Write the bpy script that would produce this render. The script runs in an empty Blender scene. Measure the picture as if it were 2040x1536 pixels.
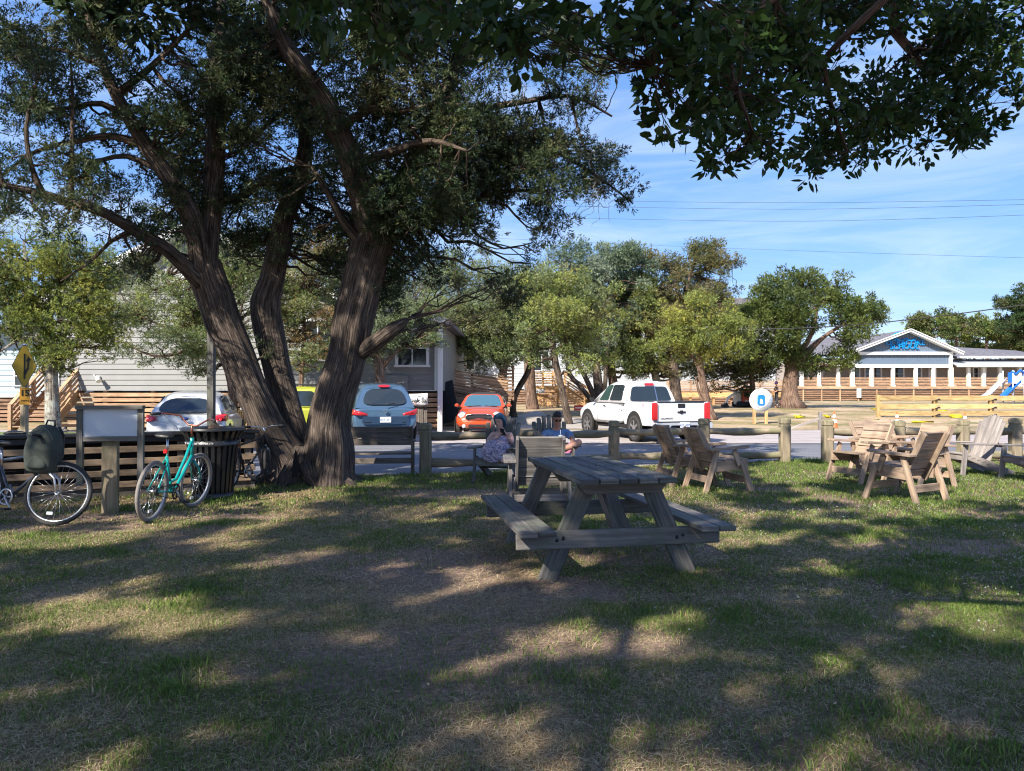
import bpy, bmesh, math, random
import numpy as np
from mathutils import Vector, Matrix, noise
random.seed(7); rng = np.random.default_rng(11)
R = math.radians
scene = bpy.context.scene
# ---------------------------------------------------------------- camera, sky, sun, exposure
CH = 1.48                      # eye height
cam_d = bpy.data.cameras.new('camera'); cam = bpy.data.objects.new('camera', cam_d)
scene.collection.objects.link(cam); scene.camera = cam
cam_d.sensor_width = 36; cam_d.lens = 1480/2040*36; cam_d.clip_start = .05; cam_d.clip_end = 3000
cam.location = (0, 0, CH); cam.rotation_euler = (R(90.43), 0, 0)
SUN_EL, SUN_AZ = 38, 35        # height; shadows fall towards (sin az, cos az)
world = bpy.data.worlds.new('World'); scene.world = world; world.use_nodes = True
wt = world.node_tree; wn = wt.nodes; wn.clear()
w_out = wn.new('ShaderNodeOutputWorld'); w_bg = wn.new('ShaderNodeBackground'); w_bg.inputs[1].default_value = .1
w_sky = wn.new('ShaderNodeTexSky'); w_sky.sky_type = 'NISHITA'; w_sky.sun_disc = False
w_sky.sun_elevation = R(SUN_EL); w_sky.sun_rotation = R(180+SUN_AZ); w_sky.air_density = 1.3; w_sky.dust_density = .25; w_sky.ozone_density = 3.0
w_co = wn.new('ShaderNodeTexCoord'); w_mp = wn.new('ShaderNodeMapping'); w_mp.inputs['Rotation'].default_value = (R(8), R(-14), R(20)); w_mp.inputs['Scale'].default_value = (1.1, 1.6, 7.5)
w_no = wn.new('ShaderNodeTexNoise'); w_no.inputs['Scale'].default_value = 2.2; w_no.inputs['Detail'].default_value = 9; w_no.inputs['Roughness'].default_value = .62; w_no.inputs['Distortion'].default_value = .7
w_rp = wn.new('ShaderNodeValToRGB'); w_rp.color_ramp.elements[0].position = .42; w_rp.color_ramp.elements[1].position = .78
w_rp.color_ramp.elements[1].color = (.44, .44, .44, 1)
w_mx = wn.new('ShaderNodeMix'); w_mx.data_type = 'RGBA'; w_mx.inputs['B'].default_value = (4.2, 4.4, 4.7, 1)
wt.links.new(w_co.outputs['Generated'], w_mp.inputs['Vector']); wt.links.new(w_mp.outputs[0], w_no.inputs['Vector'])
wt.links.new(w_no.outputs[0], w_rp.inputs[0]); wt.links.new(w_rp.outputs[0], w_mx.inputs['Factor'])
w_sep = wn.new('ShaderNodeSeparateXYZ'); wt.links.new(w_co.outputs['Generated'], w_sep.inputs[0])
w_gr = wn.new('ShaderNodeValToRGB'); w_gr.color_ramp.elements.new(.5)      # clear-air blue, deeper overhead
for _i, (_p, _c) in enumerate(((0, (.115, .215, .375)), (.14, (.062, .148, .35)), (.75, (.036, .085, .265)))):
    w_gr.color_ramp.elements[_i].position = _p; w_gr.color_ramp.elements[_i].color = (*_c, 1)
w_sc = wn.new('ShaderNodeVectorMath'); w_sc.operation = 'SCALE'; w_sc.inputs['Scale'].default_value = 10
wt.links.new(w_sep.outputs['Z'], w_gr.inputs[0]); wt.links.new(w_gr.outputs[0], w_sc.inputs[0])
w_m2 = wn.new('ShaderNodeMix'); w_m2.data_type = 'RGBA'; w_m2.inputs['Factor'].default_value = .8
wt.links.new(w_sky.outputs[0], w_m2.inputs['A']); wt.links.new(w_sc.outputs[0], w_m2.inputs['B'])
wt.links.new(w_m2.outputs['Result'], w_mx.inputs['A']); wt.links.new(w_mx.outputs['Result'], w_bg.inputs[0]); wt.links.new(w_bg.outputs[0], w_out.inputs[0])
sun_d = bpy.data.lights.new('sun', 'SUN'); sun_d.energy = 3.4; sun_d.angle = R(.53); sun_d.color = (1, .93, .82)
sun = bpy.data.objects.new('sun', sun_d); scene.collection.objects.link(sun)
SUNV = Vector((-math.sin(R(SUN_AZ))*math.cos(R(SUN_EL)), -math.cos(R(SUN_AZ))*math.cos(R(SUN_EL)), math.sin(R(SUN_EL))))
sun.rotation_euler = SUNV.to_track_quat('Z', 'Y').to_euler()
scene.view_settings.view_transform = 'Standard'; scene.view_settings.look = 'None'
scene.view_settings.exposure = 1.55; scene.view_settings.gamma = 1
scene.cycles.filter_width = 1.15; scene.cycles.max_bounces = 6; scene.cycles.transparent_max_bounces = 6; scene.cycles.diffuse_bounces = 4
# ---------------------------------------------------------------- placing
def sstep(a, b, t):
    t = np.clip((t-a)/(b-a), 0, 1); return t*t*(3-2*t)
def gz(x, y):                   # ground height
    return float(.35*sstep(30, 50, y))
def at(px, py, y):              # point at depth y seen at a photo pixel
    return Vector(((px-1020)/1480*y, y, CH+(779-py)/1480*y))
def g(px, py, z=None):          # ground point under a photo pixel
    if z is not None: y = 1480*(CH-z)/(py-779); return Vector(((px-1020)/1480*y, y, z))
    y = 10
    for _ in range(60): y = .5*y+.5*1480*(CH-gz(0, y))/(py-779)
    return Vector(((px-1020)/1480*y, y, gz(0, y)))
# ---------------------------------------------------------------- objects
def link(o, parent=None):
    scene.collection.objects.link(o)
    if parent is not None: o.parent = parent
    return o
def tag(o, label=None, cat=None, group=None, kind=None):
    if label: o['label'] = label
    if cat: o['category'] = cat
    if group: o['group'] = group
    if kind: o['kind'] = kind
    return o
def thing(name, label, cat, loc=(0, 0, 0), rz=0, group=None, rot=None):
    o = link(bpy.data.objects.new(name, None)); o.empty_display_size = .1
    o.location = loc; o.rotation_euler = rot if rot else (0, 0, rz)
    return tag(o, label, cat, group)
def kids(o): return [c for c in scene.collection.objects if c.parent == o]
def copy_tree(o, parent=None, top=True):
    c = o.copy(); link(c, parent)
    if not top: c.parent = parent
    for ch in KIDS(o): copy_tree(ch, c, False)
    return c
def KIDS(o): return list(o.children)
class MB:
    def __init__(s): s.v = []; s.f = []; s.uv = []; s.mi = []; s.sm = []; s.cur = 0; s.smooth = False
    def face(s, idx, uvs=None, sm=None):
        s.f.append(tuple(idx)); s.uv.append(uvs if uvs else [(s.v[i][0]+s.v[i][1], s.v[i][2]+s.v[i][1]*.3) for i in idx]); s.mi.append(s.cur); s.sm.append(s.smooth if sm is None else sm)
    def frame(s, M, sx, sy, sz, taper=1):     # box of half sizes in matrix frame, uv along its longest axis
        b = len(s.v); dims = (sx, sy, sz); L = max(range(3), key=lambda i: dims[i])
        for z in (-1, 1):
            k = taper if z > 0 else 1
            for y in (-1, 1):
                for x in (-1, 1): s.v.append(tuple(M @ Vector((x*sx*k, y*sy*k, z*sz))))
        off = random.uniform(0, 60); of2 = random.uniform(0, 60)
        co = [(x*sx, y*sy, z*sz) for z in (-1, 1) for y in (-1, 1) for x in (-1, 1)]
        for q, n in (((0, 2, 3, 1), 2), ((4, 5, 7, 6), 2), ((0, 1, 5, 4), 1), ((2, 6, 7, 3), 1), ((0, 4, 6, 2), 0), ((1, 3, 7, 5), 0)):
            ax = [i for i in range(3) if i != n]
            if L in ax: ua = L; va = [i for i in ax if i != L][0]
            else: ua, va = ax
            k = 1 if L in ax else .25
            s.face([b+i for i in q], [(co[i][ua]*k+off, co[i][va]+of2+n*.37) for i in q])
    def box(s, c, size, rot=None, taper=1):
        M = Matrix.Translation(Vector(c))
        if rot is not None: M = M @ (rot if isinstance(rot, Matrix) else Matrix.Rotation(rot, 4, 'Z'))
        s.frame(M, size[0]/2, size[1]/2, size[2]/2, taper)
    def board(s, p0, p1, w, t, wd=(0, 0, 1), ext=0):     # plank from p0 to p1, w along wd, t across
        p0 = Vector(p0); p1 = Vector(p1); d = p1-p0; L = d.length; d.normalize()
        wv = Vector(wd); wv = wv-d*wv.dot(d)
        if wv.length < 1e-5: wv = d.orthogonal()
        wv.normalize(); tv = d.cross(wv)
        M = Matrix((d, wv, tv)).transposed().to_4x4(); M.translation = (p0+p1)/2
        s.frame(M, L/2+ext, w/2, t/2)
    def tube(s, pts, rad, n=8, cap=True, fl=None, uvs=1):
        pts = [Vector(p) for p in pts]; m = len(pts)
        if not hasattr(rad, '__len__'): rad = [rad]*m
        b = len(s.v); up = None; acc = 0; off = random.uniform(0, 40); lens = []
        for i, p in enumerate(pts):
            d = (pts[min(i+1, m-1)]-pts[max(i-1, 0)]).normalized()
            if up is None: up = d.orthogonal().normalized()
            up = (up-d*up.dot(d)); up = up.normalized() if up.length > 1e-6 else d.orthogonal().normalized(); sd = d.cross(up)
            if i: acc += (p-pts[i-1]).length
            lens.append(acc)
            for k in range(n):
                a = 2*math.pi*k/n; r = rad[i]*(fl(a, acc, i) if fl else 1)
                s.v.append(tuple(p+(up*math.cos(a)+sd*math.sin(a))*r))
        for i in range(m-1):
            for k in range(n):
                k2 = (k+1) % n; c = 2*math.pi*max(rad)
                s.face([b+i*n+k, b+i*n+k2, b+(i+1)*n+k2, b+(i+1)*n+k], [(lens[i]+off, k/n*c), (lens[i]+off, (k+1)/n*c), (lens[i+1]+off, (k+1)/n*c), (lens[i+1]+off, k/n*c)], True)
        if cap:
            s.face([b+k for k in range(n)][::-1], None, False); s.face([b+(m-1)*n+k for k in range(n)], None, False)
    def lathe(s, prof, n=24, M=None, cap=True):
        M = M or Matrix(); b = len(s.v)
        for r, z in prof:
            for k in range(n): a = 2*math.pi*k/n; s.v.append(tuple(M @ Vector((r*math.cos(a), r*math.sin(a), z))))
        for i in range(len(prof)-1):
            for k in range(n): k2 = (k+1) % n; s.face([b+i*n+k, b+i*n+k2, b+(i+1)*n+k2, b+(i+1)*n+k], [(i*.2, k/n), (i*.2, (k+1)/n), (i*.2+.2, (k+1)/n), (i*.2+.2, k/n)], True)
        if cap:
            if prof[0][0] > 1e-4: s.face([b+k for k in range(n)][::-1], None, False)
            if prof[-1][0] > 1e-4: s.face([b+(len(prof)-1)*n+k for k in range(n)], None, False)
    def prism(s, poly, M, t):       # poly in local xz plane, thickness t along local y (centred)
        b = len(s.v); n = len(poly)
        for y in (-t/2, t/2):
            for x, z in poly: s.v.append(tuple(M @ Vector((x, y, z))))
        s.face([b+i for i in range(n)], [(p[0], p[1]) for p in poly]); s.face([b+n+i for i in range(n)][::-1], [(p[0], p[1]) for p in poly][::-1])
        for i in range(n): j = (i+1) % n; s.face([b+i, b+n+i, b+n+j, b+j])
    def ring_loft(s, rings, close=True, cap=True, sm=True):
        b = len(s.v); n = len(rings[0])
        for r in rings:
            for p in r: s.v.append(tuple(p))
        for i in range(len(rings)-1):
            for k in range(n if close else n-1):
                k2 = (k+1) % n; s.face([b+i*n+k, b+(i+1)*n+k, b+(i+1)*n+k2, b+i*n+k2], None, sm)
        if cap:
            s.face([b+k for k in range(n)], None, False); s.face([b+(len(rings)-1)*n+k for k in range(n)][::-1], None, False)
    def build(s, name, mats, parent=None, bevel=0, subd=0, loc=None, auto=False, recalc=True):
        me = bpy.data.meshes.new(name); me.from_pydata(s.v, [], s.f)
        ul = me.uv_layers.new(name='UVMap'); flat = [c for fu in s.uv for uv in fu for c in uv]
        ul.data.foreach_set('uv', flat)
        me.polygons.foreach_set('material_index', s.mi); me.polygons.foreach_set('use_smooth', s.sm)
        for m in (mats if isinstance(mats, (list, tuple)) else [mats]): me.materials.append(m)
        if recalc:
            bm = bmesh.new(); bm.from_mesh(me); bmesh.ops.recalc_face_normals(bm, faces=bm.faces); bm.to_mesh(me); bm.free()
        o = link(bpy.data.objects.new(name, me), parent)
        if loc is not None: o.location = loc
        if bevel:
            m = o.modifiers.new('b', 'BEVEL'); m.width = bevel; m.segments = 1; m.limit_method = 'ANGLE'; m.angle_limit = R(40)
        if subd:
            m = o.modifiers.new('s', 'SUBSURF'); m.levels = m.render_levels = subd
        return o
def np_mesh(name, V, F, mat, parent=None, col=None, smooth=False):
    me = bpy.data.meshes.new(name); k = F.shape[1]
    me.vertices.add(len(V)); me.vertices.foreach_set('co', V.astype(np.float32).ravel())
    me.loops.add(F.size); me.loops.foreach_set('vertex_index', F.astype(np.int32).ravel())
    me.polygons.add(len(F)); me.polygons.foreach_set('loop_start', np.arange(0, F.size, k, dtype=np.int32))
    me.polygons.foreach_set('loop_total', np.full(len(F), k, dtype=np.int32))
    if smooth: me.polygons.foreach_set('use_smooth', np.ones(len(F), bool))
    if col is not None:
        ca = me.color_attributes.new('tint', 'FLOAT_COLOR', 'POINT')
        ca.data.foreach_set('color', np.concatenate([col, np.ones((len(col), 1))], 1).astype(np.float32).ravel())
    me.materials.append(mat); me.update(calc_edges=True)
    return link(bpy.data.objects.new(name, me), parent)
def text(name, body, size, M, mat, parent, ext=.002, align='CENTER', width=1, bold=0):
    cu = bpy.data.curves.new(name, 'FONT'); cu.body = body; cu.size = size; cu.align_x = align; cu.align_y = 'CENTER'; cu.extrude = ext; cu.offset = bold
    cu.resolution_u = 3; tmp = link(bpy.data.objects.new('tmp', cu)); me = bpy.data.meshes.new_from_object(tmp); me.materials.clear(); me.materials.append(mat)
    bpy.data.objects.remove(tmp); o = link(bpy.data.objects.new(name, me), parent); o.matrix_local = M @ Matrix.Diagonal((width, 1, 1, 1)); return o
def face_cam(loc, ang=0):       # upright plane facing -y, turned by ang
    return Matrix.Translation(Vector(loc)) @ Matrix.Rotation(ang, 4, 'Z') @ Matrix.Rotation(R(90), 4, 'X')
# ---------------------------------------------------------------- value noise in numpy
def vnoise(x, y, seed=0):
    xi = np.floor(x).astype(int); yi = np.floor(y).astype(int); xf = x-xi; yf = y-yi
    def h(a, b):
        n = (a*374761393+b*668265263+seed*974711) & 0xffffffff; n = ((n ^ (n >> 13))*1274126177) & 0xffffffff
        return ((n ^ (n >> 16)) & 0xffff)/65535.
    u = xf*xf*(3-2*xf); v = yf*yf*(3-2*yf)
    return (h(xi, yi)*(1-u)+h(xi+1, yi)*u)*(1-v)+(h(xi, yi+1)*(1-u)+h(xi+1, yi+1)*u)*v
def fbm(x, y, seed=0, o=4):
    s = 0; a = .5; t = 0
    for i in range(o): s = s+a*vnoise(x*2**i, y*2**i, seed+i); t += a; a *= .5
    return s/t
# ---------------------------------------------------------------- materials
def newmat(name):
    m = bpy.data.materials.new(name); m.use_nodes = True; nt = m.node_tree; p = nt.nodes['Principled BSDF']; return m, nt, p
def nd(nt, t, **kw):
    n = nt.nodes.new('ShaderNode'+t)
    for k, v in kw.items():
        if k in n.inputs: n.inputs[k].default_value = v
        else: setattr(n, k, v)
    return n
def ramp(nt, fac, stops):
    r = nt.nodes.new('ShaderNodeValToRGB'); e = r.color_ramp.elements
    while len(e) < len(stops): e.new(.5)
    for i, (p, c) in enumerate(stops): e[i].position = p; e[i].color = (*c, 1)
    nt.links.new(fac, r.inputs[0]); return r.outputs[0]
def mixc(nt, f, a, b, mode='MIX'):
    m = nt.nodes.new('ShaderNodeMix'); m.data_type = 'RGBA'; m.blend_type = mode
    for k, v in (('Factor', f), ('A', a), ('B', b)):
        s = [i for i in m.inputs if i.name == k and (i.type == 'RGBA' if k != 'Factor' else i.type == 'VALUE')][0]
        if isinstance(v, bpy.types.NodeSocket): nt.links.new(v, s)
        else: s.default_value = v if k == 'Factor' else (*v, 1)
    return [o for o in m.outputs if o.type == 'RGBA'][0]
def bump(nt, p, h, s=.3, d=.01):
    b = nd(nt, 'Bump', Strength=s, Distance=d); nt.links.new(h, b.inputs['Height']); nt.links.new(b.outputs[0], p.inputs['Normal'])
def plain(name, col, rough=.6, metal=0, spec=.5, coat=0, nscale=0, namt=.15):
    m, nt, p = newmat(name); p.inputs['Base Color'].default_value = (*col, 1); p.inputs['Roughness'].default_value = rough
    p.inputs['Metallic'].default_value = metal; p.inputs['Coat Weight'].default_value = coat; p.inputs['Specular IOR Level'].default_value = spec
    if nscale:
        c = nd(nt, 'TexCoord'); n = nd(nt, 'TexNoise', Scale=nscale, Detail=5.0, Roughness=.6); nt.links.new(c.outputs['Object'], n.inputs['Vector'])
        nt.links.new(ramp(nt, n.outputs[0], [(.3, tuple(x*(1-namt) for x in col)), (.7, tuple(min(1, x*(1+namt)) for x in col))]), p.inputs['Base Color'])
        bump(nt, p, n.outputs[0], .15, .01)
    return m
def wood(name, c1, c2, c3=None, grain=38, rough=.85, moss=None, bmp=.5):
    """weathered timber; the grain runs along each board's u"""
    m, nt, p = newmat(name); c3 = c3 or tuple(x*.55 for x in c1)
    uv = nd(nt, 'UVMap'); mp = nd(nt, 'Mapping', Scale=(1.1, grain, 1)); nt.links.new(uv.outputs[0], mp.inputs[0])
    n1 = nd(nt, 'TexNoise', Scale=1.0, Detail=6.0, Roughness=.65, Distortion=.6); nt.links.new(mp.outputs[0], n1.inputs['Vector'])
    mp2 = nd(nt, 'Mapping', Scale=(1.6, 9, 1)); nt.links.new(uv.outputs[0], mp2.inputs[0])
    n2 = nd(nt, 'TexNoise', Scale=1.0, Detail=4.0, Distortion=1.2); nt.links.new(mp2.outputs[0], n2.inputs['Vector'])
    mp3 = nd(nt, 'Mapping', Scale=(.13, .13, 1)); nt.links.new(uv.outputs[0], mp3.inputs[0])
    n3 = nd(nt, 'TexNoise', Scale=1.0, Detail=0.0); nt.links.new(mp3.outputs[0], n3.inputs['Vector'])
    base = ramp(nt, n1.outputs[0], [(.3, c3), (.48, c1), (.66, c2)])
    base = mixc(nt, .55, base, ramp(nt, n2.outputs[0], [(.35, tuple(x*.5 for x in c1)), (.65, tuple(min(1, x*1.5) for x in c1))]))
    tone = ramp(nt, n3.outputs[0], [(.35, (.7, .7, .7)), (.65, (1.25, 1.2, 1.15))])
    base = mixc(nt, .8, base, tone, 'MULTIPLY')
    if moss:
        c = nd(nt, 'TexCoord'); n4 = nd(nt, 'TexNoise', Scale=2.6, Detail=6.0, Roughness=.7); nt.links.new(c.outputs['Object'], n4.inputs['Vector'])
        base = mixc(nt, ramp(nt, n4.outputs[0], [(.48, (0, 0, 0)), (.62, (.7, .7, .7))]), base, moss)
    nt.links.new(base, p.inputs['Base Color']); p.inputs['Roughness'].default_value = rough; p.inputs['Specular IOR Level'].default_value = .25
    bump(nt, p, n1.outputs[0], bmp, .006)
    return m
def leafmat(name, mul=(1, 1, 1), trans=.35, rough=.55):
    m, nt, p = newmat(name); a = nd(nt, 'Attribute', attribute_name='tint')
    col = mixc(nt, 1.0, a.outputs['Color'], mul, 'MULTIPLY'); nt.links.new(col, p.inputs['Base Color'])
    p.inputs['Roughness'].default_value = rough; p.inputs['Specular IOR Level'].default_value = .3
    t = nd(nt, 'BsdfTranslucent'); nt.links.new(col, t.inputs[0]); mx = nd(nt, 'MixShader'); mx.inputs[0].default_value = trans
    nt.links.new(p.outputs[0], mx.inputs[1]); nt.links.new(t.outputs[0], mx.inputs[2]); nt.links.new(mx.outputs[0], nt.nodes['Material Output'].inputs[0])
    return m
def bark(name, c1, c2, scale=9, lichen=None):
    m, nt, p = newmat(name); uv = nd(nt, 'UVMap'); mp = nd(nt, 'Mapping', Scale=(.9, scale, 1)); nt.links.new(uv.outputs[0], mp.inputs[0])
    n1 = nd(nt, 'TexNoise', Scale=2.2, Detail=7.0, Roughness=.68, Distortion=.5); nt.links.new(mp.outputs[0], n1.inputs['Vector'])
    c = nd(nt, 'TexCoord'); n2 = nd(nt, 'TexNoise', Scale=2.0, Detail=4.0); nt.links.new(c.outputs['Object'], n2.inputs['Vector'])
    base = ramp(nt, n1.outputs[0], [(.36, tuple(x*.3 for x in c1)), (.5, c1), (.64, c2)])
    mp3 = nd(nt, 'Mapping', Scale=(4.0, scale*2.6, 1)); nt.links.new(uv.outputs[0], mp3.inputs[0]); n3 = nd(nt, 'TexNoise', Scale=1.6, Detail=5.0, Roughness=.75, Distortion=1.2); nt.links.new(mp3.outputs[0], n3.inputs['Vector'])
    base = mixc(nt, .85, base, ramp(nt, n3.outputs[0], [(.36, (.22, .2, .2)), (.5, (1, 1, 1)), (.66, (1.7, 1.6, 1.5))]), 'MULTIPLY')
    base = mixc(nt, .6, base, ramp(nt, n2.outputs[0], [(.35, (.65, .62, .62)), (.65, (1.3, 1.2, 1.1))]), 'MULTIPLY')
    if lichen:
        n4 = nd(nt, 'TexNoise', Scale=5.0, Detail=6.0, Roughness=.7); nt.links.new(c.outputs['Object'], n4.inputs['Vector'])
        base = mixc(nt, ramp(nt, n4.outputs[0], [(.45, (0, 0, 0)), (.58, (.9, .9, .9))]), base, lichen)
    nt.links.new(base, p.inputs['Base Color']); p.inputs['Roughness'].default_value = .95; p.inputs['Specular IOR Level'].default_value = .15
    bump(nt, p, n1.outputs[0], 1.0, .04); return m
M = {}
M['grey_wood'] = wood('grey weathered wood', (.145, .136, .13), (.33, .315, .305), (.022, .02, .018), moss=(.14, .15, .11))
M['dark_wood'] = wood('dark weathered wood', (.15, .13, .11), (.29, .26, .225), (.03, .026, .022))
M['chair_wood'] = wood('tan weathered wood', (.34, .25, .18), (.52, .42, .33), (.15, .10, .07), grain=30)
M['adir_wood'] = wood('pale grey wood', (.29, .26, .24), (.42, .385, .36), (.15, .13, .12))
M['mid_wood'] = wood('mid grey wood', (.19, .175, .165), (.36, .335, .32), (.05, .045, .042))
M['post_wood'] = wood('treated post wood', (.26, .215, .15), (.38, .33, .24), (.12, .1, .07), moss=(.17, .18, .09))
M['new_wood'] = wood('fresh orange timber', (.56, .34, .16), (.68, .45, .24), (.36, .2, .09), grain=20, bmp=.2)
M['deck_wood'] = wood('brown deck timber', (.42, .27, .17), (.55, .38, .25), (.22, .13, .08), grain=20, bmp=.2)
M['ramp_wood'] = wood('dark ramp timber', (.24, .15, .1), (.33, .22, .15), (.12, .07, .05), grain=20, bmp=.2)
M['yellow_wood'] = wood('yellow new timber', (.46, .32, .15), (.55, .40, .21), (.34, .22, .1), grain=20, bmp=.2)
M['white'] = plain('white paint', (.8, .8, .78), .5, nscale=3, namt=.05)
M['black'] = plain('black plastic', (.015, .015, .016), .45)
M['rubber'] = plain('tyre rubber', (.035, .033, .031), .85, nscale=12, namt=.3)
M['steel'] = plain('steel', (.55, .56, .58), .3, 1)
M['alloy'] = plain('alloy', (.5, .5, .5), .35, .8)
M['dark_metal'] = plain('dark metal', (.04, .04, .042), .5, .6)
M['chrome'] = plain('chrome', (.8, .8, .8), .12, 1)
M['glass'] = plain('dark car glass', (.02, .028, .032), .04, 0, .9)
M['winglass'] = plain('window glass', (.03, .036, .04), .06, 0, .8)
M['red_lens'] = plain('red lamp lens', (.5, .015, .02), .15, 0, .6, .5)
M['clear_lens'] = plain('clear lamp lens', (.75, .78, .8), .1, .3)
M['plate'] = plain('number plate', (.62, .66, .7), .4)
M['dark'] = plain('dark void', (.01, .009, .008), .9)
M['concrete'] = plain('concrete', (.38, .34, .30), .9, nscale=4, namt=.2)
# ================================================================ the ground
def lawn_masks(x, y):
    """bare earth (0..1) and dryness (0..1) of the lawn at ground points"""
    d = fbm(x*.9+3, y*.9+7, 3); bare = sstep(.64, .76, d)*.7
    for (px, py, rx, ry, s) in ((880, 1130, .8, .7, 1), (960, 1190, .9, .55, .9), (1250, 1100, .8, .6, .8), (1120, 1175, .5, .4, 1), (930, 985, 1.0, .5, .8), (700, 1120, .9, .5, .7), (960, 1290, 1.2, .45, .9), (860, 1320, 1, .5, .7), (1880, 1090, .9, .35, .9), (300, 1030, 1.7, .38, 1), (60, 1050, 1.5, .35, 1), (1560, 975, .6, .3, .6), (1040, 1440, .8, .4, .4), (1450, 1460, 1.2, .5, .4)):
        c = g(px, py, 0); q = ((x-c.x)/rx)**2+((y-c.y)/ry)**2+(fbm(x*2.3, y*2.3, 9)-.5)*1.6
        bare = np.maximum(bare, s*(1-sstep(.5, 1.5, q)))
    green = np.zeros_like(x)
    right = sstep(1.0, 4.5, x-.1*y)*.55+.12
    dry = np.clip(.60-right+(fbm(x*1.3, y*1.3, 21)-.5)*1.9+(fbm(x*5, y*5, 33)-.5)*.9, 0, 1)
    dry = np.where(y > 11, dry*.55, dry)
    return np.clip(bare, 0, 1), dry
# lawn material: earth, straw and green under the blades
m, nt, p = newmat('lawn soil'); a = nd(nt, 'Attribute', attribute_name='tint'); c = nd(nt, 'TexCoord')
n1 = nd(nt, 'TexNoise', Scale=26.0, Detail=8.0, Roughness=.75); nt.links.new(c.outputs['Object'], n1.inputs['Vector'])
n2 = nd(nt, 'TexNoise', Scale=140.0, Detail=3.0, Roughness=.7); nt.links.new(c.outputs['Object'], n2.inputs['Vector'])
col = mixc(nt, .9, a.outputs['Color'], ramp(nt, n1.outputs[0], [(.32, (.45, .43, .42)), (.68, (1.5, 1.42, 1.35))]), 'MULTIPLY')
col = mixc(nt, .7, col, ramp(nt, n2.outputs[0], [(.3, (.5, .5, .5)), (.7, (1.5, 1.5, 1.5))]), 'MULTIPLY')
nt.links.new(col, p.inputs['Base Color']); p.inputs['Roughness'].default_value = .95; p.inputs['Specular IOR Level'].default_value = .1
bump(nt, p, n1.outputs[0], .9, .03); M['soil'] = m
def grid(name, xs, ys, zf, mat, colf=None):
    X, Y = np.meshgrid(xs, ys); V = np.stack([X.ravel(), Y.ravel(), zf(X, Y).ravel()], 1); nx = len(xs)
    i, j = np.meshgrid(np.arange(nx-1), np.arange(len(ys)-1)); b = (j*nx+i).ravel()
    return np_mesh(name, V, np.stack([b, b+1, b+nx+1, b+nx], 1), mat, None, colf(X.ravel(), Y.ravel()) if colf else None, True)
SOIL = np.array([.20, .145, .115]); STRAW = np.array([.34, .26, .145]); GREEN = np.array([.085, .13, .03])
def lawn_col(x, y):
    bare, dry = lawn_masks(x, y); b = bare[:, None]; d = dry[:, None]
    return (SOIL*.8*(1-d)+STRAW*.75*d)*(1-b)+SOIL*b*1.5
def lawn_z(x, y): return (fbm(x*.8, y*.8, 50)-.5)*.05*sstep(0, 2, y)*(1-sstep(11, 12.5, y))
# outer land (sand, thin grass) reaching the horizon; drops under the lawn and the road
m, nt, p = newmat('sandy field'); c = nd(nt, 'TexCoord')
n1 = nd(nt, 'TexNoise', Scale=.35, Detail=8.0, Roughness=.65); nt.links.new(c.outputs['Object'], n1.inputs['Vector'])
n2 = nd(nt, 'TexNoise', Scale=6.0, Detail=8.0, Roughness=.75); nt.links.new(c.outputs['Object'], n2.inputs['Vector'])
col = ramp(nt, n1.outputs[0], [(.38, (.17, .17, .06)), (.5, (.36, .27, .15)), (.62, (.52, .40, .28))])
col = mixc(nt, .75, col, ramp(nt, n2.outputs[0], [(.35, (.45, .45, .4)), (.65, (1.4, 1.35, 1.3))]), 'MULTIPLY')
nt.links.new(col, p.inputs['Base Color']); p.inputs['Roughness'].default_value = .95; bump(nt, p, n2.outputs[0], .6, .05); M['field'] = m
ys = np.concatenate([np.linspace(-60, 26, 20), np.linspace(28, 60, 33), np.array([80, 120, 200, 500, 1600])])
xs = np.concatenate([[-1500, -400, -150], np.linspace(-60, 80, 29), [150, 400, 1500]])
def field_z(X, Y): return .35*sstep(30, 50, Y)-.03*(1-sstep(26, 30, Y))-.005
tag(grid('ground', xs, ys, field_z, M['field']), kind='structure')
def strip(name, poly, z, mat, thick=0.0):       # a flat sheet of any outline following the land
    mb = MB()
    for (x, y) in poly: mb.v.append((x, y, z+gz(x, y)))
    mb.face(list(range(len(poly))), [(q[0], q[1]) for q in poly]); o = mb.build(name, mat, recalc=False)
    return tag(o, kind='structure')
# near edge of the road: from the left behind the rack, past the fence, to the right
EDGE = [(-40, 9.5), (-7.5, 12.3), (-4.5, 12.6), (-1.2, 13.2), (2.2, 14.6), (6.2, 15.9), (12, 17.0), (40, 20)]
def edge_y(x): return np.interp(x, [e[0] for e in EDGE], [e[1] for e in EDGE])
# lawn sheet with a dense grid up to the road edge
def lawn():
    xs = np.concatenate([[-30, -20], np.arange(-13, 14.01, .14), [20, 30]]); t = np.concatenate([np.linspace(-14, 1.5, 14), np.arange(1.7, 13.0, .12)])
    X, T = np.meshgrid(xs, t); Y = np.where(T > 8, 8+(T-8)/(13-8-.06)*(edge_y(X)-8), T)
    V = np.stack([X.ravel(), Y.ravel(), lawn_z(X, Y).ravel()], 1); nx = len(xs)
    i, j = np.meshgrid(np.arange(nx-1), np.arange(len(t)-1)); b = (j*nx+i).ravel()
    return np_mesh('lawn', V, np.stack([b, b+1, b+nx+1, b+nx], 1), M['soil'], None, lawn_col(V[:, 0], V[:, 1]), True)
tag(lawn(), kind='structure')
m, nt, p = newmat('asphalt'); c = nd(nt, 'TexCoord'); mpp = nd(nt, 'Mapping', Scale=(.25, 1, 1)); nt.links.new(c.outputs['Object'], mpp.inputs[0])
n1 = nd(nt, 'TexNoise', Scale=1.2, Detail=8.0, Roughness=.7); nt.links.new(mpp.outputs[0], n1.inputs['Vector'])
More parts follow.
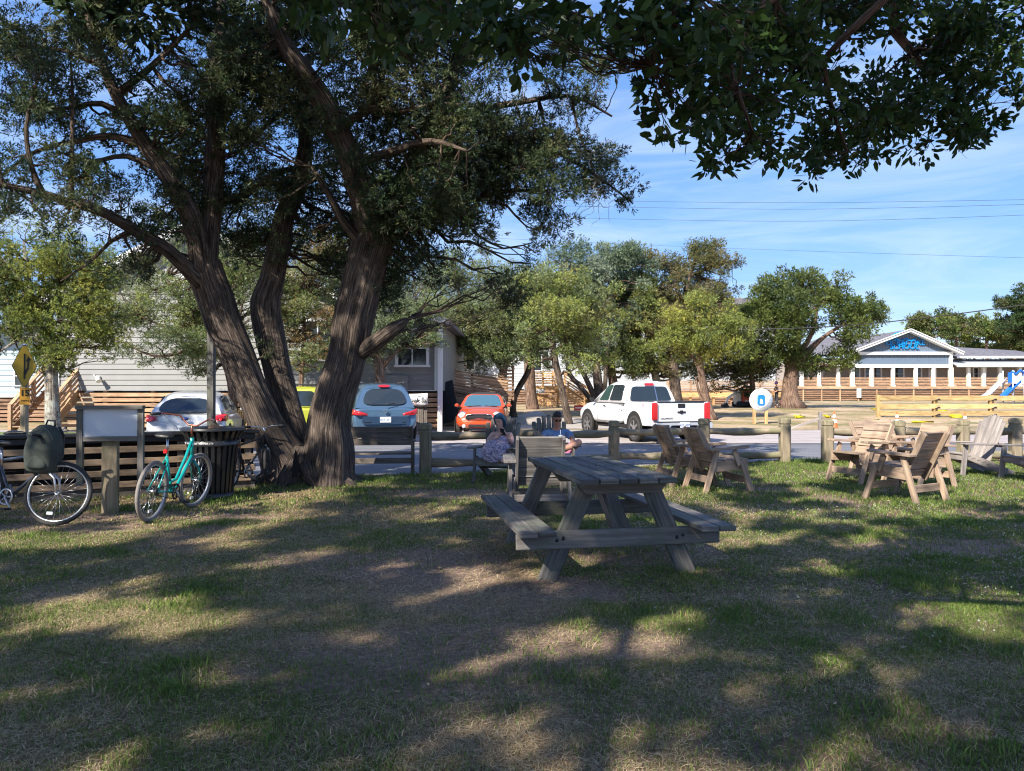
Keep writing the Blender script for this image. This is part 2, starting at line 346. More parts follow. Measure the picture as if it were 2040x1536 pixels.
n2 = nd(nt, 'TexNoise', Scale=60.0, Detail=3.0); nt.links.new(c.outputs['Object'], n2.inputs['Vector'])
col = mixc(nt, .6, ramp(nt, n1.outputs[0], [(.35, (.13, .13, .14)), (.65, (.20, .20, .21))]), ramp(nt, n2.outputs[0], [(.3, (.6, .6, .6)), (.7, (1.4, 1.4, 1.4))]), 'MULTIPLY')
nt.links.new(col, p.inputs['Base Color']); p.inputs['Roughness'].default_value = .85; bump(nt, p, n2.outputs[0], .3, .01); M['asphalt'] = m
m, nt, p = newmat('pale worn paving'); c = nd(nt, 'TexCoord'); mpp = nd(nt, 'Mapping', Scale=(.3, 1, 1)); nt.links.new(c.outputs['Object'], mpp.inputs[0])
n1 = nd(nt, 'TexNoise', Scale=1.6, Detail=9.0, Roughness=.72); nt.links.new(mpp.outputs[0], n1.inputs['Vector'])
n2 = nd(nt, 'TexNoise', Scale=30.0, Detail=4.0); nt.links.new(c.outputs['Object'], n2.inputs['Vector'])
col = mixc(nt, .6, ramp(nt, n1.outputs[0], [(.35, (.30, .255, .235)), (.65, (.47, .42, .39))]), ramp(nt, n2.outputs[0], [(.3, (.7, .7, .7)), (.7, (1.25, 1.25, 1.25))]), 'MULTIPLY')
nt.links.new(col, p.inputs['Base Color']); p.inputs['Roughness'].default_value = .9; bump(nt, p, n2.outputs[0], .4, .02); M['paving'] = m
strip('road', EDGE+[(60, 21.3), (-60, 21.3), (-60, 9)], -.02, M['asphalt'])
strip('paving', [(-60, 21.3), (60, 21.3), (60, 29.4), (8, 29.0), (-60, 29.0)], -.014, M['paving'])
m2, nt, p = newmat('asphalt joint'); p.inputs['Base Color'].default_value = (.075, .075, .08, 1); p.inputs['Roughness'].default_value = .9
strip('road_seam', [(-60, 21.0), (60, 21.0), (60, 21.25), (-60, 21.25)], -.012, m2)
M['pebble'] = plain('edge gravel', (.36, .31, .27), .95, nscale=9, namt=.35)
strip('verge', [(e[0], e[1]-.05) for e in EDGE if -13 < e[0] < 13]+[(e[0], e[1]+.22+.1*math.sin(e[0]*3)) for e in reversed(EDGE) if -13 < e[0] < 13], -.008, M['pebble'])
# grass strip and kerb at the foot of the left house, path through the trees
M['strip_grass'] = plain('strip turf', (.13, .16, .05), .95, nscale=14, namt=.5)
strip('grass_strip', [(-30, 24.6), (-9.2, 24.6), (-9.0, 26.9), (-30, 26.9)], .01, M['strip_grass'])
strip('path', [(-2.2, 29), (1.2, 29), (4.6, 29), (5.0, 34), (4.4, 44), (3.2, 55), (1.8, 55), (1.4, 44), (-1, 34)], .012, M['concrete'])
# ---------------------------------------------------------------- grass blades (nobody could count them)
def blades(n, ymin, ymax, hmin, hmax, w, seed, xr=None, densf=None):
    r = np.random.default_rng(seed)
    y = np.sqrt(r.uniform(ymin**2, ymax**2, n)) if xr is None else r.uniform(ymin, ymax, n)
    x = (r.uniform(-.72, .72, n)*y if xr is None else r.uniform(*xr, n))
    cl = fbm(x*6, y*6, 71); bare, dry = lawn_masks(x, y)
    keep = (y < edge_y(x)-.02) & (r.random(n) > bare*.8) & (r.random(n) < .35+cl*1.0)
    if densf is not None: keep &= densf(x, y, r)
    x, y, bare, dry, cl = (q[keep] for q in (x, y, bare, dry, cl)); n = len(x)
    isdry = r.random(n) < np.clip(dry*.95+bare*.3, 0, .95)
    h = r.uniform(hmin, hmax, n)*(.6+.8*cl)*np.where(isdry, .75, 1.0); wd = w*r.uniform(.6, 1.3, n)
    a = r.uniform(0, 2*math.pi, n); lean = r.uniform(.15, .9, n)*np.where(isdry, 1.9, 1)
    la = r.uniform(0, 2*math.pi, n); lx, ly = np.cos(la)*lean*h, np.sin(la)*lean*h
    hz = h/np.sqrt(1+lean**2*.5); sx, sy = np.cos(a)*wd/2, np.sin(a)*wd/2; z0 = lawn_z(x, y)-.004
    V = np.empty((n, 5, 3))
    V[:, 0] = np.stack([x-sx, y-sy, z0], 1); V[:, 1] = np.stack([x+sx, y+sy, z0], 1)
    V[:, 2] = np.stack([x+sx*.8+lx*.4, y+sy*.8+ly*.4, z0+hz*.65], 1); V[:, 3] = np.stack([x-sx*.8+lx*.4, y-sy*.8+ly*.4, z0+hz*.65], 1)
    V[:, 4] = np.stack([x+lx, y+ly, z0+hz], 1)
    b = np.arange(n)*5
    F = np.concatenate([np.stack([b, b+1, b+2], 1), np.stack([b, b+2, b+3], 1), np.stack([b+3, b+2, b+4], 1)])
    v = r.uniform(.6, 1.45, n)[:, None]; q = r.random(n)[:, None]
    gc = (np.array([.085, .165, .03])*(1-q)+np.array([.21, .26, .06])*q)*v; dc = (np.array([.56, .45, .25])*(1-q)+np.array([.30, .21, .12])*q)*v
    c = np.where(isdry[:, None], dc, gc)
    return V.reshape(-1, 3), F, np.repeat(c, 5, 0)
M['blade'] = leafmat('grass blade', trans=.3, rough=.6)
parts = [blades(230000, 2.7, 5.2, .014, .04, .0034, 1), blades(190000, 5.0, 8.6, .016, .042, .0052, 2), blades(190000, 8.3, 16.5, .03, .055, .0105, 3)]
# long tufts round posts, trunk and bin
def tuftzones(x, y, r):
    k = np.zeros(len(x), bool)
    for (px, py, rad) in ((430, 993, .55), (700, 955, .8), (560, 968, .5), (220, 1018, .3), (840, 938, .9), (1223, 920, .5), (1563, 918, .4), (1640, 920, .5), (1400, 985, .6), (1840, 1005, .5), (950, 940, .9), (760, 940, 1.0)):
        c = g(px, py, 0); k |= ((x-c.x)**2+(y-c.y)**2) < rad**2*(.3+r.random(len(x)))
    return k
parts.append(blades(260000, 2.9, 16.0, .05, .10, .008, 5, None, tuftzones))
def thatch(n, ymin, ymax, L, w, seed):       # dead straw lying flat between the blades
    r = np.random.default_rng(seed); y = np.sqrt(r.uniform(ymin**2, ymax**2, n)); x = r.uniform(-.72, .72, n)*y
    bare, dry = lawn_masks(x, y); k = (r.random(n) < .25+dry*.8-bare*.35) & (y < edge_y(x)-.1); x, y = x[k], y[k]; n = len(x)
    a = r.uniform(0, 6.283, n); l = L*r.uniform(.5, 1.5, n); c = np.stack([x, y, lawn_z(x, y)+r.uniform(.002, .016, n)], 1)
    d = np.stack([np.cos(a), np.sin(a), r.uniform(-.12, .25, n)], 1)*l[:, None]; s = np.stack([-np.sin(a), np.cos(a), np.zeros(n)], 1)*w*r.uniform(.5, 1.3, (n, 1)); k = np.stack([np.cos(a+1.2), np.sin(a+1.2), np.zeros(n)], 1)*l[:, None]*r.uniform(-.3, .3, (n, 1))
    V = np.stack([c-s, c+s, c+d*.5+k+s, c+d*.5+k-s, c+d], 1).reshape(-1, 3); b = np.arange(n)*5
    F = np.concatenate([np.stack([b, b+1, b+2], 1), np.stack([b, b+2, b+3], 1), np.stack([b+3, b+2, b+4], 1)])
    col = np.array([.62, .50, .31])*r.uniform(.35, 1.3, (n, 1)); return V, F, np.repeat(col, 5, 0)
parts.append(blades(140000, 2.8, 9, .035, .07, .0062, 9, None, lambda x, y, r: (fbm(x*2.2, y*2.2, 44) > .60) & (lawn_masks(x, y)[1] < .62)))
parts += [thatch(120000, 2.7, 5.4, .045, .0011, 31), thatch(120000, 5.2, 10, .06, .002, 32)]
off = 0; VV = []; FF = []; CC = []
for V, F, C in parts: VV.append(V); FF.append(F+off); CC.append(C); off += len(V)
tag(np_mesh('grass', np.concatenate(VV), np.concatenate(FF), M['blade'], None, np.concatenate(CC)), 'short patchy lawn grass, green and straw coloured, under the trees', 'grass', kind='stuff')
# clover flowers
def clover():
    r = np.random.default_rng(8); n = 5200
    y = np.sqrt(r.uniform(4.2**2, 13**2, n)); x = r.uniform(-.1, .72, n)*y
    k = (fbm(x*.8+9, y*.8, 90) > .5) & (lawn_masks(x, y)[0] < .25) & (r.random(n) < sstep(-.2, 2.4, x)) & (y < edge_y(x)-.4) & (r.random(n) < .25+sstep(5.2, 7.5, y)); x, y = x[k], y[k]; n = len(x)
    base = np.array([[1, 0, 0], [.3, .95, 0], [-.8, .6, 0], [-.8, -.6, 0], [.3, -.95, 0], [0, 0, 1.1], [0, 0, -.6]])
    s = r.uniform(.005, .009, n)[:, None, None]
    V = base[None]*s+np.stack([x, y, lawn_z(x, y)+r.uniform(.03, .055, n)], 1)[:, None]
    f = [(0, 1, 5), (1, 2, 5), (2, 3, 5), (3, 4, 5), (4, 0, 5), (1, 0, 6), (2, 1, 6), (3, 2, 6), (4, 3, 6), (0, 4, 6)]
    F = (np.arange(n)*7)[:, None, None]+np.array(f)[None]
    o = np_mesh('clover_flowers', V.reshape(-1, 3), F.reshape(-1, 3), plain('clover white', (.42, .41, .33), .8), None)
    tag(o, 'small white clover flowers scattered over the lawn', 'clover', kind='stuff')
clover()
# fallen leaves and twigs
def litter():
    r = np.random.default_rng(4); n = 900; y = np.sqrt(r.uniform(3**2, 11**2, n)); x = r.uniform(-.7, .7, n)*y
    a = r.uniform(0, 6.28, n); s = r.uniform(.008, .022, n)
    d = np.stack([np.cos(a), np.sin(a), r.uniform(-.2, .2, n)], 1); e = np.stack([-np.sin(a), np.cos(a), r.uniform(-.4, .4, n)], 1)
    c = np.stack([x, y, lawn_z(x, y)+r.uniform(.012, .03, n)], 1); s = s[:, None]
    V = np.stack([c-d*s, c+e*s*.4, c+d*s, c-e*s*.4], 1).reshape(-1, 3); F = np.arange(n*4).reshape(-1, 4)
    col = np.repeat(np.array([.38, .27, .15])*r.uniform(.4, 1.5, (n, 1)), 4, 0)
    tag(np_mesh('leaf_litter', V, F, leafmat('dead leaf', trans=.1), None, col), 'small dry leaves lying in the grass', 'leaf litter', kind='stuff')
litter()
# ================================================================ trees
def unit(v): return v/np.maximum(np.linalg.norm(v, axis=1, keepdims=True), 1e-9)
def foliage(tufts, dirs, k, L, W, spread, pal, seed, shape='kite', clumpcol=None):
    """k small leaf faces fanned round each tuft point; pal = list of (rgb, weight)"""
    r = np.random.default_rng(seed); n = len(tufts)
    D = np.repeat(dirs, k, 0)+r.normal(0, spread, (n*k, 3)); D = unit(D); C = np.repeat(tufts, k, 0)+r.normal(0, L*.35, (n*k, 3))
    S = unit(np.cross(D, r.normal(0, 1, (n*k, 3)))); l = (L*r.uniform(.6, 1.35, (n*k, 1))); w = (W*r.uniform(.6, 1.3, (n*k, 1)))
    if shape == 'kite': P = [C, C+D*l*.45+S*w, C+D*l, C+D*l*.45-S*w]
    else:
        N = np.cross(D, S); P = [C, C+D*l*.3+S*w*.9+N*w*.15, C+D*l*.68+S*w*.75+N*w*.1, C+D*l, C+D*l*.68-S*w*.75+N*w*.1, C+D*l*.3-S*w*.9+N*w*.15]
    q = len(P); V = np.stack(P, 1).reshape(-1, 3); F = np.arange(n*k*q).reshape(-1, q)
    cols = np.array([p[0] for p in pal]); wt_ = np.array([p[1] for p in pal], float); wt_ /= wt_.sum()
    tc = cols[r.choice(len(pal), n, p=wt_)]
    if clumpcol is not None: tc = tc*.5+clumpcol*.5
    c = np.repeat(tc*r.uniform(.7, 1.3, (n, 1)), k, 0)*r.uniform(.75, 1.25, (n*k, 1))
    return V, F, np.repeat(c, q, 0)
def tufts_in(clumps, per_m2, seed, flat=.75, lift=.25):
    """tuft points through clumps (x, y, z, r): denser to the outside"""
    r = np.random.default_rng(seed); T = []; Dd = []; ci = []
    for i, (x, y, z, rad) in enumerate(clumps):
        n = max(4, int(per_m2*rad*rad*4)); d = unit(r.normal(0, 1, (n, 3))); q = rad*r.uniform(.25, 1, (n, 1))**.6
        q = q*(1+.35*np.sin(d[:, :1]*5+i)*np.cos(d[:, 1:2]*4+i*2))
        pos = np.array([x, y, z])+d*q*np.array([1, 1, flat]); T.append(pos); Dd.append(unit(d+np.array([0, 0, lift])+r.normal(0, .35, (n, 3)))); ci += [i]*n
    return np.concatenate(T), np.concatenate(Dd), np.array(ci)
def crown(name, parent, clumps, per_m2, k, L, W, pal, mat, seed, spread=.55, shape='kite', flat=.75, lift=.25, keep=None, local=True):
    T, D, ci = tufts_in(clumps, per_m2, seed, flat, lift)
    if keep is not None: mk = keep(T); T, D, ci = T[mk], D[mk], ci[mk]
    r = np.random.default_rng(seed+5); cc = np.array([p[0] for p in pal])[r.integers(0, len(pal), len(clumps))]
    V, F, C = foliage(T, D, k, L, W, spread, pal, seed+1, shape, cc[ci])
    if local: V = V-np.array(parent.location)
    return np_mesh(name, V, F, mat, parent, C)
def wiggle(p0, p1, n, amp, seed, sag=0):
    r = random.Random(seed); p0 = Vector(p0); p1 = Vector(p1); out = []
    L = (p1-p0).length
    for i in range(n+1):
        t = i/n; a = amp*L*math.sin(math.pi*t) if i not in (0, n) else 0
        out.append(p0.lerp(p1, t)+Vector((r.uniform(-1, 1)*a, r.uniform(-1, 1)*a, r.uniform(-1, 1)*a-sag*math.sin(math.pi*t))))
    return out
def nearest(limbs, p):          # nearest point on a list of (pts, radii)
    best = None
    for pts, rad in limbs:
        for i in range(len(pts)):
            d = (pts[i]-p).length
            if pts[i].z > p.z+.6: d += (pts[i].z-p.z)*.8
            if best is None or d < best[0]: best = (d, pts[i], rad[i])
    return best[1], best[2]
def fluted(seed, amp=.12, m=7):
    def f(a, s, i):
        return 1+amp*noise.noise(Vector((math.cos(a)*1.6, math.sin(a)*1.6, s*.55+seed*9)))*1.6+amp*.5*math.sin(a*m+s*1.1+seed)+amp*.35*noise.noise(Vector((math.cos(a)*5, math.sin(a)*5, s*1.8+seed)))
    return f
def dense(pts, rad, step):      # resample a polyline smoothly (Catmull-Rom)
    P = [Vector(p) for p in pts]; out = []; ro = []
    for i in range(len(P)-1):
        a, b, c, d = P[max(i-1, 0)], P[i], P[i+1], P[min(i+2, len(P)-1)]; n = max(1, int((c-b).length/step))
        for j in range(n):
            t = j/n; out.append(.5*((2*b)+(c-a)*t+(2*a-5*b+4*c-d)*t*t+(3*b-a-3*c+d)*t**3)); ro.append(rad[i]*(1-t)+rad[i+1]*t)
    out.append(P[-1]); ro.append(rad[-1]); return out, ro
def local(pts, o): return [Vector(p)-o.location for p in pts]
def limb(name, parent, pts, rad, mat, n=10, step=.12, amp=.1, seed=1, m=5):
    P, r_ = dense(pts, rad, step); mb = MB(); mb.tube(local(P, parent), r_, n, True, fluted(seed, amp, m)); mb.build(name, mat, parent, recalc=False); return P, r_
def twigs(name, parent, limbs, clumps, mat, r0=.03, seed=3, n=5, subs=3, sag=.05):
    mb = MB(); rr = random.Random(seed); clumps = list(clumps); rr.shuffle(clumps)
    for i, (x, y, z, rad) in enumerate(clumps):
        c = Vector((x, y, z)); s, sr = nearest(limbs, c)
        P = wiggle(s, c, 6, .07, seed*77+i, sag*(c-s).length); a = min(sr*.6, r0*(1+(c-s).length*.35))
        mb.tube(local(P, parent), [a*(1-.75*j/6) for j in range(7)], n, False)
        for k in range(subs):
            d = Vector((rr.gauss(0, 1), rr.gauss(0, 1), rr.gauss(0, .7))).normalized(); q = P[3+k % 4]
            mb.tube(local(wiggle(q, c+d*rad*.9, 3, .1, i*9+k), parent), [a*.4, a*.3, a*.22, a*.12], 4, False)
    return mb.build(name, mat, parent, recalc=False)
M['cedar_bark'] = bark('cedar bark', (.10, .082, .07), (.235, .195, .165), 14)
M['cedar_limb'] = bark('cedar limb bark', (.095, .076, .062), (.22, .175, .145), 10)
M['grey_bark'] = bark('grey lichened bark', (.20, .175, .15), (.38, .36, .31), 7, lichen=(.42, .43, .37))
M['brown_bark'] = bark('brown bark', (.16, .11, .085), (.34, .25, .20), 9)
M['twig'] = bark('twig bark', (.085, .062, .05), (.2, .16, .13), 6)
M['leaf'] = leafmat('needle foliage', trans=.4)
M['broadleaf'] = leafmat('broad leaf', trans=.45, rough=.4)
DARKC = [((.032, .055, .022), 4), ((.05, .078, .028), 4), ((.07, .088, .04), 2), ((.12, .12, .045), 1.2), ((.03, .05, .035), 2)]; DARKC = [(tuple(min(.5, q*1.15) for q in c), w) for c, w in DARKC]
LITEC = [((.12, .155, .05), 4), ((.16, .19, .055), 3), ((.09, .125, .05), 3), ((.17, .20, .12), 2), ((.22, .2, .08), .8)]; LITEC = [(tuple(min(.5, q*1.5) for q in c), w) for c, w in LITEC]
SILVC = [((.13, .17, .10), 4), ((.19, .23, .15), 3), ((.08, .11, .055), 2), ((.23, .26, .19), 1)]; SILVC = [(tuple(min(.5, q*1.45) for q in c), w) for c, w in SILVC]
YELLC = [((.24, .25, .05), 4), ((.17, .20, .045), 4), ((.10, .13, .04), 2), ((.3, .27, .06), 1)]; YELLC = [(tuple(min(.5, q*1.35) for q in c), w) for c, w in YELLC]
OLIVC = [((.12, .12, .045), 4), ((.085, .095, .035), 4), ((.18, .155, .07), 2), ((.06, .075, .03), 2)]; OLIVC = [(tuple(min(.5, q*1.45) for q in c), w) for c, w in OLIVC]
OAKC = [((.045, .085, .022), 4), ((.085, .13, .03), 4), ((.17, .2, .045), 2), ((.03, .05, .018), 2)]; OAKC = [(tuple(min(.5, q*1.35) for q in c), w) for c, w in OAKC]
def px_blob(r, px, py, rx, ry, d, dd, n, rmin, rmax, gaps=()):
    out = []
    t = 0
    while len(out) < n and t < n*30:
        t += 1; a, b, c = r.uniform(-1, 1), r.uniform(-1, 1), r.uniform(-1, 1)
        if a*a+b*b+c*c > 1: continue
        X, Y = px+a*rx, py+b*ry
        if any(((X-q[0])/q[2])**2+((Y-q[1])/q[3])**2 < 1 for q in gaps): continue
        y = d+c*dd; p = at(X, Y, y); out.append((p.x, p.y, p.z, r.uniform(rmin, rmax)))
    return out
# ---------------------------------------------------------------- the big three-stemmed cedar
def big_cedar():
    base = g(612, 962, 0); D = base.y
    t = thing('cedar_tree', 'massive old cedar with three dark shaggy trunks rising from one base', 'tree', (base.x, base.y, 0))
    def PX(lst, w=None):
        pts = []; rad = []
        for q in lst: px, py, wd, d = q; pts.append(at(px, py, d)); rad.append(wd/2/1480*d)
        return pts, rad
    limbs = []
    def L(name, lst, n=12, step=.14, amp=.1, seed=1, mat='cedar_bark', m=5):
        pts, rad = PX(lst); P = limb(name, t, pts, rad, M[mat], n, step, amp, seed, m); limbs.append(P); return P
    L('trunk', [(588, 985, 125, D), (578, 940, 108, D), (556, 895, 78, D), (533, 850, 66, D), (512, 800, 62, D), (494, 760, 63, D), (470, 700, 68, D), (446, 645, 70, D), (428, 590, 70, D-.05), (412, 548, 68, D-.1), (405, 520, 60, D-.15)], 40, .06, .11, 1, m=9)
    L('trunk', [(600, 955, 60, D+.35), (597, 900, 60, D+.4), (580, 845, 56, D+.45), (562, 780, 54, D+.5), (548, 720, 52, D+.5), (533, 650, 54, D+.55), (528, 602, 55, D+.55), (540, 560, 47, D+.6), (553, 500, 43, D+.6), (566, 430, 40, D+.7), (592, 370, 36, D+.8), (608, 290, 30, D+1), (602, 200, 24, D+1.2), (612, 110, 16, D+1.4)], 26, .08, .1, 2, m=7)
    L('trunk', [(648, 985, 135, D-.05), (652, 940, 116, D-.05), (658, 895, 98, D-.05), (657, 850, 84, D), (668, 790, 78, D), (688, 720, 74, D), (701, 643, 76, D), (716, 580, 74, D), (728, 530, 72, D), (742, 480, 76, D), (755, 440, 66, D)], 40, .06, .11, 3, m=9)
    # flared foot with root buttresses
    mb = MB(); prof = []
    for i in range(12):
        z = -.15+i*.07; prof.append((np.interp(z, [-.15, 0, .15, .3, .42, .52, .58, .63], [.84, .70, .60, .53, .48, .40, .30, .12]), z))
    b = 48
    rings = []
    for r_, z in prof:
        rings.append([Vector((math.cos(a)*r_*(1+.10*math.sin(a*7+1)*(1-z)+.07*noise.noise(Vector((math.cos(a)*3, math.sin(a)*3, z*3))))*1.02, math.sin(a)*r_*.72*(1+.1*math.sin(a*5)), z)) for a in [2*math.pi*k/b for k in range(b)]])
    mb.ring_loft(rings, cap=False); mb.uv = [[(mb.v[i][2], math.atan2(mb.v[f[0]][1], mb.v[f[0]][0])*.6+(i % 48 != f[0] % 48)*.078) for i in f] for f in mb.f]; rt = mb.build('root_flare', M['cedar_bark'], t, recalc=True)
    mb = MB()
    for a, l in ((-2.6, .9), (-1.9, .75), (-1.2, .62), (-.55, .78), (.3, .7), (3.4, .8)):
        d = Vector((math.cos(a), math.sin(a)*.8, 0)); mb.tube([d*.35+Vector((0, 0, .28)), d*.6+Vector((0, 0, .12)), d*l+Vector((.05, 0, .03)), d*(l+.35)+Vector((0, .05, -.06))], [.2, .14, .09, .03], 10, True, fluted(a, .15, 4))
    mb.build('root', M['cedar_bark'], t, recalc=False)
    mb = MB(); c = at(589, 922, D-.52)-t.location      # dark insert painted as the shade inside the hollow
    mb.prism([(-.05, -.2), (.02, -.22), (.06, -.08), (.03, .12), (.0, .2), (-.03, .05)], Matrix.Translation(c), .04); mb.build('hollow', M['dark'], t)
    L('limb', [(408, 540, 52, D-.15), (414, 480, 44, D-.2), (422, 400, 41, D-.2), (428, 300, 37, D-.1), (432, 200, 33, D), (432, 100, 27, D+.1), (438, 20, 20, D+.2), (445, -80, 12, D+.3)], 22, .1, .09, 4)
    L('limb', [(402, 545, 44, D-.2), (392, 470, 40, D-.4), (368, 405, 38, D-.6), (330, 345, 32, D-.8), (292, 292, 29, D-.9), (262, 245, 27, D-1), (229, 187, 24, D-1.1), (203, 130, 19, D-1.2), (182, 60, 18, D-1.2), (160, -20, 11, D-1.2)], 20, .1, .09, 5)
    L('limb', [(400, 560, 40, D-.2), (375, 537, 30, D-.4), (330, 495, 26, D-.7), (267, 458, 23, D-1.1), (200, 420, 21, D-1.5), (130, 400, 18, D-1.8), (83, 385, 16, D-2), (0, 367, 13, D-2.2), (-80, 350, 12, D-2.4)], 18, .1, .1, 6)
    L('limb', [(738, 475, 56, D-.1), (724, 400, 50, D-.3), (702, 330, 46, D-.4), (672, 255, 44, D-.6), (640, 195, 43, D-.7), (598, 135, 40, D-.9), (565, 85, 34, D-1), (540, 25, 28, D-1.1), (520, -50, 18, D-1.2)], 22, .1, .1, 7)
    L('limb', [(758, 460, 58, D), (786, 400, 50, D+.1), (822, 330, 44, D+.1), (858, 260, 38, D+.1), (886, 190, 34, D), (905, 130, 26, D), (930, 60, 18, D-.1), (950, -30, 10, D-.1)], 20, .1, .1, 8)
    L('limb', [(722, 700, 34, D-.05), (745, 685, 32, D-.2), (775, 662, 28, D-.35), (800, 645, 20, D-.4), (812, 636, 9, D-.45)], 14, .07, .14, 9, 'cedar_bark')
    L('limb', [(772, 665, 8, D-.35), (790, 664, 6, D-.4), (812, 656, 5, D-.4), (820, 660, 3, D-.4)], 6, .1, .1, 10)
    L('limb', [(470, 640, 12, D), (505, 715, 0.1, D), ][:1]+[(492, 720, 7, D), (520, 712, 5, D+.1)], 6, .1, .1, 10)
    # boughs
    B = [[(740, 500, 24, D), (690, 450, 20, D-.3), (650, 380, 14, D-.5), (620, 330, 8, D-.6)],
         [(760, 470, 26, D), (850, 430, 20, D), (930, 400, 14, D), (1010, 380, 9, D), (1090, 380, 5, D)],
         [(820, 330, 24, D+.1), (900, 310, 20, D), (1000, 300, 14, D-.2), (1100, 300, 10, D-.3), (1190, 350, 6, D-.3), (1262, 405, 3, D-.3)],
         [(860, 260, 22, D+.1), (950, 220, 16, D), (1050, 200, 11, D), (1140, 190, 7, D-.1), (1220, 230, 4, D-.2)],
         [(700, 330, 20, D-.4), (780, 300, 16, D-1), (860, 280, 12, D-1.4), (930, 300, 6, D-1.8)],
         [(430, 250, 22, D), (480, 180, 16, D-.2), (520, 110, 11, D-.3), (560, 50, 7, D-.4)],
         [(424, 400, 20, D-.2), (480, 390, 16, D+.2), (560, 340, 13, D+.6), (640, 330, 9, D+.9), (700, 320, 5, D+1.1)],
         [(292, 292, 20, D-.9), (220, 270, 15, D-1), (150, 280, 11, D-1.1), (70, 300, 8, D-1.2), (0, 350, 5, D-1.3)],
         [(262, 245, 18, D-1), (200, 205, 12, D-1.1), (120, 215, 8, D-1.2), (40, 200, 5, D-1.3)],
         [(330, 345, 16, D-.8), (250, 310, 11, D-.9), (180, 320, 8, D-1), (110, 300, 5, D-1.1)],
         [(229, 187, 18, D-1.1), (300, 130, 12, D-1), (370, 60, 8, D-.9), (420, 10, 5, D-.8)],
         [(203, 130, 15, D-1.2), (130, 100, 10, D-1.3), (60, 90, 6, D-1.4), (-20, 80, 4, D-1.5)],
         [(267, 458, 14, D-1.1), (220, 480, 8, D-1.2), (180, 520, 5, D-1.2), (120, 560, 3, D-1.2)],
         [(83, 385, 14, D-2), (60, 330, 10, D-2), (50, 250, 8, D-2), (70, 160, 5, D-2)],
         [(140, 400, 12, D-1.8), (141, 300, 9, D-1.8), (142, 200, 7, D-1.8), (138, 120, 4, D-1.8)],
         [(905, 130, 18, D), (980, 80, 13, D-.2), (1060, 60, 9, D-.4), (1140, 60, 5, D-.5)],
         [(672, 255, 18, D-.6), (740, 215, 14, D-.9), (800, 220, 10, D-1.1), (870, 200, 6, D-1.3)],
         [(602, 200, 14, D+1.2), (540, 240, 10, D+1.2), (480, 300, 6, D+1.1)],
         [(1140, 190, 6, D-.1), (1150, 250, 5, D-.2), (1175, 320, 4, D-.3), (1200, 380, 2, D-.3)]]
    for i, b_ in enumerate(B): L('bough', b_, 8, .16, .1, 20+i, 'cedar_limb')
    r = random.Random(3)
    gaps = [(190, 205, 48, 38), (160, 500, 60, 34), (55, 320, 40, 26), (1010, 480, 60, 60), (1200, 250, 30, 50), (1010, 420, 40, 20), (60, 250, 26, 26), (620, 490, 34, 34), (640, 150, 24, 20), (300, 90, 24, 20), (700, 250, 18, 14), (260, 400, 30, 16), (900, 470, 60, 24), (1230, 180, 40, 60), (330, 100, 22, 22)]
    cl = []
    for (px, py, rx, ry, d, dd, n, a, b_) in (
        (860, 330, 210, 150, D, 1.5, 74, .30, .52), (760, 130, 240, 140, D, 1.6, 52, .3, .5), (1090, 300, 130, 110, D-.2, 1.0, 40, .22, .38),
        (1190, 350, 60, 70, D-.3, .6, 14, .16, .26), (1040, 440, 110, 40, D, .6, 15, .16, .26), (1250, 405, 30, 16, D-.3, .2, 5, .1, .15), (800, 470, 110, 80, D+.3, .8, 26, .25, .4), (780, 560, 60, 50, D+.5, .5, 11, .2, .32),
        (560, 330, 190, 170, D+.6, 1.4, 62, .26, .44), (380, 380, 110, 110, D+.4, 1.0, 26, .22, .36), (700, 430, 110, 90, D+.9, .6, 18, .22, .36), (480, 110, 200, 140, D-.2, 1.5, 46, .26, .46), (300, 420, 120, 90, D-.3, 1.0, 25, .2, .36),
        (90, 120, 190, 130, D-1.3, 1.2, 42, .26, .42), (90, 380, 150, 90, D-1.7, 1.0, 25, .2, .34), (300, 240, 110, 90, D-.6, 1.0, 19, .2, .34), (500, 490, 100, 60, D+1, .6, 17, .2, .32), (250, 530, 60, 26, D-.8, .5, 8, .15, .24),
        (1150, 130, 120, 90, D-.4, .9, 14, .2, .34), (640, 520, 90, 40, D+1.1, .5, 9, .2, .3), (980, 340, 160, 120, D-.9, .5, 22, .2, .34), (880, 540, 60, 30, D+.6, .4, 7, .15, .25), (1030, 530, 60, 90, D+.8, .3, 16, .14, .24), (700, 480, 200, 60, D+.5, .8, 26, .18, .32), (500, 200, 160, 90, D-.9, .5, 22, .2, .34), (120, 250, 120, 60, D-1.2, .6, 12, .15, .26), (930, 400, 110, 110, D+.2, .8, 22, .22, .36), (820, 200, 200, 140, D-1.2, .6, 24, .24, .38)):
        cl += px_blob(r, px, py, rx, ry, d, dd, n, a, b_, gaps)
    # sprays strung along the boughs
    for pts, rad in limbs[9:]:
        for i in range(3, len(pts), 3):
            if r.random() < .75:
                p = pts[i]; cl.append((p.x+r.uniform(-.3, .3), p.y+r.uniform(-.4, .4), p.z+r.uniform(-.25, .3), r.uniform(.12, .24)))
    # higher tiers above the frame: they belong to the tree and shade the road behind it
    top = []
    for k in range(46):
        a = r.uniform(0, 6.28); q = r.uniform(0, 1)**.5; top.append((base.x+.6+math.cos(a)*q*4.6, base.y+.4+math.sin(a)*q*3.2, r.uniform(7.4, 9.6)-q*1.2, r.uniform(.5, .8)))
    top = [c for c in top if c[1]+1.05*c[2] < 20.6]
    twigs('twigs', t, limbs, cl+top, M['twig'], .022, 3, 5, 3)
    crown('crown', t, cl, 100, 12, .068, .0085, DARKC, M['leaf'], 101, .6, flat=.7)
    crown('crown', t, top, 26, 8, .2, .045, DARKC, M['leaf'], 103, .7)
    # bare grey twigs in the right side of the crown
    mb = MB()
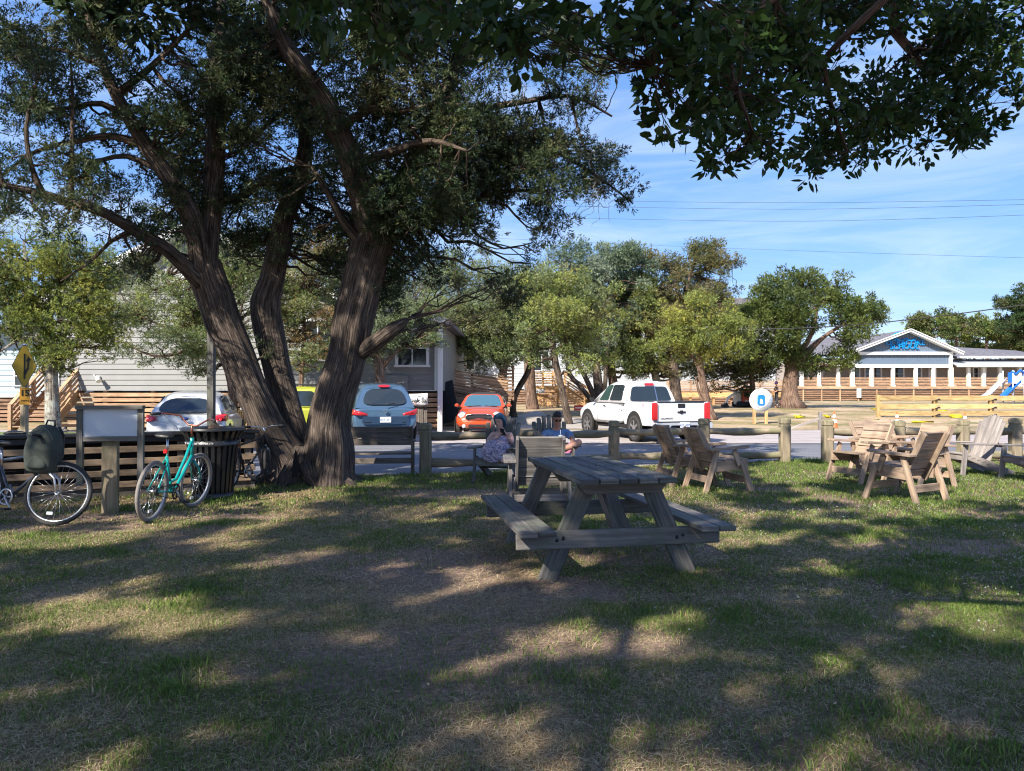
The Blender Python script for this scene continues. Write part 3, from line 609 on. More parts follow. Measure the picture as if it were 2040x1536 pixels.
    for i in range(46):
        px, py = r.uniform(1020, 1240), r.uniform(60, 400)
        if i > 30: px, py = r.uniform(1180, 1260), r.uniform(330, 420)
        p = at(px, py, D-.4+r.uniform(-.5, .5)); s, _ = nearest(limbs, p)
        s = p+(s-p)*min(1, .8/(s-p).length); mb.tube(local(wiggle(s, p, 6, .16, i), t), [.011, .010, .009, .007, .006, .004, .002], 4, False)
        for k in range(3): e = p+Vector((r.uniform(-.3, .3), r.uniform(-.2, .2), r.uniform(-.35, .2))); mb.tube(local(wiggle(p.lerp(s, .5*r.random()), e, 4, .2, i*7+k), t), [.005, .0045, .004, .003, .0015], 4, False)
    mb.build('bare_twigs', M['grey_bark'], t, recalc=False)
big_cedar()
# ---------------------------------------------------------------- background trees
def bg_tree(name, label, base, trunks, blobs, pal, barkm, seed, el=(.16, .035), per=26, k=7, r0=.05, group='trees round the buildings', gaps=(), flat=.7, cr=(.5, .95), dens=1.0, lift=.25, cat='tree', shape='kite'):
    t = thing(name, label, cat, (base.x, base.y, base.z), group=group); limbs = []
    for i, lst in enumerate(trunks):
        pts = [at(q[0], q[1], q[3] if len(q) > 3 else base.y) for q in lst]; rad = [q[2]*.82/2/1480*base.y for q in lst]
        if i == 0 and lst[0][1] > lst[-1][1]: pts[0] = Vector((pts[0].x, pts[0].y, base.z-.1))
        limbs.append(limb('trunk' if i == 0 else 'limb', t, pts, rad, M[barkm], 12 if i == 0 else 8, .3, .13, seed+i, 4))
    r = random.Random(seed); cl = []
    for (px, py, rx, ry, dd) in blobs:
        area = rx*ry*math.pi*(base.y/1480)**2; rm = (cr[0]+cr[1])/2; n = max(3, int(dens*area*2.3/(rm*rm*2.2)))
        cl += px_blob(r, px, py, rx, ry, base.y, dd, n, cr[0]*.7, cr[1], gaps)
        for k in range(max(6, int(n*.6))):          # ragged outer sprays
            a = r.uniform(0, 6.28); q = r.uniform(.95, 1.28)*(1.1 if math.sin(a) < 0 else .95); X, Y = px+math.cos(a)*q*rx, py+math.sin(a)*q*ry
            if any(((X-e[0])/e[2])**2+((Y-e[1])/e[3])**2 < 1 for e in gaps): continue
            o_ = at(X, Y, base.y+r.uniform(-.6, .6)*dd); cl.append((o_.x, o_.y, o_.z, r.uniform(.25, .5)*cr[1]))
    twigs('twigs', t, limbs, cl, M['twig'], r0, seed, 5, 2)
    crown('crown', t, cl, per*2.3, k, el[0]*.82, el[1]*.8, pal, M['leaf'], seed, .6, flat=flat, lift=lift, shape=shape); return t
G = 'small trees standing in front of the houses'
# left oak with the pale trunk
b = at(100, 858, 19.5); b.z = 0
bg_tree('oak_tree', 'small evergreen oak with a pale lichened trunk behind the yellow road sign', b,
 [[(108, 862, 40), (104, 800, 30), (102, 750, 29), (100, 715, 32), (88, 690, 30), (70, 640, 22), (58, 580, 16), (50, 520, 9), (46, 480, 5)],
  [(98, 705, 22), (120, 680, 16), (140, 640, 11), (175, 600, 7), (200, 570, 4)], [(66, 620, 16), (40, 560, 11), (10, 520, 8), (-30, 500, 5)], [(88, 690, 14), (60, 670, 12), (30, 680, 9), (0, 700, 5)],
  [(62, 600, 14), (90, 575, 11), (120, 570, 8), (150, 585, 5)], [(100, 712, 14), (120, 716, 9), (128, 735, 7)]],
 [(60, 520, 110, 60, 1.4), (150, 600, 110, 70, 1.2), (40, 640, 90, 60, 1.2), (150, 690, 70, 30, .8), (215, 640, 50, 50, .8), (110, 720, 40, 26, .5), (-60, 560, 90, 110, 1.2), (170, 530, 70, 40, .8)],
 OAKC+YELLC+YELLC[:2], 'grey_bark', 201, (.07, .016), 60, 8, .03, G, gaps=[(235, 600, 30, 22), (112, 790, 60, 40), (20, 770, 60, 60)], cr=(.28, .5), dens=1.45)
b = at(430, 850, 23.5); b.z = 0
bg_tree('cedar_tree', 'bushy light green cedar drooping over the grey house wall, behind the leftmost dark trunk', b,
 [[(466, 850, 22), (460, 760, 20), (430, 690, 16), (390, 640, 12), (350, 590, 7), (330, 550, 4)], [(430, 690, 11), (370, 700, 8), (310, 710, 6), (260, 690, 3)], [(400, 650, 9), (330, 650, 6), (280, 630, 3)]],
 [(345, 600, 110, 70, 1.4), (330, 680, 110, 40, 1.2), (400, 560, 70, 50, 1.2), (440, 500, 80, 50, 1.2), (500, 560, 60, 60, 1.2), (260, 590, 50, 50, 1), (420, 650, 70, 60, 1.2), (400, 725, 40, 22, .8)],
 LITEC, 'brown_bark', 211, (.085, .016), 55, 8, .03, G, cr=(.3, .6), dens=1.35)
b = at(600, 855, 24.2); b.z = 0
bg_tree('cedar_tree', 'light green cedar with a rusty patch seen between the middle and the thick dark trunk', b,
 [[(601, 855, 14), (600, 770, 12), (604, 700, 10), (606, 640, 7), (600, 590, 4)], [(604, 690, 7), (640, 660, 5), (660, 640, 3)]],
 [(600, 520, 90, 50, 1.2), (660, 480, 60, 40, 1.2), (600, 640, 70, 70, 1.1), (600, 600, 60, 60, 1), (620, 700, 50, 34, .8)],
 LITEC+[((.32, .14, .07), 1.2)], 'brown_bark', 221, (.085, .016), 55, 8, .03, G, cr=(.3, .5), dens=1.45)
b = at(758, 850, 25.6); b.z = 0
bg_tree('cedar_tree', 'silvery green cedar rising above the blue car roof against the grey siding', b,
 [[(759, 852, 26), (758, 790, 24), (756, 740, 24), (752, 700, 20), (745, 660, 13), (740, 620, 8)], [(758, 735, 15), (780, 710, 10), (800, 690, 6)], [(752, 725, 14), (735, 700, 10), (715, 680, 6)], [(756, 720, 12), (766, 680, 9), (780, 640, 5)]],
 [(700, 560, 80, 50, 1.4), (780, 545, 80, 50, 1.4), (850, 590, 40, 40, 1.2), (745, 640, 60, 60, 1.2), (800, 640, 70, 55, 1.2), (830, 600, 50, 50, 1.2), (760, 690, 60, 24, .9), (730, 600, 60, 50, 1), (860, 650, 30, 40, .8)],
 SILVC+LITEC[:2], 'brown_bark', 231, (.085, .016), 55, 8, .03, G, cr=(.3, .55), dens=1.45)
# the cluster in the middle
def gb(px, py): return g(px, py)
b = gb(1003, 836)
bg_tree('cedar_tree', 'spreading cedar with a grey lichened trunk just behind the orange car', b,
 [[(1004, 840, 24), (1000, 800, 22), (1000, 760, 22), (1003, 730, 20), (1006, 700, 15), (1004, 640, 9), (1000, 580, 5)], [(1003, 740, 14), (985, 715, 11), (960, 700, 8), (930, 680, 5)], [(1006, 728, 13), (1030, 700, 10), (1055, 680, 7), (1090, 650, 4)], [(1004, 700, 9), (960, 640, 7), (920, 610, 4)]],
 [(940, 700, 100, 30, 2), (1040, 695, 60, 26, 2), (960, 590, 95, 70, 2.2), (1010, 630, 110, 70, 2.4), (900, 620, 60, 50, 1.6), (960, 680, 90, 34, 1.6), (1060, 600, 60, 60, 2), (900, 560, 40, 36, 1.4), (1040, 560, 60, 40, 1.6), (870, 660, 40, 40, 1.2)],
 LITEC+SILVC[:2]+OLIVC[:2], 'grey_bark', 241, (.14, .028), 30, 8, .05, G, cr=(.45, .85), dens=1.0)
b = gb(1022, 832)
bg_tree('cedar_tree', 'cedar with a dark trunk curving up to the right beside the deck stairs', b,
 [[(1024, 838, 20), (1022, 815, 16), (1026, 790, 15), (1038, 765, 15), (1052, 740, 14), (1060, 700, 12), (1066, 650, 8)], [(1058, 700, 9), (1080, 680, 7), (1110, 650, 4)]],
 [(1080, 600, 70, 50, 1.8), (1070, 650, 60, 40, 1.6)], LITEC+OLIVC, 'cedar_limb', 251, (.15, .03), 28, 8, .05, G, cr=(.45, .8))
b = gb(1062, 815)
bg_tree('cedar_tree', 'cedar with a thick reddish trunk standing left of the wooden deck', b,
 [[(1062, 818, 34), (1058, 790, 27), (1055, 750, 27), (1054, 710, 25), (1052, 670, 18), (1056, 600, 10)], [(1054, 700, 14), (1080, 670, 10), (1100, 640, 6)]],
 [(1060, 600, 60, 50, 2.6), (1110, 640, 60, 40, 2.4), (1030, 660, 50, 30, 2)], OLIVC+LITEC[:2], 'brown_bark', 261, (.2, .04), 20, 8, .07, G, cr=(.7, 1.2))
b = gb(1131, 846)
bg_tree('cedar_tree', 'cedar with a slim dark trunk leaning left in front of the wooden deck', b,
 [[(1134, 848, 22), (1128, 815, 18), (1120, 780, 17), (1112, 745, 16), (1104, 710, 15), (1102, 670, 11), (1110, 610, 7), (1120, 560, 4)], [(1104, 700, 9), (1140, 670, 7), (1170, 640, 4)]],
 [(1140, 705, 70, 28, 2), (1130, 600, 80, 60, 2), (1110, 650, 70, 50, 1.8), (1170, 650, 60, 50, 1.8), (1100, 560, 50, 30, 1.4)], LITEC+YELLC[:2], 'cedar_limb', 271, (.14, .028), 30, 8, .05, G, cr=(.45, .85))
b = gb(1190, 820)
bg_tree('cedar_tree', 'tall blue green cedar with several leaning dark trunks behind the white pickup bonnet', b,
 [[(1196, 824, 26), (1194, 790, 22), (1190, 750, 20), (1188, 700, 16), (1190, 640, 11), (1194, 560, 6)], [(1196, 815, 15), (1180, 780, 14), (1165, 750, 13), (1150, 720, 11), (1140, 680, 7)], [(1192, 815, 14), (1172, 790, 13), (1152, 765, 12), (1135, 745, 11), (1126, 700, 7)], [(1200, 800, 13), (1206, 760, 12), (1208, 720, 9), (1214, 680, 6)], [(1194, 570, 8), (1230, 520, 5), (1268, 492, 3)]],
 [(1180, 715, 50, 30, 2), (1190, 530, 80, 36, 2.4), (1185, 580, 90, 50, 2.6), (1240, 520, 36, 22, 1.2), (1150, 505, 50, 22, 1.4), (1200, 650, 60, 50, 2), (1255, 500, 18, 10, .5)], SILVC+[((.07, .12, .08), 4), ((.10, .15, .10), 3)], 'cedar_limb', 281, (.18, .034), 24, 8, .06, G, cr=(.5, 1.0))
b = gb(1228, 818)
bg_tree('cedar_tree', 'yellow green cedar with a straight reddish trunk above the pickup cab', b,
 [[(1228, 822, 28), (1224, 780, 24), (1218, 740, 20), (1214, 700, 17), (1218, 640, 11), (1230, 580, 6)], [(1216, 710, 10), (1190, 680, 8), (1170, 650, 4)]],
 [(1240, 712, 60, 26, 2), (1225, 620, 80, 60, 2.2), (1270, 600, 60, 60, 2), (1230, 680, 60, 36, 1.8)], LITEC+YELLC[:2], 'brown_bark', 291, (.16, .03), 28, 8, .06, G, cr=(.45, .9))
b = gb(1310, 815)
bg_tree('cedar_tree', 'cedar with a bleached forked trunk rising behind the pickup bed', b,
 [[(1316, 818, 24), (1312, 780, 20), (1304, 740, 19), (1298, 710, 17), (1296, 680, 14), (1290, 640, 9), (1300, 560, 6)], [(1298, 700, 10), (1310, 680, 9), (1322, 650, 6)], [(1298, 695, 10), (1284, 690, 8), (1275, 678, 5)]],
 [(1290, 725, 40, 24, 2), (1340, 715, 40, 30, 2), (1310, 600, 60, 60, 2.2), (1300, 650, 60, 40, 2)], OLIVC+LITEC[:1], 'grey_bark', 301, (.16, .03), 28, 8, .06, G, cr=(.5, .9), gaps=[(1300, 700, 30, 22)])
b = gb(1345, 818)
bg_tree('cedar_tree', 'tall layered brownish cedar with spiky top and boughs reaching right over the pickup', b,
 [[(1352, 820, 28), (1346, 780, 26), (1342, 730, 24), (1346, 680, 20), (1360, 620, 15), (1375, 550, 9), (1390, 500, 4)], [(1375, 550, 9), (1420, 530, 6), (1472, 516, 3)], [(1372, 570, 7), (1330, 530, 5), (1290, 515, 3)]],
 [(1380, 520, 70, 26, 1.8), (1440, 520, 36, 12, .9), (1350, 560, 70, 40, 2), (1390, 590, 60, 40, 2), (1340, 640, 60, 50, 2), (1430, 590, 40, 20, 1.4), (1405, 490, 22, 12, .6), (1290, 520, 30, 12, .8), (1335, 710, 30, 40, 1.2)],
 OLIVC+[((.2, .15, .07), 2)], 'cedar_limb', 311, (.17, .032), 26, 8, .06, G, cr=(.4, .85))
b = gb(1408, 836)
bg_tree('cedar_tree', 'bright yellow green cedar standing right behind the pickup tailgate', b,
 [[(1416, 842, 34), (1410, 815, 24), (1405, 785, 20), (1398, 750, 18), (1394, 710, 15), (1396, 660, 10), (1404, 610, 5)], [(1396, 745, 9), (1380, 710, 7), (1364, 690, 4)], [(1396, 720, 9), (1430, 700, 6), (1460, 690, 3)], [(1408, 820, 7), (1392, 780, 6), (1386, 750, 4)]],
 [(1400, 660, 90, 36, 2), (1380, 620, 60, 30, 1.6), (1345, 690, 50, 26, 1.4), (1450, 670, 50, 40, 1.4), (1420, 700, 60, 30, 1.4)], YELLC+LITEC[:1], 'brown_bark', 321, (.15, .028), 32, 8, .05, G, cr=(.4, .75), dens=1.1)
b = gb(1500, 812)
bg_tree('cedar_tree', 'low dark cedar between the yellow green cedar and the old spreading cedar', b,
 [[(1500, 814, 14), (1500, 780, 12), (1496, 740, 11), (1490, 700, 8), (1480, 640, 4)]],
 [(1470, 720, 60, 40, 2), (1500, 740, 40, 36, 1.8), (1420, 745, 40, 30, 1.6), (1480, 660, 50, 40, 1.8)], OLIVC+DARKC[:2], 'cedar_limb', 331, (.22, .04), 18, 8, .07, G, cr=(.6, 1.1))
b = gb(1576, 813)
bg_tree('cedar_tree', 'old spreading cedar with a flared pale trunk and bare lower limbs left of the school', b,
 [[(1578, 818, 74), (1575, 800, 46), (1573, 775, 37), (1576, 745, 35), (1580, 715, 30), (1584, 680, 20), (1590, 620, 11)], [(1576, 745, 24), (1596, 715, 17), (1620, 690, 13), (1650, 665, 9), (1690, 640, 5)], [(1580, 725, 17), (1606, 685, 13), (1622, 650, 9), (1630, 600, 5)], [(1574, 740, 15), (1560, 700, 12), (1545, 660, 8), (1530, 620, 4)], [(1584, 735, 12), (1620, 725, 9), (1650, 728, 5)], [(1582, 690, 12), (1600, 640, 9), (1640, 600, 5)]],
 [(1620, 600, 90, 44, 4), (1680, 640, 60, 36, 3), (1560, 640, 60, 50, 3), (1530, 700, 50, 46, 2.4), (1680, 710, 26, 14, 1.5), (1640, 570, 50, 22, 2), (1555, 570, 30, 20, 1.5), (1730, 625, 26, 12, 1.2), (1600, 720, 24, 20, 1.5), (1510, 620, 24, 20, 1.5)],
 [((.09, .13, .03), 4), ((.14, .17, .04), 3), ((.05, .075, .025), 3)], 'brown_bark', 341, (.26, .05), 15, 8, .09, G, gaps=[(1630, 690, 50, 34)], cr=(.7, 1.25), dens=1.0)
# far trees behind the school and at the right edge
rr = random.Random(9); G2 = 'bushy trees behind the school'
for i, (px, py, rx, ry) in enumerate(((1850, 655, 34, 22), (1905, 650, 40, 26), (1965, 658, 40, 26), (2020, 668, 36, 24), (1940, 690, 60, 16), (2010, 700, 50, 14))):
    d = 118+i*4; b = at(px, 790, d); b.z = .35
    bg_tree('broadleaf_tree', ['rounded olive tree peeking over the school roof beside the gable', 'tallest of the rounded olive trees over the right school roof', 'rounded olive tree over the square roof vents', 'rounded olive tree at the far end of the school roof', 'low olive tree filling the gap just above the right roof ridge', 'low olive tree touching the roof slope at the photo edge'][i], b,
     [[(px, 800, 10), (px+2, 740, 8), (px, py, 5)]], [(px, py, rx, ry, 3.5)], OAKC+OLIVC[:2], 'brown_bark', 400+i, (.55, .13), 7, 7, .15, G2, cr=(1.1, 2.0), dens=1.0)
b = at(2030, 800, 62); b.z = .35
bg_tree('cedar_tree', 'dark feathery cedar cut off by the right edge above the playground', b, [[(2082, 800, 16), (2076, 720, 12), (2050, 600, 5)]], [(2020, 600, 26, 22, 1.4), (2030, 640, 36, 26, 1.8), (2060, 620, 40, 50, 2)], DARKC+OAKC[:1], 'brown_bark', 420, (.26, .05), 15, 8, .08, G, cr=(.6, 1.0))
for i, (px, py, rx, ry, d) in enumerate(((905, 690, 60, 40, 62), (1190, 690, 70, 50, 70), (1040, 655, 110, 40, 75), (1450, 650, 80, 40, 72), (30, 720, 40, 40, 48))):
    b = at(px, 800, d); b.z = .35
    bg_tree('broadleaf_tree', ['shaded green tree behind the ramp landing of the grey house', 'shaded green tree deep behind the leaning dark trunks', 'wide shaded tree behind the middle cedars', 'shaded green tree over the white building left of the old cedar', 'shaded shrub like tree left of the oak beside the blue house'][i], b, [[(px, 805, 10), (px, 740, 8), (px, py, 5)]], [(px, py, rx, ry, 2.5)], DARKC+LITEC[:2], 'brown_bark', 430+i, (.32, .07), 11, 7, .1, G, cr=(.8, 1.4), dens=.8)
# ================================================================ broadleaf tree over the lawn and the shade trees behind the viewer
BLEAF = [((.028, .06, .016), 4), ((.045, .085, .02), 3), ((.07, .11, .025), 1)]
def overhang():
    t = thing('broadleaf_tree', 'dark broad leaved tree whose leafy boughs hang into view above the table', 'tree', (5.2, -1.4, 0))
    limbs = []
    def L(name, pts, rad, n=10, seed=1): limbs.append(limb(name, t, [Vector(p) for p in pts], rad, M['brown_bark'], n, .15, .1, seed))
    L('trunk', [(5.2, -1.4, -.2), (5.15, -1.35, .8), (5.0, -1.2, 1.9), (4.7, -.9, 3.0), (4.3, -.5, 4.2), (4.0, -.2, 5.4), (3.8, 0, 6.6)], [.30, .25, .22, .2, .16, .12, .06], 16)
    L('limb', [(4.7, -.9, 3.0), (4.2, .1, 3.6), (3.4, 1.3, 3.8), (2.6, 2.4, 3.75), (2.0, 3.0, 3.5), (1.7, 3.3, 3.3)], [.15, .12, .09, .06, .04, .02], 10, 2)
    L('limb', [(4.5, -.7, 3.6), (4.3, .8, 3.9), (3.7, 2.3, 4.0), (3.2, 3.3, 3.8), (2.9, 3.9, 3.6)], [.13, .11, .08, .05, .03], 10, 3)
    L('limb', [(4.3, -.5, 4.2), (3.0, .3, 4.0), (1.5, 1.1, 3.7), (.4, 1.7, 3.4), (-.3, 2.0, 3.15), (-.9, 2.3, 3.0)], [.12, .1, .08, .05, .03, .02], 10, 4)
    a, b = at(1780, -30, 4.0), at(1856, 150, 4.1)
    L('limb', [(3.7, 2.3, 4.0), a, at(1785, 60, 4.0), at(1818, 100, 4.0), b, at(1885, 210, 4.1)], [.045, .03, .026, .022, .018, .008], 8, 5)
    L('bough', [(2.6, 2.4, 3.75), at(1440, 60, 2.8), at(1470, 180, 2.8), at(1500, 260, 2.8)], [.03, .016, .01, .005], 6, 6)
    L('bough', [(2.0, 3.0, 3.5), at(1640, 120, 3.3), at(1660, 220, 3.4), at(1690, 300, 3.4)], [.024, .015, .01, .004], 6, 7)
    L('bough', [(1.5, 1.1, 3.7), (1.1, 1.9, 3.3), at(1330, 40, 2.4), at(1300, 130, 2.4)], [.035, .02, .01, .005], 6, 8)
    r = random.Random(5); cl = []
    gaps = [(1735, 105, 62, 34), (1560, 330, 50, 26), (1985, 300, 60, 30), (1700, 110, 40, 16), (1880, 60, 20, 12), (1300, 190, 22, 30)]
    for (px, py, rx, ry, d, dd, n, ra, rb) in (
        (1370, 70, 140, 110, 3.7, .4, 46, .07, .13), (1390, 190, 120, 60, 3.9, .4, 26, .06, .11), (1330, 230, 80, 50, 3.9, .2, 13, .05, .09), (1470, 250, 130, 90, 4.6, .4, 34, .08, .14), (1520, 120, 160, 130, 4.8, .5, 60, .10, .18),
        (1680, 200, 200, 110, 5.6, .5, 56, .11, .2), (1900, 160, 190, 110, 6.2, .6, 56, .13, .22), (1700, 30, 360, 60, 5.6, .7, 80, .13, .22), (1870, 260, 130, 50, 6.0, .4, 22, .1, .17), (1730, 290, 130, 40, 5.5, .4, 20, .09, .15), (1560, 320, 80, 30, 5.2, .3, 9, .07, .12), (1440, 330, 30, 30, 4.9, .2, 5, .05, .09), (1950, 60, 130, 60, 6.2, .5, 30, .12, .2),
        (640, -10, 180, 60, 3.6, .3, 22, .07, .13), (850, 10, 260, 70, 3.5, .4, 46, .07, .13), (1080, 30, 140, 70, 3.4, .3, 22, .06, .12), (1040, 90, 60, 40, 3.3, .2, 7, .05, .08), (940, 80, 70, 30, 3.4, .2, 6, .05, .08), (600, 60, 90, 30, 3.8, .2, 5, .05, .09), (760, 70, 60, 30, 3.5, .2, 5, .05, .09), (1300, 20, 100, 60, 3.4, .3, 22, .07, .12), (1620, 350, 26, 14, 5.4, .1, 2, .05, .06)):
        cl += px_blob(r, px, py, rx, ry, d*.66, dd*.7, n, ra*.66, rb*.66, gaps)
    up = []
    for k in range(120):
        a = r.uniform(0, 6.28); q = r.uniform(0, 1)**.5; up.append((2.8+math.cos(a)*q*4.2, .6+math.sin(a)*q*3.2, r.uniform(5.2, 7.0)-q, r.uniform(.35, .6)))
    cl = [c for c in cl if r.random() < (.42 if 1020+c[0]/c[1]*1480 > 1560 else .5)]; up = [c for c in up if r.random() < .2]
    up = [c for c in up if c[2] > CH+.62*max(c[1], 0)+.5]
    twigs('twigs', t, limbs, cl, M['twig'], .006, 3, 4, 3, .06); twigs('twigs', t, limbs, up, M['twig'], .02, 4, 4, 2)
    crown('crown', t, cl, 420, 4, .049, .0125, BLEAF, M['broadleaf'], 501, .55, 'leaf', flat=.8, lift=-.1)
    crown('crown', t, up, 60, 6, .12, .032, BLEAF, M['broadleaf'], 503, .7, 'leaf')
overhang()
SHL = leafmat('shade tree leaf', trans=.25)
def shade():
    r = random.Random(12); trees = {}
    for key, lab, bx, by, h in (('a', 'tall shade tree on the left behind the viewpoint, throwing dappled shade over the lawn', -10.5, -4.5, 8.5), ('b', 'tall shade tree straight behind the viewpoint with a wide crown over the lawn', -4.2, -6.6, 9.0)):
        t = thing('shade_tree', lab, 'tree', (bx, by, 0), group='shade trees behind the viewpoint'); limbs = [limb('trunk', t, [Vector((bx, by, -.2)), Vector((bx+.1, by, 2)), Vector((bx+.2, by+.3, 4.5)), Vector((bx, by+.4, h-1)), Vector((bx, by+.4, h+1))], [.42, .34, .28, .2, .06], M['brown_bark'], 14, .3, .1, 3)]
        for k in range(7):
            a = k*.9; limbs.append(limb('limb', t, [Vector((bx+.2, by+.3, 4+k*.4)), Vector((bx+math.cos(a)*1.8, by+math.sin(a)*1.8, 5.8+k*.3)), Vector((bx+math.cos(a)*4, by+math.sin(a)*4, h-.6))], [.16, .1, .03], M['brown_bark'], 8, .4, .1, k))
        trees[key] = (t, limbs, [])
    def prob(x, y):
        n = float(fbm(np.array(x*.55+4), np.array(y*.55+2), 61, 3))
        if x < 1.6:
            lim = 6.5+(x+4.7)*.6 if x < -1.4 else 8.2
            if y < lim: return 1
            if -2.0 < x < 1.7 and y > 10.6: return .6
            if -2.0 < x < 1.7: return .35
            return .1 if n < .52 else .4
        lim = 6.8
        if y < lim: return 1
        if x < 2.2 and y > 14: return .9
        return .6 if n > .60 else .03
    pts = []
    # even cover: jittered grid of shade targets, bigger gaps near the viewer where the photo shows pools of sun
    for gx in np.arange(-9.5, 12, .43):
        for gy in np.arange(-.5, 21.5, .43):
            x = gx+r.uniform(-.22, .22); y = gy+r.uniform(-.22, .22)
            if abs(x) > .85*max(y, 0)+3: continue
            m = float(fbm(np.array(x*2.7+1), np.array(y*2.3+5), 67, 2)); q = 1 if y > 7.5 else (.12 if m > (.59 if x < 1 else .65) else .985)
            if r.random() > prob(x, y)*q: continue
            pts.append((x, y))
    for x, y in pts:
        h = r.uniform(7.2, 9.8); o = h/math.tan(R(SUN_EL)); cx, cy = x-math.sin(R(SUN_AZ))*o, y-math.cos(R(SUN_AZ))*o
        if cy > 0 and h < CH+.62*cy+.9: continue
        k = 'a' if (cx+10.5)**2+(cy+4.5)**2 < (cx+4.2)**2+(cy+6.6)**2 else 'b'; trees[k][2].append((cx, cy, h, r.uniform(.22, .36)))
    for i, (t, limbs, cl) in enumerate(trees.values()):
        twigs('twigs', t, limbs, cl, M['twig'], .014, 7+i, 3, 0); crown('crown', t, cl, 170, 5, .11, .04, [((.10, .17, .045), 1), ((.15, .22, .06), 1)], SHL, 520+i, .8, 'leaf', flat=.5)
shade()
# ================================================================ buildings
def lap_wall(mb, x0, x1, z0, z1, y, lap=.18, topf=None, t=.03):
    """real lap siding facing -y in local space; topf(z) -> (xa, xb) clips a gable"""
    z = z0
    while z < z1-.01:
        zt = min(z+lap, z1); a, b = (x0, x1) if topf is None else topf(z); a2, b2 = (x0, x1) if topf is None else topf(zt)
        a, b, a2, b2 = max(a, x0), min(b, x1), max(a2, x0), min(b2, x1)
        if b-a < .05: break
        if b2 < a2: a2 = b2 = (a2+b2)/2
        k = len(mb.v); mb.v += [(a, y-t, z), (b, y-t, z), (b2, y, zt), (a2, y, zt), (a, y+.001, z), (b, y+.001, z)]
        mb.face([k, k+1, k+2, k+3]); mb.face([k+4, k+5, k+1, k]); z = zt
def window(parent, x0, x1, z0, z1, y, trim, name='window', mull=1, tw=.11):
    mb = MB(); w = x1-x0; h = z1-z0
    for xa in (x0-tw/2, x1+tw/2): mb.box((xa, y-.03, (z0+z1)/2), (tw, .05, h+.004))
    mb.box(((x0+x1)/2, y-.032, z1+tw/2), (w+2*tw+.05, .06, tw)); mb.box(((x0+x1)/2, y-.045, z0-tw*.35), (w+2*tw+.08, .09, tw*.7))
    for k in range(mull): mb.box((x0+w*(k+1)/(mull+1), y-.02, (z0+z1)/2), (.04, .03, h-.01))
    mb.box(((x0+x1)/2, y-.022, (z0+z1)/2), (w-.01, .03, .04))
    o = mb.build(name, trim, parent); p = MB(); p.box(((x0+x1)/2, y-.006, (z0+z1)/2), (w, .012, h)); p.build('pane', M['winglass'], o); return o
def slats(mb, p0, p1, z0, z1, n, h, t=.03, slope=0):   # horizontal boards between two plan points
    p0 = Vector(p0); p1 = Vector(p1)
    for k in range(n):
        z = z0+(z1-z0)*(k+.5)/n; mb.board((p0.x, p0.y, z), (p1.x, p1.y, z+slope), h, t)
def railing(parent, pts, h, n, mat, post=.1, step=1.6, bh=.09, cap=True, name='railing'):
    """posts + slat boards + cap along a 3D polyline (floor level)"""
    mb = MB()
    for a, b in zip(pts[:-1], pts[1:]):
        a = Vector(a); b = Vector(b); L = (Vector((b.x, b.y))-Vector((a.x, a.y))).length; m = max(1, round(L/step))
        for k in range(m+1): q = a.lerp(b, k/m); mb.box((q.x, q.y, q.z+h/2), (post, post, h+.02))
        u = (b-a); nn = Vector((u.y, -u.x, 0)).normalized()*(post/2+.018)
        for k in range(n):
            z = h*(.1+.86*(k+.5)/n); mb.board(a+nn+Vector((0, 0, z)), b+nn+Vector((0, 0, z)), bh, .03)
        if cap: mb.board(a+Vector((0, 0, h+.03)), b+Vector((0, 0, h+.03)), .04, post+.06)
    return mb.build(name, mat, parent)
M['grey_side'] = plain('grey painted siding', (.235, .235, .23), .65, nscale=1.5, namt=.07)
M['white_side'] = plain('pale siding', (.40, .42, .44), .65, nscale=1.5, namt=.05)
M['blue_side'] = plain('blue grey boards', (.12, .165, .23), .6, nscale=2, namt=.08)
M['blue_house'] = plain('blue grey render', (.33, .42, .5), .7, nscale=2, namt=.08)
M['trim_w'] = plain('off white trim', (.74, .75, .76), .5)
m, nt, p = newmat('grey shingles'); c = nd(nt, 'TexCoord'); br = nd(nt, 'TexBrick', Scale=2.2); br.inputs['Color1'].default_value = (.12, .115, .13, 1); br.inputs['Color2'].default_value = (.18, .172, .185, 1); br.inputs['Mortar'].default_value = (.10, .10, .11, 1); br.inputs['Mortar Size'].default_value = .012; br.inputs['Brick Width'].default_value = .7; br.inputs['Row Height'].default_value = .32
nt.links.new(c.outputs['Object'], br.inputs['Vector']); n1 = nd(nt, 'TexNoise', Scale=5.0, Detail=6.0); nt.links.new(c.outputs['Object'], n1.inputs['Vector'])
nt.links.new(mixc(nt, .5, br.outputs[0], ramp(nt, n1.outputs[0], [(.3, (.6, .6, .6)), (.7, (1.3, 1.3, 1.3))]), 'MULTIPLY'), p.inputs['Base Color']); p.inputs['Roughness'].default_value = .9; M['shingle'] = m
M['tin'] = plain('pale metal roof', (.55, .58, .62), .4, .3)
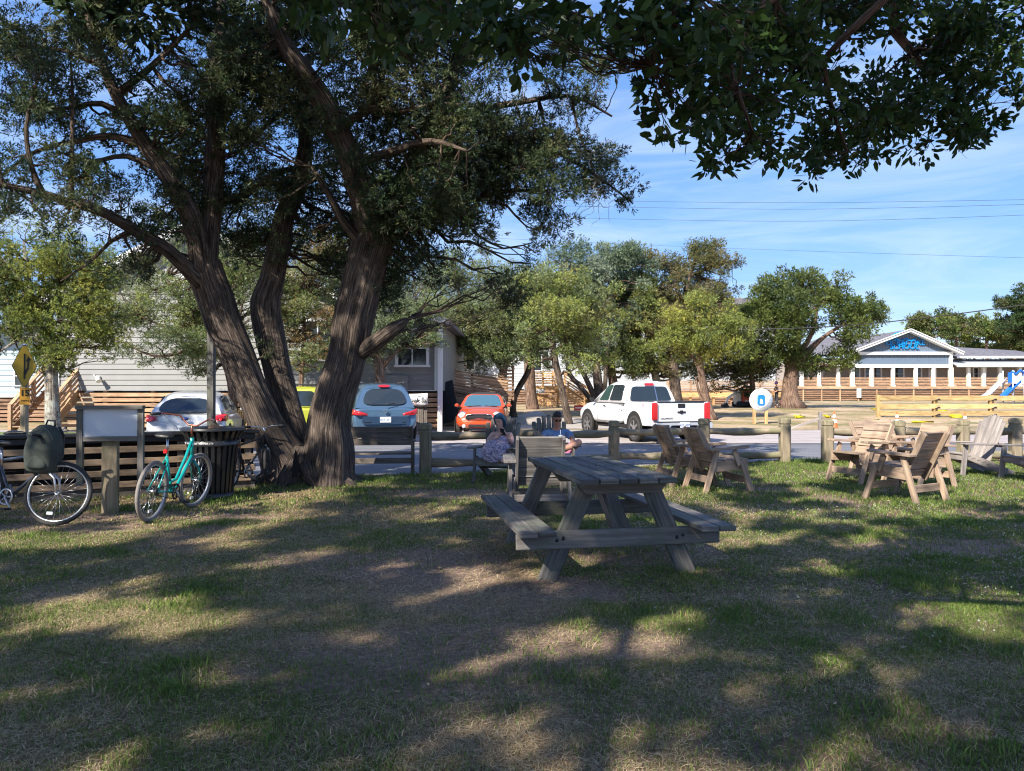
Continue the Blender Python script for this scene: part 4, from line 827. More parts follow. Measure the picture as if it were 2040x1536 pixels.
# ---- the grey house on the left: local x to the right, y away
def grey_house():
    y0 = 27.6; A = at(112, 779, y0+.2); Bp = at(874, 779, y0)
    rz = math.atan2(Bp.y-A.y, Bp.x-A.x); W = (Vector((Bp.x-A.x, Bp.y-A.y))).length
    t = thing('grey_house', 'grey lap sided house raised over a slatted timber skirt behind the parked cars', 'house', (A.x, A.y, 0), rz)
    zb = 1.5; sl = .5; WF = W; W = W*.745; ze = 4.9; zw = 3.95; ap = ze+W/2*sl
    mb = MB(); tf = lambda z: (0, WF) if z < zw else ((0, W) if z < ze else ((z-ze)/sl, W-(z-ze)/sl))
    lap_wall(mb, 0, WF, zb, ap, 0, .2, tf); mb.build('wall', M['grey_side'], t, recalc=False)
    mb = MB(); k = len(mb.v); mb.v += [(WF-.02, .0, zb), (WF-.02, 12, zb), (WF-.02, 12, zw+.1), (WF-.02, 0, zw+.1), (.02, 0, zb), (.02, 12, zb), (.02, 12, ze+.1), (.02, 0, ze+.1)]; mb.face([0, 1, 2, 3]); mb.face([4, 7, 6, 5]); mb.face([0, 4, 5, 1]); mb.build('side_wall', M['grey_side'], t)
    mb = MB()
    for s in (-1, 1):
        x1 = W/2+s*(W/2+.55); z1 = ze-.55*sl; mb.board((W/2, 5.7, ap+.12), (x1, 5.7, z1+.12), .16, 12.6, (0, 0, 1))
    mb.build('roof', M['shingle'], t)
    mb = MB(); mb.board((W+.0, 6, zw+.95), (WF+.4, 6, zw+.12), .12, 12.7); mb.build('wing_roof', M['shingle'], t); mb = MB(); mb.board((W+.1, -.36, zw+.9), (WF+.42, -.36, zw+.08), .2, .05, (0, 0, 1)); mb.build('wing_rake_board', M['trim_w'], t)
    mb = MB(); mb.prism([(W, zw), (WF, zw), (W, zw+.85)], Matrix.Translation((0, .02, 0)), .03); mb.build('wing_wall', M['grey_side'], t)
    mb = MB()
    for s in (-1, 1):
        x1 = W/2+s*(W/2+.6); z1 = ze-.6*sl; mb.board((W/2, -.62, ap+.06), (x1, -.62, z1+.06), .26, .04, (0, 0, 1)); mb.board((W/2, -.3, ap-.05), (x1, -.3, z1-.05), .03, .6, (0, 0, 1))
    mb.build('rake_board', M['trim_w'], t)
    mb = MB(); mb.box((.07, -.04, (zb+ze)/2), (.16, .06, ze-zb)); mb.build('corner_board', M['trim_w'], t); mb = MB(); mb.box((WF-.07, -.04, (zb+zw)/2), (.16, .06, zw-zb)); mb.build('corner_board', M['trim_w'], t)
    mb = MB(); mb.box((WF+.08, -.25, 1.95), (.17, .17, 4.1)); mb.build('corner_post', M['trim_w'], t, .01)
    sc = y0/1480
    window(t, (800-112)*sc, (856-112)*sc, CH+(779-727)*sc, CH+(779-660)*sc, -.02, M['trim_w'])
    window(t, (610-112)*sc, (668-112)*sc, CH+(779-715)*sc, CH+(779-640)*sc, -.02, M['trim_w'])
    window(t, W/2-.5, W/2+.5, 5.2, 6.3, -.02, M['trim_w'])
    # slatted skirt, and a near-black sheet standing in for crawl space shade
    W = WF; mb = MB(); slats(mb, (0, .05, 0), (W, .05, 0), .1, zb-.06, 7, .135); mb.build('skirt', M['deck_wood'], t)
    mb = MB()
    for k in range(9): mb.box((W*k/8, .16, zb/2), (.14, .14, zb-.02))
    mb.build('skirt_post', M['deck_wood'], t)
    mb = MB(); mb.box((W/2, 2.2, zb/2), (W-.3, .1, zb-.02)); mb.build('crawl_shade', M['dark'], t)
    mb = MB()
    for k in range(60): mb.box((4.3+k*.075, -.18, .42), (.035, .02, .84))
    mb.box((6.5, -.155, .74), (4.6, .03, .08)); mb.box((6.5, -.155, .16), (4.6, .03, .08)); mb.build('picket_panel', M['yellow_wood'], t)
    # wall lamp
    lx = (200-112)*sc; lz = CH+(779-752)*sc
    mb = MB(); mb.box((lx, -.06, lz), (.1, .1, .1)); mb.tube([(lx, -.08, lz), (lx-.12, -.2, lz+.1), (lx-.02, -.26, lz+.02)], .02, 6); mb.tube([(lx+.02, -.2, lz+.03), (lx+.14, -.3, lz-.14)], [.06, .1], 10); mb.build('wall_lamp', M['white'], t)
    # downpipe, utility box
    mb = MB(); mb.box(((790-112)*sc, -.12, 1.62), (1.1, .14, .9)); mb.build('utility_box', M['grey_side'], t, .02)
    return t, rz, W
gh, gh_rz, ghW = grey_house()
# stairs at the left end of the house
def stairs(name, label, top, bot, w, n, mat, parent=None, cat='stairs', h=.9):
    """flight between two centre points; side rails with slats"""
    t = parent or thing(name, label, cat, (bot.x, bot.y, bot.z)); o = t.location if parent is None else Vector((0, 0, 0))
    a = bot-o; b = top-o; d = Vector((b.x-a.x, b.y-a.y, 0)).normalized(); s = Vector((-d.y, d.x, 0)); mb = MB()
    ang = math.atan2(d.y, d.x)
    for k in range(n):
        q = a.lerp(b, (k+.5)/n); mb.box((q.x, q.y, a.z+(b.z-a.z)*(k+1)/n-.02), (Vector((b.x-a.x, b.y-a.y)).length/n+.03, w, .04), ang)
    mb.build('tread', mat, t)
    for sg in (-1, 1):
        mb = MB(); mb.board(a+s*sg*w/2+Vector((0, 0, -.02)), b+s*sg*w/2+Vector((0, 0, -.1)), .26, .05); mb.build('stringer', mat, t)
        mb = MB()
        for k in range(3): q = (a+s*sg*w/2).lerp(b+s*sg*w/2, k/2); mb.box((q.x, q.y, q.z+h/2), (.11, .11, h+.1))
        for k in range(4): z = .22+k*.2; mb.board(a+s*sg*(w/2+.07)+Vector((0, 0, z)), b+s*sg*(w/2+.07)+Vector((0, 0, z)), .09, .03)
        mb.board(a+s*sg*w/2+Vector((0, 0, h+.05)), b+s*sg*w/2+Vector((0, 0, h+.05)), .05, .14); mb.build('handrail', mat, t)
    return t
q0 = at(58, 850, 26.0); q0.z = .05; q1 = at(120, 720, 28.2); q1.z = 1.9
st = stairs('entry_stairs', 'timber stairs with slanting handrails at the left end of the grey house', Vector((q1.x+.2, q1.y+.4, 1.9)), q0, 1.3, 9, M['deck_wood'])
mb = MB(); slats(mb, Vector((.6, 2.6, 0)), Vector((2.6, 2.6, 0)), .1, 3.0, 13, .12); mb.build('slat_screen', M['deck_wood'], st)
mb = MB(); b = at(8, 800, 34); t = thing('blue_house', 'blue grey house with a small window at the left photo edge', 'house', (b.x, b.y, 0))
lap_wall(mb, -9, 2.3, 1.2, 4.2, 0, .25); mb.build('wall', M['blue_house'], t, recalc=False)
mb = MB(); mb.box((-3.3, 3, 2.7), (11.2, 5.9, 3.0)); mb.build('side_wall', M['blue_house'], t); mb = MB(); mb.board((-9.4, 2.4, 4.35), (2.7, 2.4, 4.35), .16, 6.8); mb.build('roof', M['shingle'], t)
window(t, .55, .95, 1.75, 2.6, -.03, M['trim_w'], mull=0, tw=.07)
mb = MB(); slats(mb, (-9, .05, 0), (2.3, .05, 0), .1, 1.15, 6, .12); mb.build('skirt', M['ramp_wood'], t); mb = MB(); mb.box((-3.3, .6, .6), (11, .1, 1.15)); mb.build('crawl_shade', M['dark'], t)  # the black sheet paints the shade behind the skirt
# ---- the ramp to the right of the grey house
def access_ramp():
    o = at(900, 850, 31); o.z = .02; t = thing('access_ramp', 'zigzag access ramp of dark timber slats right of the grey house', 'ramp', (o.x, o.y, 0))
    def q(px, py, y, dz=0): p = at(px, py, y)-t.location; p.z += dz; return p
    def fr(name, pts, mat, h=1.0, n=6): return railing(t, pts, h, n, mat, .11, 1.5, .085, name=name)
    S = 33/1480
    f1 = [q(882, 770, 33), q(1020, 800, 34.5)]; fr('upper_railing', [q(880, 776-0, 34), q(940, 790, 34.5), q(1010, 800, 35)], M['deck_wood'], 1.02, 7)
    fr('far_railing', [q(880, 779, 35.4), q(1000, 792, 36)], M['deck_wood'], 1.0, 6)
    fr('landing_railing', [q(1000, 797, 36.0), q(1022, 797, 36.2)], M['ramp_wood'], 1.6, 8)
    fr('near_railing', [q(884, 822, 31), q(985, 850, 31)], M['ramp_wood'], 1.0, 7)
    fr('middle_railing', [q(890, 800, 32.3), q(1000, 824, 32.3)], M['ramp_wood'], .9, 6)
    mb = MB()
    for a, b, y in ((882, 985, 31.6), (882, 1010, 34.2)): mb.board(q(a, 822 if y < 32 else 790, y), q(b, 850 if y < 32 else 812, y), .09, 1.3)
    mb.build('deck_boards', M['ramp_wood'], t)
    mb = MB(); slats(mb, q(880, 850, 33.4), q(1000, 850, 33.6), .0, 1.0, 6, .12); mb.build('slat_panel', M['ramp_wood'], t)
    mb = MB(); mb.box(q(925, 812, 36.5), (2.4, .1, 1.5)); mb.build('back_shade', M['dark'], t)  # near-black sheet added as the shade behind the rails
    mb = MB(); mb.board(q(884, 762, 30.2), q(898, 840, 29.4), .75, .04, (.8, -.2, 0)); tag(mb.build('leaning_board', M['dark_metal']), 'dark flat board leaning against the corner of the grey house', 'board').location = t.location
access_ramp()
# ---- pale building in the middle with deck and stairs
def pale_building():
    y0 = 63; A = at(885, 779, y0); W = (1545-885)*y0/1480
    t = thing('pale_building', 'long pale lap sided building glimpsed between the cedar trunks', 'building', (A.x, A.y, .35)); sc = y0/1480
    z = lambda py: CH+(779-py)*sc-.35
    mb = MB(); lap_wall(mb, 0, W, z(775), z(650), 0, .22); mb.build('wall', M['white_side'], t, recalc=False)
    mb = MB(); mb.box((W/2, 5, (z(775)+z(652))/2), (W-.04, 9.9, z(652)-z(775))); mb.build('side_wall', M['white_side'], t)
    mb = MB(); mb.board((-.5, 5, z(650)+1.0), (W+.5, 5, z(650)+1.0), .5, 11); mb.board((-.5, 3, z(650)+2.2), (W+.5, 3, z(650)+2.2), .5, 5); mb.build('roof', M['shingle'], t)
    for a, b, c, d in ((1064, 1078, 738, 700), (1082, 1092, 730, 700), (1246, 1262, 732, 702), (1272, 1290, 732, 702), (1486, 1500, 742, 706), (1380, 1396, 740, 704), (930, 944, 735, 702)):
        window(t, (a-885)*sc, (b-885)*sc, z(c), z(d), -.03, M['trim_w'], mull=0, tw=.12)
    mb = MB(); slats(mb, (0, .05, 0), (W, .05, 0), .05, z(777), 6, .14); mb.build('skirt', M['ramp_wood'], t)
    mb = MB(); mb.box((W/2, 1.5, z(777)/2), (W-.2, .1, z(777)-.05)); mb.build('crawl_shade', M['dark'], t)  # dark sheet set in as the shade under the floor
    # long walkway with slatted parapet on the right
    d = thing('timber_walkway', 'raised timber walkway with slatted rails behind the bright cedar', 'walkway', (at(1330, 779, 58).x, 58, .35)); L = (1560-1330)*58/1480; s2 = 58/1480; zz = lambda py: CH+(779-py)*s2-.35
    railing(d, [(0, 0, zz(782)), (L, 0, zz(782))], .95, 5, M['deck_wood'], .14, 1.9, .11); mb = MB(); mb.board((0, .7, zz(784)), (L, .7, zz(784)), .24, 1.5); mb.board((0, -.06, zz(787)), (L, -.06, zz(787)), .34, .05); mb.build('deck_floor', M['new_wood'], d)
    mb = MB()
    for k in range(6): mb.box((L*k/5, .1, zz(786)/2), (.16, .16, zz(788)))
    mb.build('deck_post', M['new_wood'], d); mb = MB(); slats(mb, (L*.55, .2, 0), (L, .2, 0), 0, zz(792), 5, .1); mb.build('slat_panel', M['deck_wood'], d)
pale_building()
def deck():
    y0 = 52; sc = y0/1480; o = at(1052, 779, y0); t = thing('timber_deck', 'square deck of fresh orange timber with a picket gate and cross bracing underneath', 'deck', (o.x, o.y, .35))
    z = lambda py: CH+(779-py)*sc-.35; W = (1112-1052)*sc
    railing(t, [(0, 0, z(768)), (W, 0, z(768))], .95, 5, M['new_wood'], .14, 1.0, .1); railing(t, [(0, 2.6, z(768)), (0, 0, z(768))], .95, 5, M['new_wood'], .14, 1.2, .1)
    mb = MB(); mb.board((0, -.09, z(773)), (W, -.09, z(773)), .36, .05); mb.board((0, 1.3, z(768)-.05), (W, 1.3, z(768)-.05), .08, 2.6); mb.build('deck_floor', M['new_wood'], t)
    mb = MB()
    for x in (0, W): mb.box((x, 0, z(780)/2), (.18, .18, z(780)))
    mb.build('deck_post', M['new_wood'], t); mb = MB(); mb.board((.1, .05, z(797)), (W-.1, .05, z(781)), .16, .04); mb.board((.1, .1, z(781)), (W-.1, .1, z(797)), .16, .04); mb.build('cross_brace', M['new_wood'], t)
    mb = MB()
    for k in range(16): mb.box((.18+k*(W-.36)/15, -.1, .36), (.07, .03, .72))
    mb.box((W/2, -.07, .58), (W-.2, .03, .08)); mb.box((W/2, -.07, .14), (W-.2, .03, .08)); mb.build('gate', M['new_wood'], t)
    mb = MB(); mb.box((W*.33, -.14, z(779)), (.9, .02, .28)); mb.build('notice', M['white_side'], t)
    top = o+Vector((W+.1, 1.0, z(768)-CH+1.13)); top.z = z(768)+.35; bt = at(1176, 812, 51); bt.z = .4
    stairs('deck_stairs', 'stairs of fresh orange timber running down right from the square deck', Vector((top.x, top.y, top.z)), Vector((bt.x, bt.y, bt.z)), 1.3, 9, M['new_wood'])
deck()
# ---- the school
def school():
    y0 = 88; sc = y0/1480; A = at(1562, 779, y0); gzz = .35
    t = thing('school_building', 'long school building with a blue board gable, white porch posts and slatted timber porch', 'school', (A.x, A.y, gzz)); X = lambda px: (px-1562)*sc; Z = lambda py: CH+(779-py)*sc-gzz
    XE = X(2110)
    mb = MB(); mb.box((XE/2, 6.2, (Z(775)+Z(720))/2), (XE, 8, Z(720)-Z(775))); mb.build('wall', plain('taupe siding', (.30, .27, .25), .7), t)
    for i, (a, b) in enumerate(((1600, 1607), (1612, 1624), (1640, 1652), (1718, 1728), (1742, 1752), (1760, 1772), (1796, 1818), (1842, 1854), (1873, 1884), (1963, 1971), (1976, 1986))):
        window(t, X(a), X(b), Z(756), Z(732), 2.17, M['trim_w'], mull=0, tw=.18)
    mb = MB(); mb.board((-.4, 1.0, Z(771)), (XE, 1.0, Z(771)), .22, 2.6); mb.board((-.4, -.36, Z(772)), (XE, -.36, Z(772)), .3, .06); mb.build('porch_floor', M['deck_wood'], t)
    def pr(a, b, dy=0): railing(t, [(X(a), dy, Z(770)), (X(b), dy, Z(770))], 1.05, 5, M['deck_wood'], .1, 2.0, .11)
    for a, b in ((1600, 1627), (1635, 1665), (1672, 1692), (1702, 1731), (1739, 1774), (1782, 1819), (1827, 1854), (1862, 1890), (1901, 1925), (1932, 1955), (1962, 1987), (1996, 2110)): pr(a, b)
    for i, px in enumerate((1596, 1631, 1669, 1697, 1735, 1778, 1823, 1858, 1893, 1928, 1958, 1991, 2030, 2066)):
        mb = MB(); w = .42 if px in (1697, 1893) else .34; mb.box((X(px), -.1, (Z(770)+Z(732))/2), (w, w, Z(732)-Z(770))); mb.box((X(px), -.1, Z(769)), (w+.1, w+.1, .2)); mb.build('porch_post', M['white'], t)
    mb = MB(); slats(mb, (-.4, -.2, 0), (XE, -.2, 0), .05, Z(775), 6, .15); mb.build('skirt', M['ramp_wood'], t)
    mb = MB()
    for k in range(16): mb = MB(); mb.box((XE*k/15, -.26, Z(776)/2), (.14, .08, Z(776))); mb.build('skirt_post', M['deck_wood'], t); mb = MB(); mb.box((XE/2, 2, Z(776)/2), (XE, .1, Z(776)-.1)); mb.build('crawl_shade', M['dark'], t)  # dark sheets stand for the shade under the porch
    # gable block
    gx0, gx1, ga = X(1700), X(1894), X(1806)
    mb = MB(); mb.box(((gx0+gx1)/2, -.05, Z(729)), (gx1-gx0+.1, .5, Z(725.5)-Z(732))); mb.box(((gx0+gx1)/2, -.1, Z(704)), (gx1-gx0+.2, .55, Z(701)-Z(707))); mb.box((gx0+.1, -.1, Z(716)), (.25, .5, Z(707)-Z(725))); mb.box((gx1-.1, -.1, Z(716)), (.25, .5, Z(707)-Z(725))); mb.build('beam', M['trim_w'], t)
    mb = MB(); k = 0
    x = gx0
    while x < gx1:      # vertical board and batten
        x2 = min(x+.32, gx1); f = lambda q: Z(701)+max(0, (Z(660)-Z(701))*(1-abs(q-ga)/((gx1-gx0)/2+.3)))
        mb.v += [(x, 0, Z(725)), (x2, 0, Z(725)), (x2, 0, f(x2)), (x, 0, f(x))]; mb.face([k, k+1, k+2, k+3]); k += 4
        mb.v += [(x-.03, -.05, Z(725)), (x+.03, -.05, Z(725)), (x+.03, -.05, f(x)), (x-.03, -.05, f(x))]; mb.face([k, k+1, k+2, k+3]); k += 4
        mb.v += [(x+.03, -.05, Z(725)), (x+.03, 0, Z(725)), (x+.03, 0, f(x)), (x+.03, -.05, f(x))]; mb.face([k, k+1, k+2, k+3]); k += 4; x = x2
    mb.build('gable', M['blue_side'], t, recalc=False)
    mb = MB()
    for s, xe in ((-1, gx0-.9), (1, gx1+1.0)): mb.board((ga, -1.0, Z(658.5)), (xe, -1.0, Z(704.5)), .36, .08); mb.board((ga, -.5, Z(660)), (xe, -.5, Z(706)), .1, 1.0)
    mb.build('rake_board', M['trim_w'], t)
    mb = MB()
    for s, xe in ((-1, gx0-.9), (1, gx1+1.0)): mb.board((ga, 4.5, Z(658)), (xe, 4.5, Z(704)), .12, 11.1)
    mb.build('gable_roof', M['shingle'], t)
    # main roof: left hip up to the ridge, right slope, porch tin roofs
    mb = MB(); r0 = Z(706); rr_ = Z(661); 
    mb.v += [(X(1640)-3, .6, r0), (gx1+1, .6, r0), (gx1+1, 9, rr_), (X(1700), 9, rr_), (X(1640)-3, 12, r0)]; mb.face([0, 1, 2, 3]); mb.face([0, 3, 4])
    k = len(mb.v); mb.v += [(ga+1, .5, Z(711)), (X(2110), .5, Z(711)), (X(2150), 11, Z(688)), (X(1870), 11, Z(672)), (ga+1, 11, Z(665))]; mb.face([k, k+1, k+2, k+3, k+4]); mb.build('roof', M['shingle'], t, recalc=False)
    mb = MB(); mb.v += [(gx1+.2, -1.0, Z(728)), (X(2100), -1.0, Z(728)), (X(2060), 2.0, Z(714)), (gx1+.2, 2.0, Z(714))]; mb.face([0, 1, 2, 3]); o = mb.build('porch_roof', M['tin'], t, recalc=False); sm = o.modifiers.new('t', 'SOLIDIFY'); sm.thickness = .08; mb = MB(); mb.v += [(X(1562), -1, Z(725)), (gx0-.2, -1, Z(725)), (gx0-.2, 2, Z(712)), (X(1600), 2, Z(712))]; mb.face([0, 1, 2, 3]); o = mb.build('porch_roof', M['tin'], t, recalc=False); sm = o.modifiers.new('t', 'SOLIDIFY'); sm.thickness = .08
    mb = MB(); mb.box(((gx1+X(2100))/2+.1, -1.02, Z(729.5)), (X(2100)-gx1-.1, .1, Z(728)-Z(732))); mb.box(((X(1562)+gx0)/2, -1.02, Z(727)), (gx0-X(1562), .1, .3)); mb.board((gx1+1, .42, Z(711)), (X(2110), .42, Z(711)), .25, .1); mb.build('fascia', M['trim_w'], t)
    for px, py, w in ((1886, 676, 14), (1870, 684, 11), (1958, 688, 17)):
        mb = MB(); x = X(px); mb.box((x, 7, Z(py+3)), (w*sc*1.5, 1.4, .5)); mb.box((x, 7, Z(py-1.5)), (w*sc*1.9, 1.8, .22), taper=.8); mb.build('roof_vent', M['alloy'], t)
    # lettering on the gable
    blue = plain('bright blue letters', (.0, .22, .62), .4)
    for body, px, py, s in (('OCRACOKE', 1802, 683, .85), ('SCHOOL', 1801, 691, .85)): text('lettering', body, s, face_cam((X(px), -.14, Z(py))), blue, t, .06, bold=.015)
    mb = MB(); mb.tube([(X(1802)+math.cos(a)*1.9, -.12, Z(680)+math.sin(a)*1.1) for a in [R(20+k*14) for k in range(11)]], .11, 6); mb.tube([(X(1802)-1.3+.26*k, -.12, Z(677)+.14*math.sin(k*1.4)) for k in range(11)], .1, 6); mb.build('wave_emblem', blue, t)
    mb = MB(); mb.box((X(1708), -.4, .9), (.45, .2, 1.1)); mb.build('meter_box', M['white'], t)
school()
# ================================================================ fences, signs, cones, wires
def post_rail():
    grp = 'weathered posts of the two rail fence'
    P = [(848, 845, 940), (1075, 846, 932), (1223, 843, 924), (1402, 838, 921), (1563, 838, 920), (1648, 838, 922), (1790, 838, 921), (1918, 838, 919), (2022, 838, 919), (2140, 838, 918)]
    pos = [g(px, yb, 0) for px, yt, yb in P]
    labs = ['fence post between the slatted bench and the woman in the deck chair', 'fence post behind the dark backpack between the two seated people', 'fence post directly right of the cross legged man', 'fence post in front of the pickup tailgate', 'fence post at the left side of the lawn entrance gap', 'fence post at the right side of the lawn entrance gap', 'fence post hidden behind the middle of the timber chairs', 'fence post between the orange cone and the chairs', 'fence post behind the fan backed pale chair', 'last fence post at the right photo edge']
    def mk():
        t = thing('fence_post', labs[0], 'fence post', pos[0], group=grp); mb = MB()
        w = .105; pr = [(w, -.1), (w, .74), (w*.88, .755), (w*.88, .775), (w*1.0, .785), (w*1.0, .865), (w*.85, .89)]
        rings = []
        for r_, z in pr:
            rings.append([Vector((sx*r_*a, sy*r_*b, z)) for sx, sy, a, b in ((1, 1, 1, .72), (1, 1, .72, 1), (-1, 1, .72, 1), (-1, 1, 1, .72), (-1, -1, 1, .72), (-1, -1, .72, 1), (1, -1, .72, 1), (1, -1, 1, .72))])
        mb.ring_loft(rings, sm=False); mb.uv = [[(mb.v[i][2], mb.v[i][0]+mb.v[i][1]+k*.2) for i in f] for k, f in enumerate(mb.f)]
        mb.build('post', M['post_wood'], t); mb = MB(); mb.box((0, 0, .89), (.15, .15, .012), taper=.9); mb.build('post_cap', M['grey_wood'], t); return t
    p = mk()
    for i in range(1, len(pos)):
        c = copy_tree(p); c.location = pos[i]; c.rotation_euler.z = .07*math.sin(i*3); c['label'] = labs[i]; c.scale = (1, 1, 1+.03*math.sin(i*5))
    r = random.Random(2); rl = ['behind the woman', 'behind the backpack and the man', 'in front of the pickup wheel', 'left of the lawn entrance gap', '', 'behind the left timber chair', 'behind the right timber chairs', 'behind the fan backed chair', 'at the right photo edge']
    for i in range(len(pos)-1):
        if i == 4: continue
        for z, nm in ((.66, 'upper'), (.17, 'lower')):
            a = pos[i]+Vector((.05, -.0, z)); b = pos[i+1]+Vector((-.05, .0, z+r.uniform(-.03, .02)))
            mb = MB(); pts = wiggle(a-Vector((.1, 0, 0)), b+Vector((.1, 0, 0)), 8, .004, i*5+int(z*10), .03); n = 10
            k0 = len(mb.v); mb.tube(pts, [.075+.012*math.sin(j*1.3+i) for j in range(9)], n, True)
            c = (a+b)/2
            for j in range(k0, len(mb.v)):      # split log: flat back, half round front
                v = Vector(mb.v[j]); zz = v.z; mb.v[j] = (v.x-c.x, v.y-c.y, zz-c.z)
            o = mb.build('fence_rail', M['post_wood']); o.location = c; tag(o, nm+' half round fence rail '+rl[i], 'fence rail', 'rails of the two rail fence')
post_rail()
def yellow_fence():
    t = thing('timber_fence', 'long fence of new yellow planks in front of the school lawn', 'fence', at(1750, 832, 38.5))
    t.location.z = gz(0, 38.5); z0 = t.location.z; sc = 38.5/1480; n = 5
    for k in range(n):
        x = k*(1860-1748)*sc; mb = MB(); mb.box((x, 0, .55), (.2, .2, 1.2)); mb.build('post', M['yellow_wood'], t)
    L = (n-1)*(1860-1748)*sc
    for z in (.2, .56, .98): mb = MB(); mb.board((0, -.13, z), (L, -.13, z), .24, .05); mb.build('plank', M['yellow_wood'], t)
    mb = MB()
    for k in range(1, n):
        for z in (.2, .56, .98): mb.tube([((k*112-3)*sc, -.2, z-.14), ((k*112+2)*sc, -.25, z-.05), ((k*112+6)*sc, -.2, z-.06)], .035, 6)
    mb.build('strap', M['dark_metal'], t)
yellow_fence()
def cones():
    P = [(1662, 858, 'nearest the fence gap'), (1787, 858, 'seen over the middle post'), (1922, 862, 'seen over the right chairs')]
    orange = plain('cone orange', (.72, .13, .03), .5); refl = plain('cone white band', (.75, .74, .72), .4)
    t = thing('traffic_cone', 'orange traffic cone with white bands '+P[0][2], 'traffic cone', g(P[0][0], P[0][1]), group='orange cones along the road edge')
    mb = MB(); mb.box((0, 0, .02), (.36, .36, .035)); mb.build('base', M['black'], t, .01)
    mb = MB(); mb.lathe([(.135, .035), (.12, .12), (.025, .71), (.0, .72)], 16); mb.build('body', orange, t)
    mb = MB(); mb.lathe([(.0985, .30), (.0805, .42)], 16, cap=False); mb.build('white_band', refl, t)
    mb = MB(); mb.lathe([(.066, .50), (.052, .60)], 16, cap=False); mb.build('white_band', refl, t)
    for px, py, s in P[1:]: c = copy_tree(t); c.location = g(px, py); c['label'] = 'orange traffic cone with white bands '+s
cones()
def barricade():
    p = g(1634, 856); t = thing('marker_post', 'short pale post with a slanting brace beside the road edge', 'post', p); mb = MB(); mb.box((0, 0, .33), (.14, .1, .72)); mb.build('post', M['adir_wood'], t)
    mb = MB(); mb.board((-.05, 0, .42), (-1.15, 0, .04), .1, .05); mb.build('brace', M['adir_wood'], t)
barricade()
def road_sign():
    y = 15.8; o = at(50, 866, y); o.z = 0; t = thing('road_sign', 'yellow diamond merge sign over a small 15 plate on a timber post', 'road sign', o); sc = y/1480; X = lambda px: (px-50)*sc; Z = lambda py: CH+(779-py)*sc
    yel = plain('sign yellow', (.50, .33, .03), .5, nscale=6, namt=.15); ora = plain('faded sign yellow', (.55, .28, .03), .5, nscale=6, namt=.15)
    mb = MB(); mb.box((X(49), 0, 1.05), (.11, .11, 2.5)); mb.build('post', M['post_wood'], t)
    mb = MB(); mb.tube([(X(43), .1, 0), (X(43), .1, Z(684))], .03, 10); mb.build('pipe', M['steel'], t)
    c = Matrix.Translation((X(53), -.075, Z(729))) @ Matrix.Rotation(R(50), 4, 'Z')
    def dm(w, h, yy, T, mat, nm): mb = MB(); mb.prism([(-w, 0), (-.03, h), (.03, h), (w, 0), (.03, -h), (-.03, -h)], c @ Matrix.Translation((0, yy, 0)), T); return mb.build(nm, mat, t)
    dm(.235, .44, 0, .006, M['black'], 'rim'); dm(.222, .42, -.005, .006, yel, 'diamond')
    mb = MB(); q = c @ Matrix.Translation((0, -.012, 0)); mb.prism([(-.016, -.28), (.016, -.28), (.016, .26), (-.016, .26)], q, .004)
    mb.prism([(.016, -.10), (.05, -.02), (.05, .10), (.022, .09), (.07, .2), (.125, .12), (.09, .11), (.08, -.06), (.016, -.2)], q, .004); mb.build('arrow', M['black'], t)
    c2 = Matrix.Translation((X(54), -.075, Z(789))) @ Matrix.Rotation(R(30), 4, 'Z'); mb = MB(); mb.box((0, 0, 0), (.18, .006, .36), c2); mb.build('speed_plate', ora, t)
    text('lettering', '15', .17, c2 @ Matrix.Translation((0, -.008, .06)) @ Matrix.Rotation(R(90), 4, 'X'), M['black'], t, .001, bold=.006); text('lettering', 'MPH', .065, c2 @ Matrix.Translation((0, -.008, -.1)) @ Matrix.Rotation(R(90), 4, 'X'), M['black'], t, .001)
road_sign()
def round_sign():
    p = g(1516, 844); s = p.y/1480; t = thing('round_sign', 'round white sign with a blue emblem on two short posts across the road', 'sign', p); Zc = CH+(779-797)*s-p.z; r_ = .55*p.y/34*1.0
    r_ = 23*s; ring = plain('sign ring blue', (.03, .10, .3), .4); emb = plain('sign emblem blue', (.01, .17, .50), .4)
    for x in (-13, 11): mb = MB(); mb.box((x*s, .05, (Zc-r_*.4)/2), (.12, .1, Zc-r_*.4+.1)); mb.build('post', M['new_wood'], t)
    Mx = Matrix.Translation((0, 0, Zc)) @ Matrix.Rotation(R(90), 4, 'X')
    mb = MB(); mb.lathe([(r_, -.02), (r_, .02), (0, .02)], 40, Mx); mb.build('disc', M['white'], t)
    mb = MB()
    for q in (.70, .965): mb.lathe([(r_*q, .022), (r_*q, .026), (r_*(q-.02), .026), (r_*(q-.02), .022)], 40, Mx, False)
    mb.build('ring', ring, t)
    mb = MB(); a = r_*.34; b = r_*.48; mb.prism([(-a, -b*.7), (-a*.6, -b), (a*.6, -b), (a, -b*.7), (a, b*.7), (a*.6, b), (-a*.6, b), (-a, b*.7)], Matrix.Translation((0, -.03, Zc)), .012); mb.build('emblem', emb, t)
    mb = MB(); mb.prism([(-a*.35, -b*.65), (a*.45, -b*.6), (a*.35, -b*.1), (a*.12, b*.25), (0, -b*.05), (-a*.15, b*.3), (-a*.3, -b*.1)], Matrix.Translation((0, -.04, Zc)), .01); mb.build('emblem_bird', M['white'], t)
    w1 = 'OCRACOKE'; w2 = 'NC'
    for k, ch in enumerate('OCRACOKE SCHOOL'):
        an = R(90+(7-k)*15); text('lettering', ch, r_*.2, Matrix.Translation((math.cos(an)*r_*.83, -.024, Zc+math.sin(an)*r_*.83)) @ Matrix.Rotation(-(an-R(90)), 4, 'Y') @ Matrix.Rotation(R(90), 4, 'X'), ring, t, .002)
round_sign()
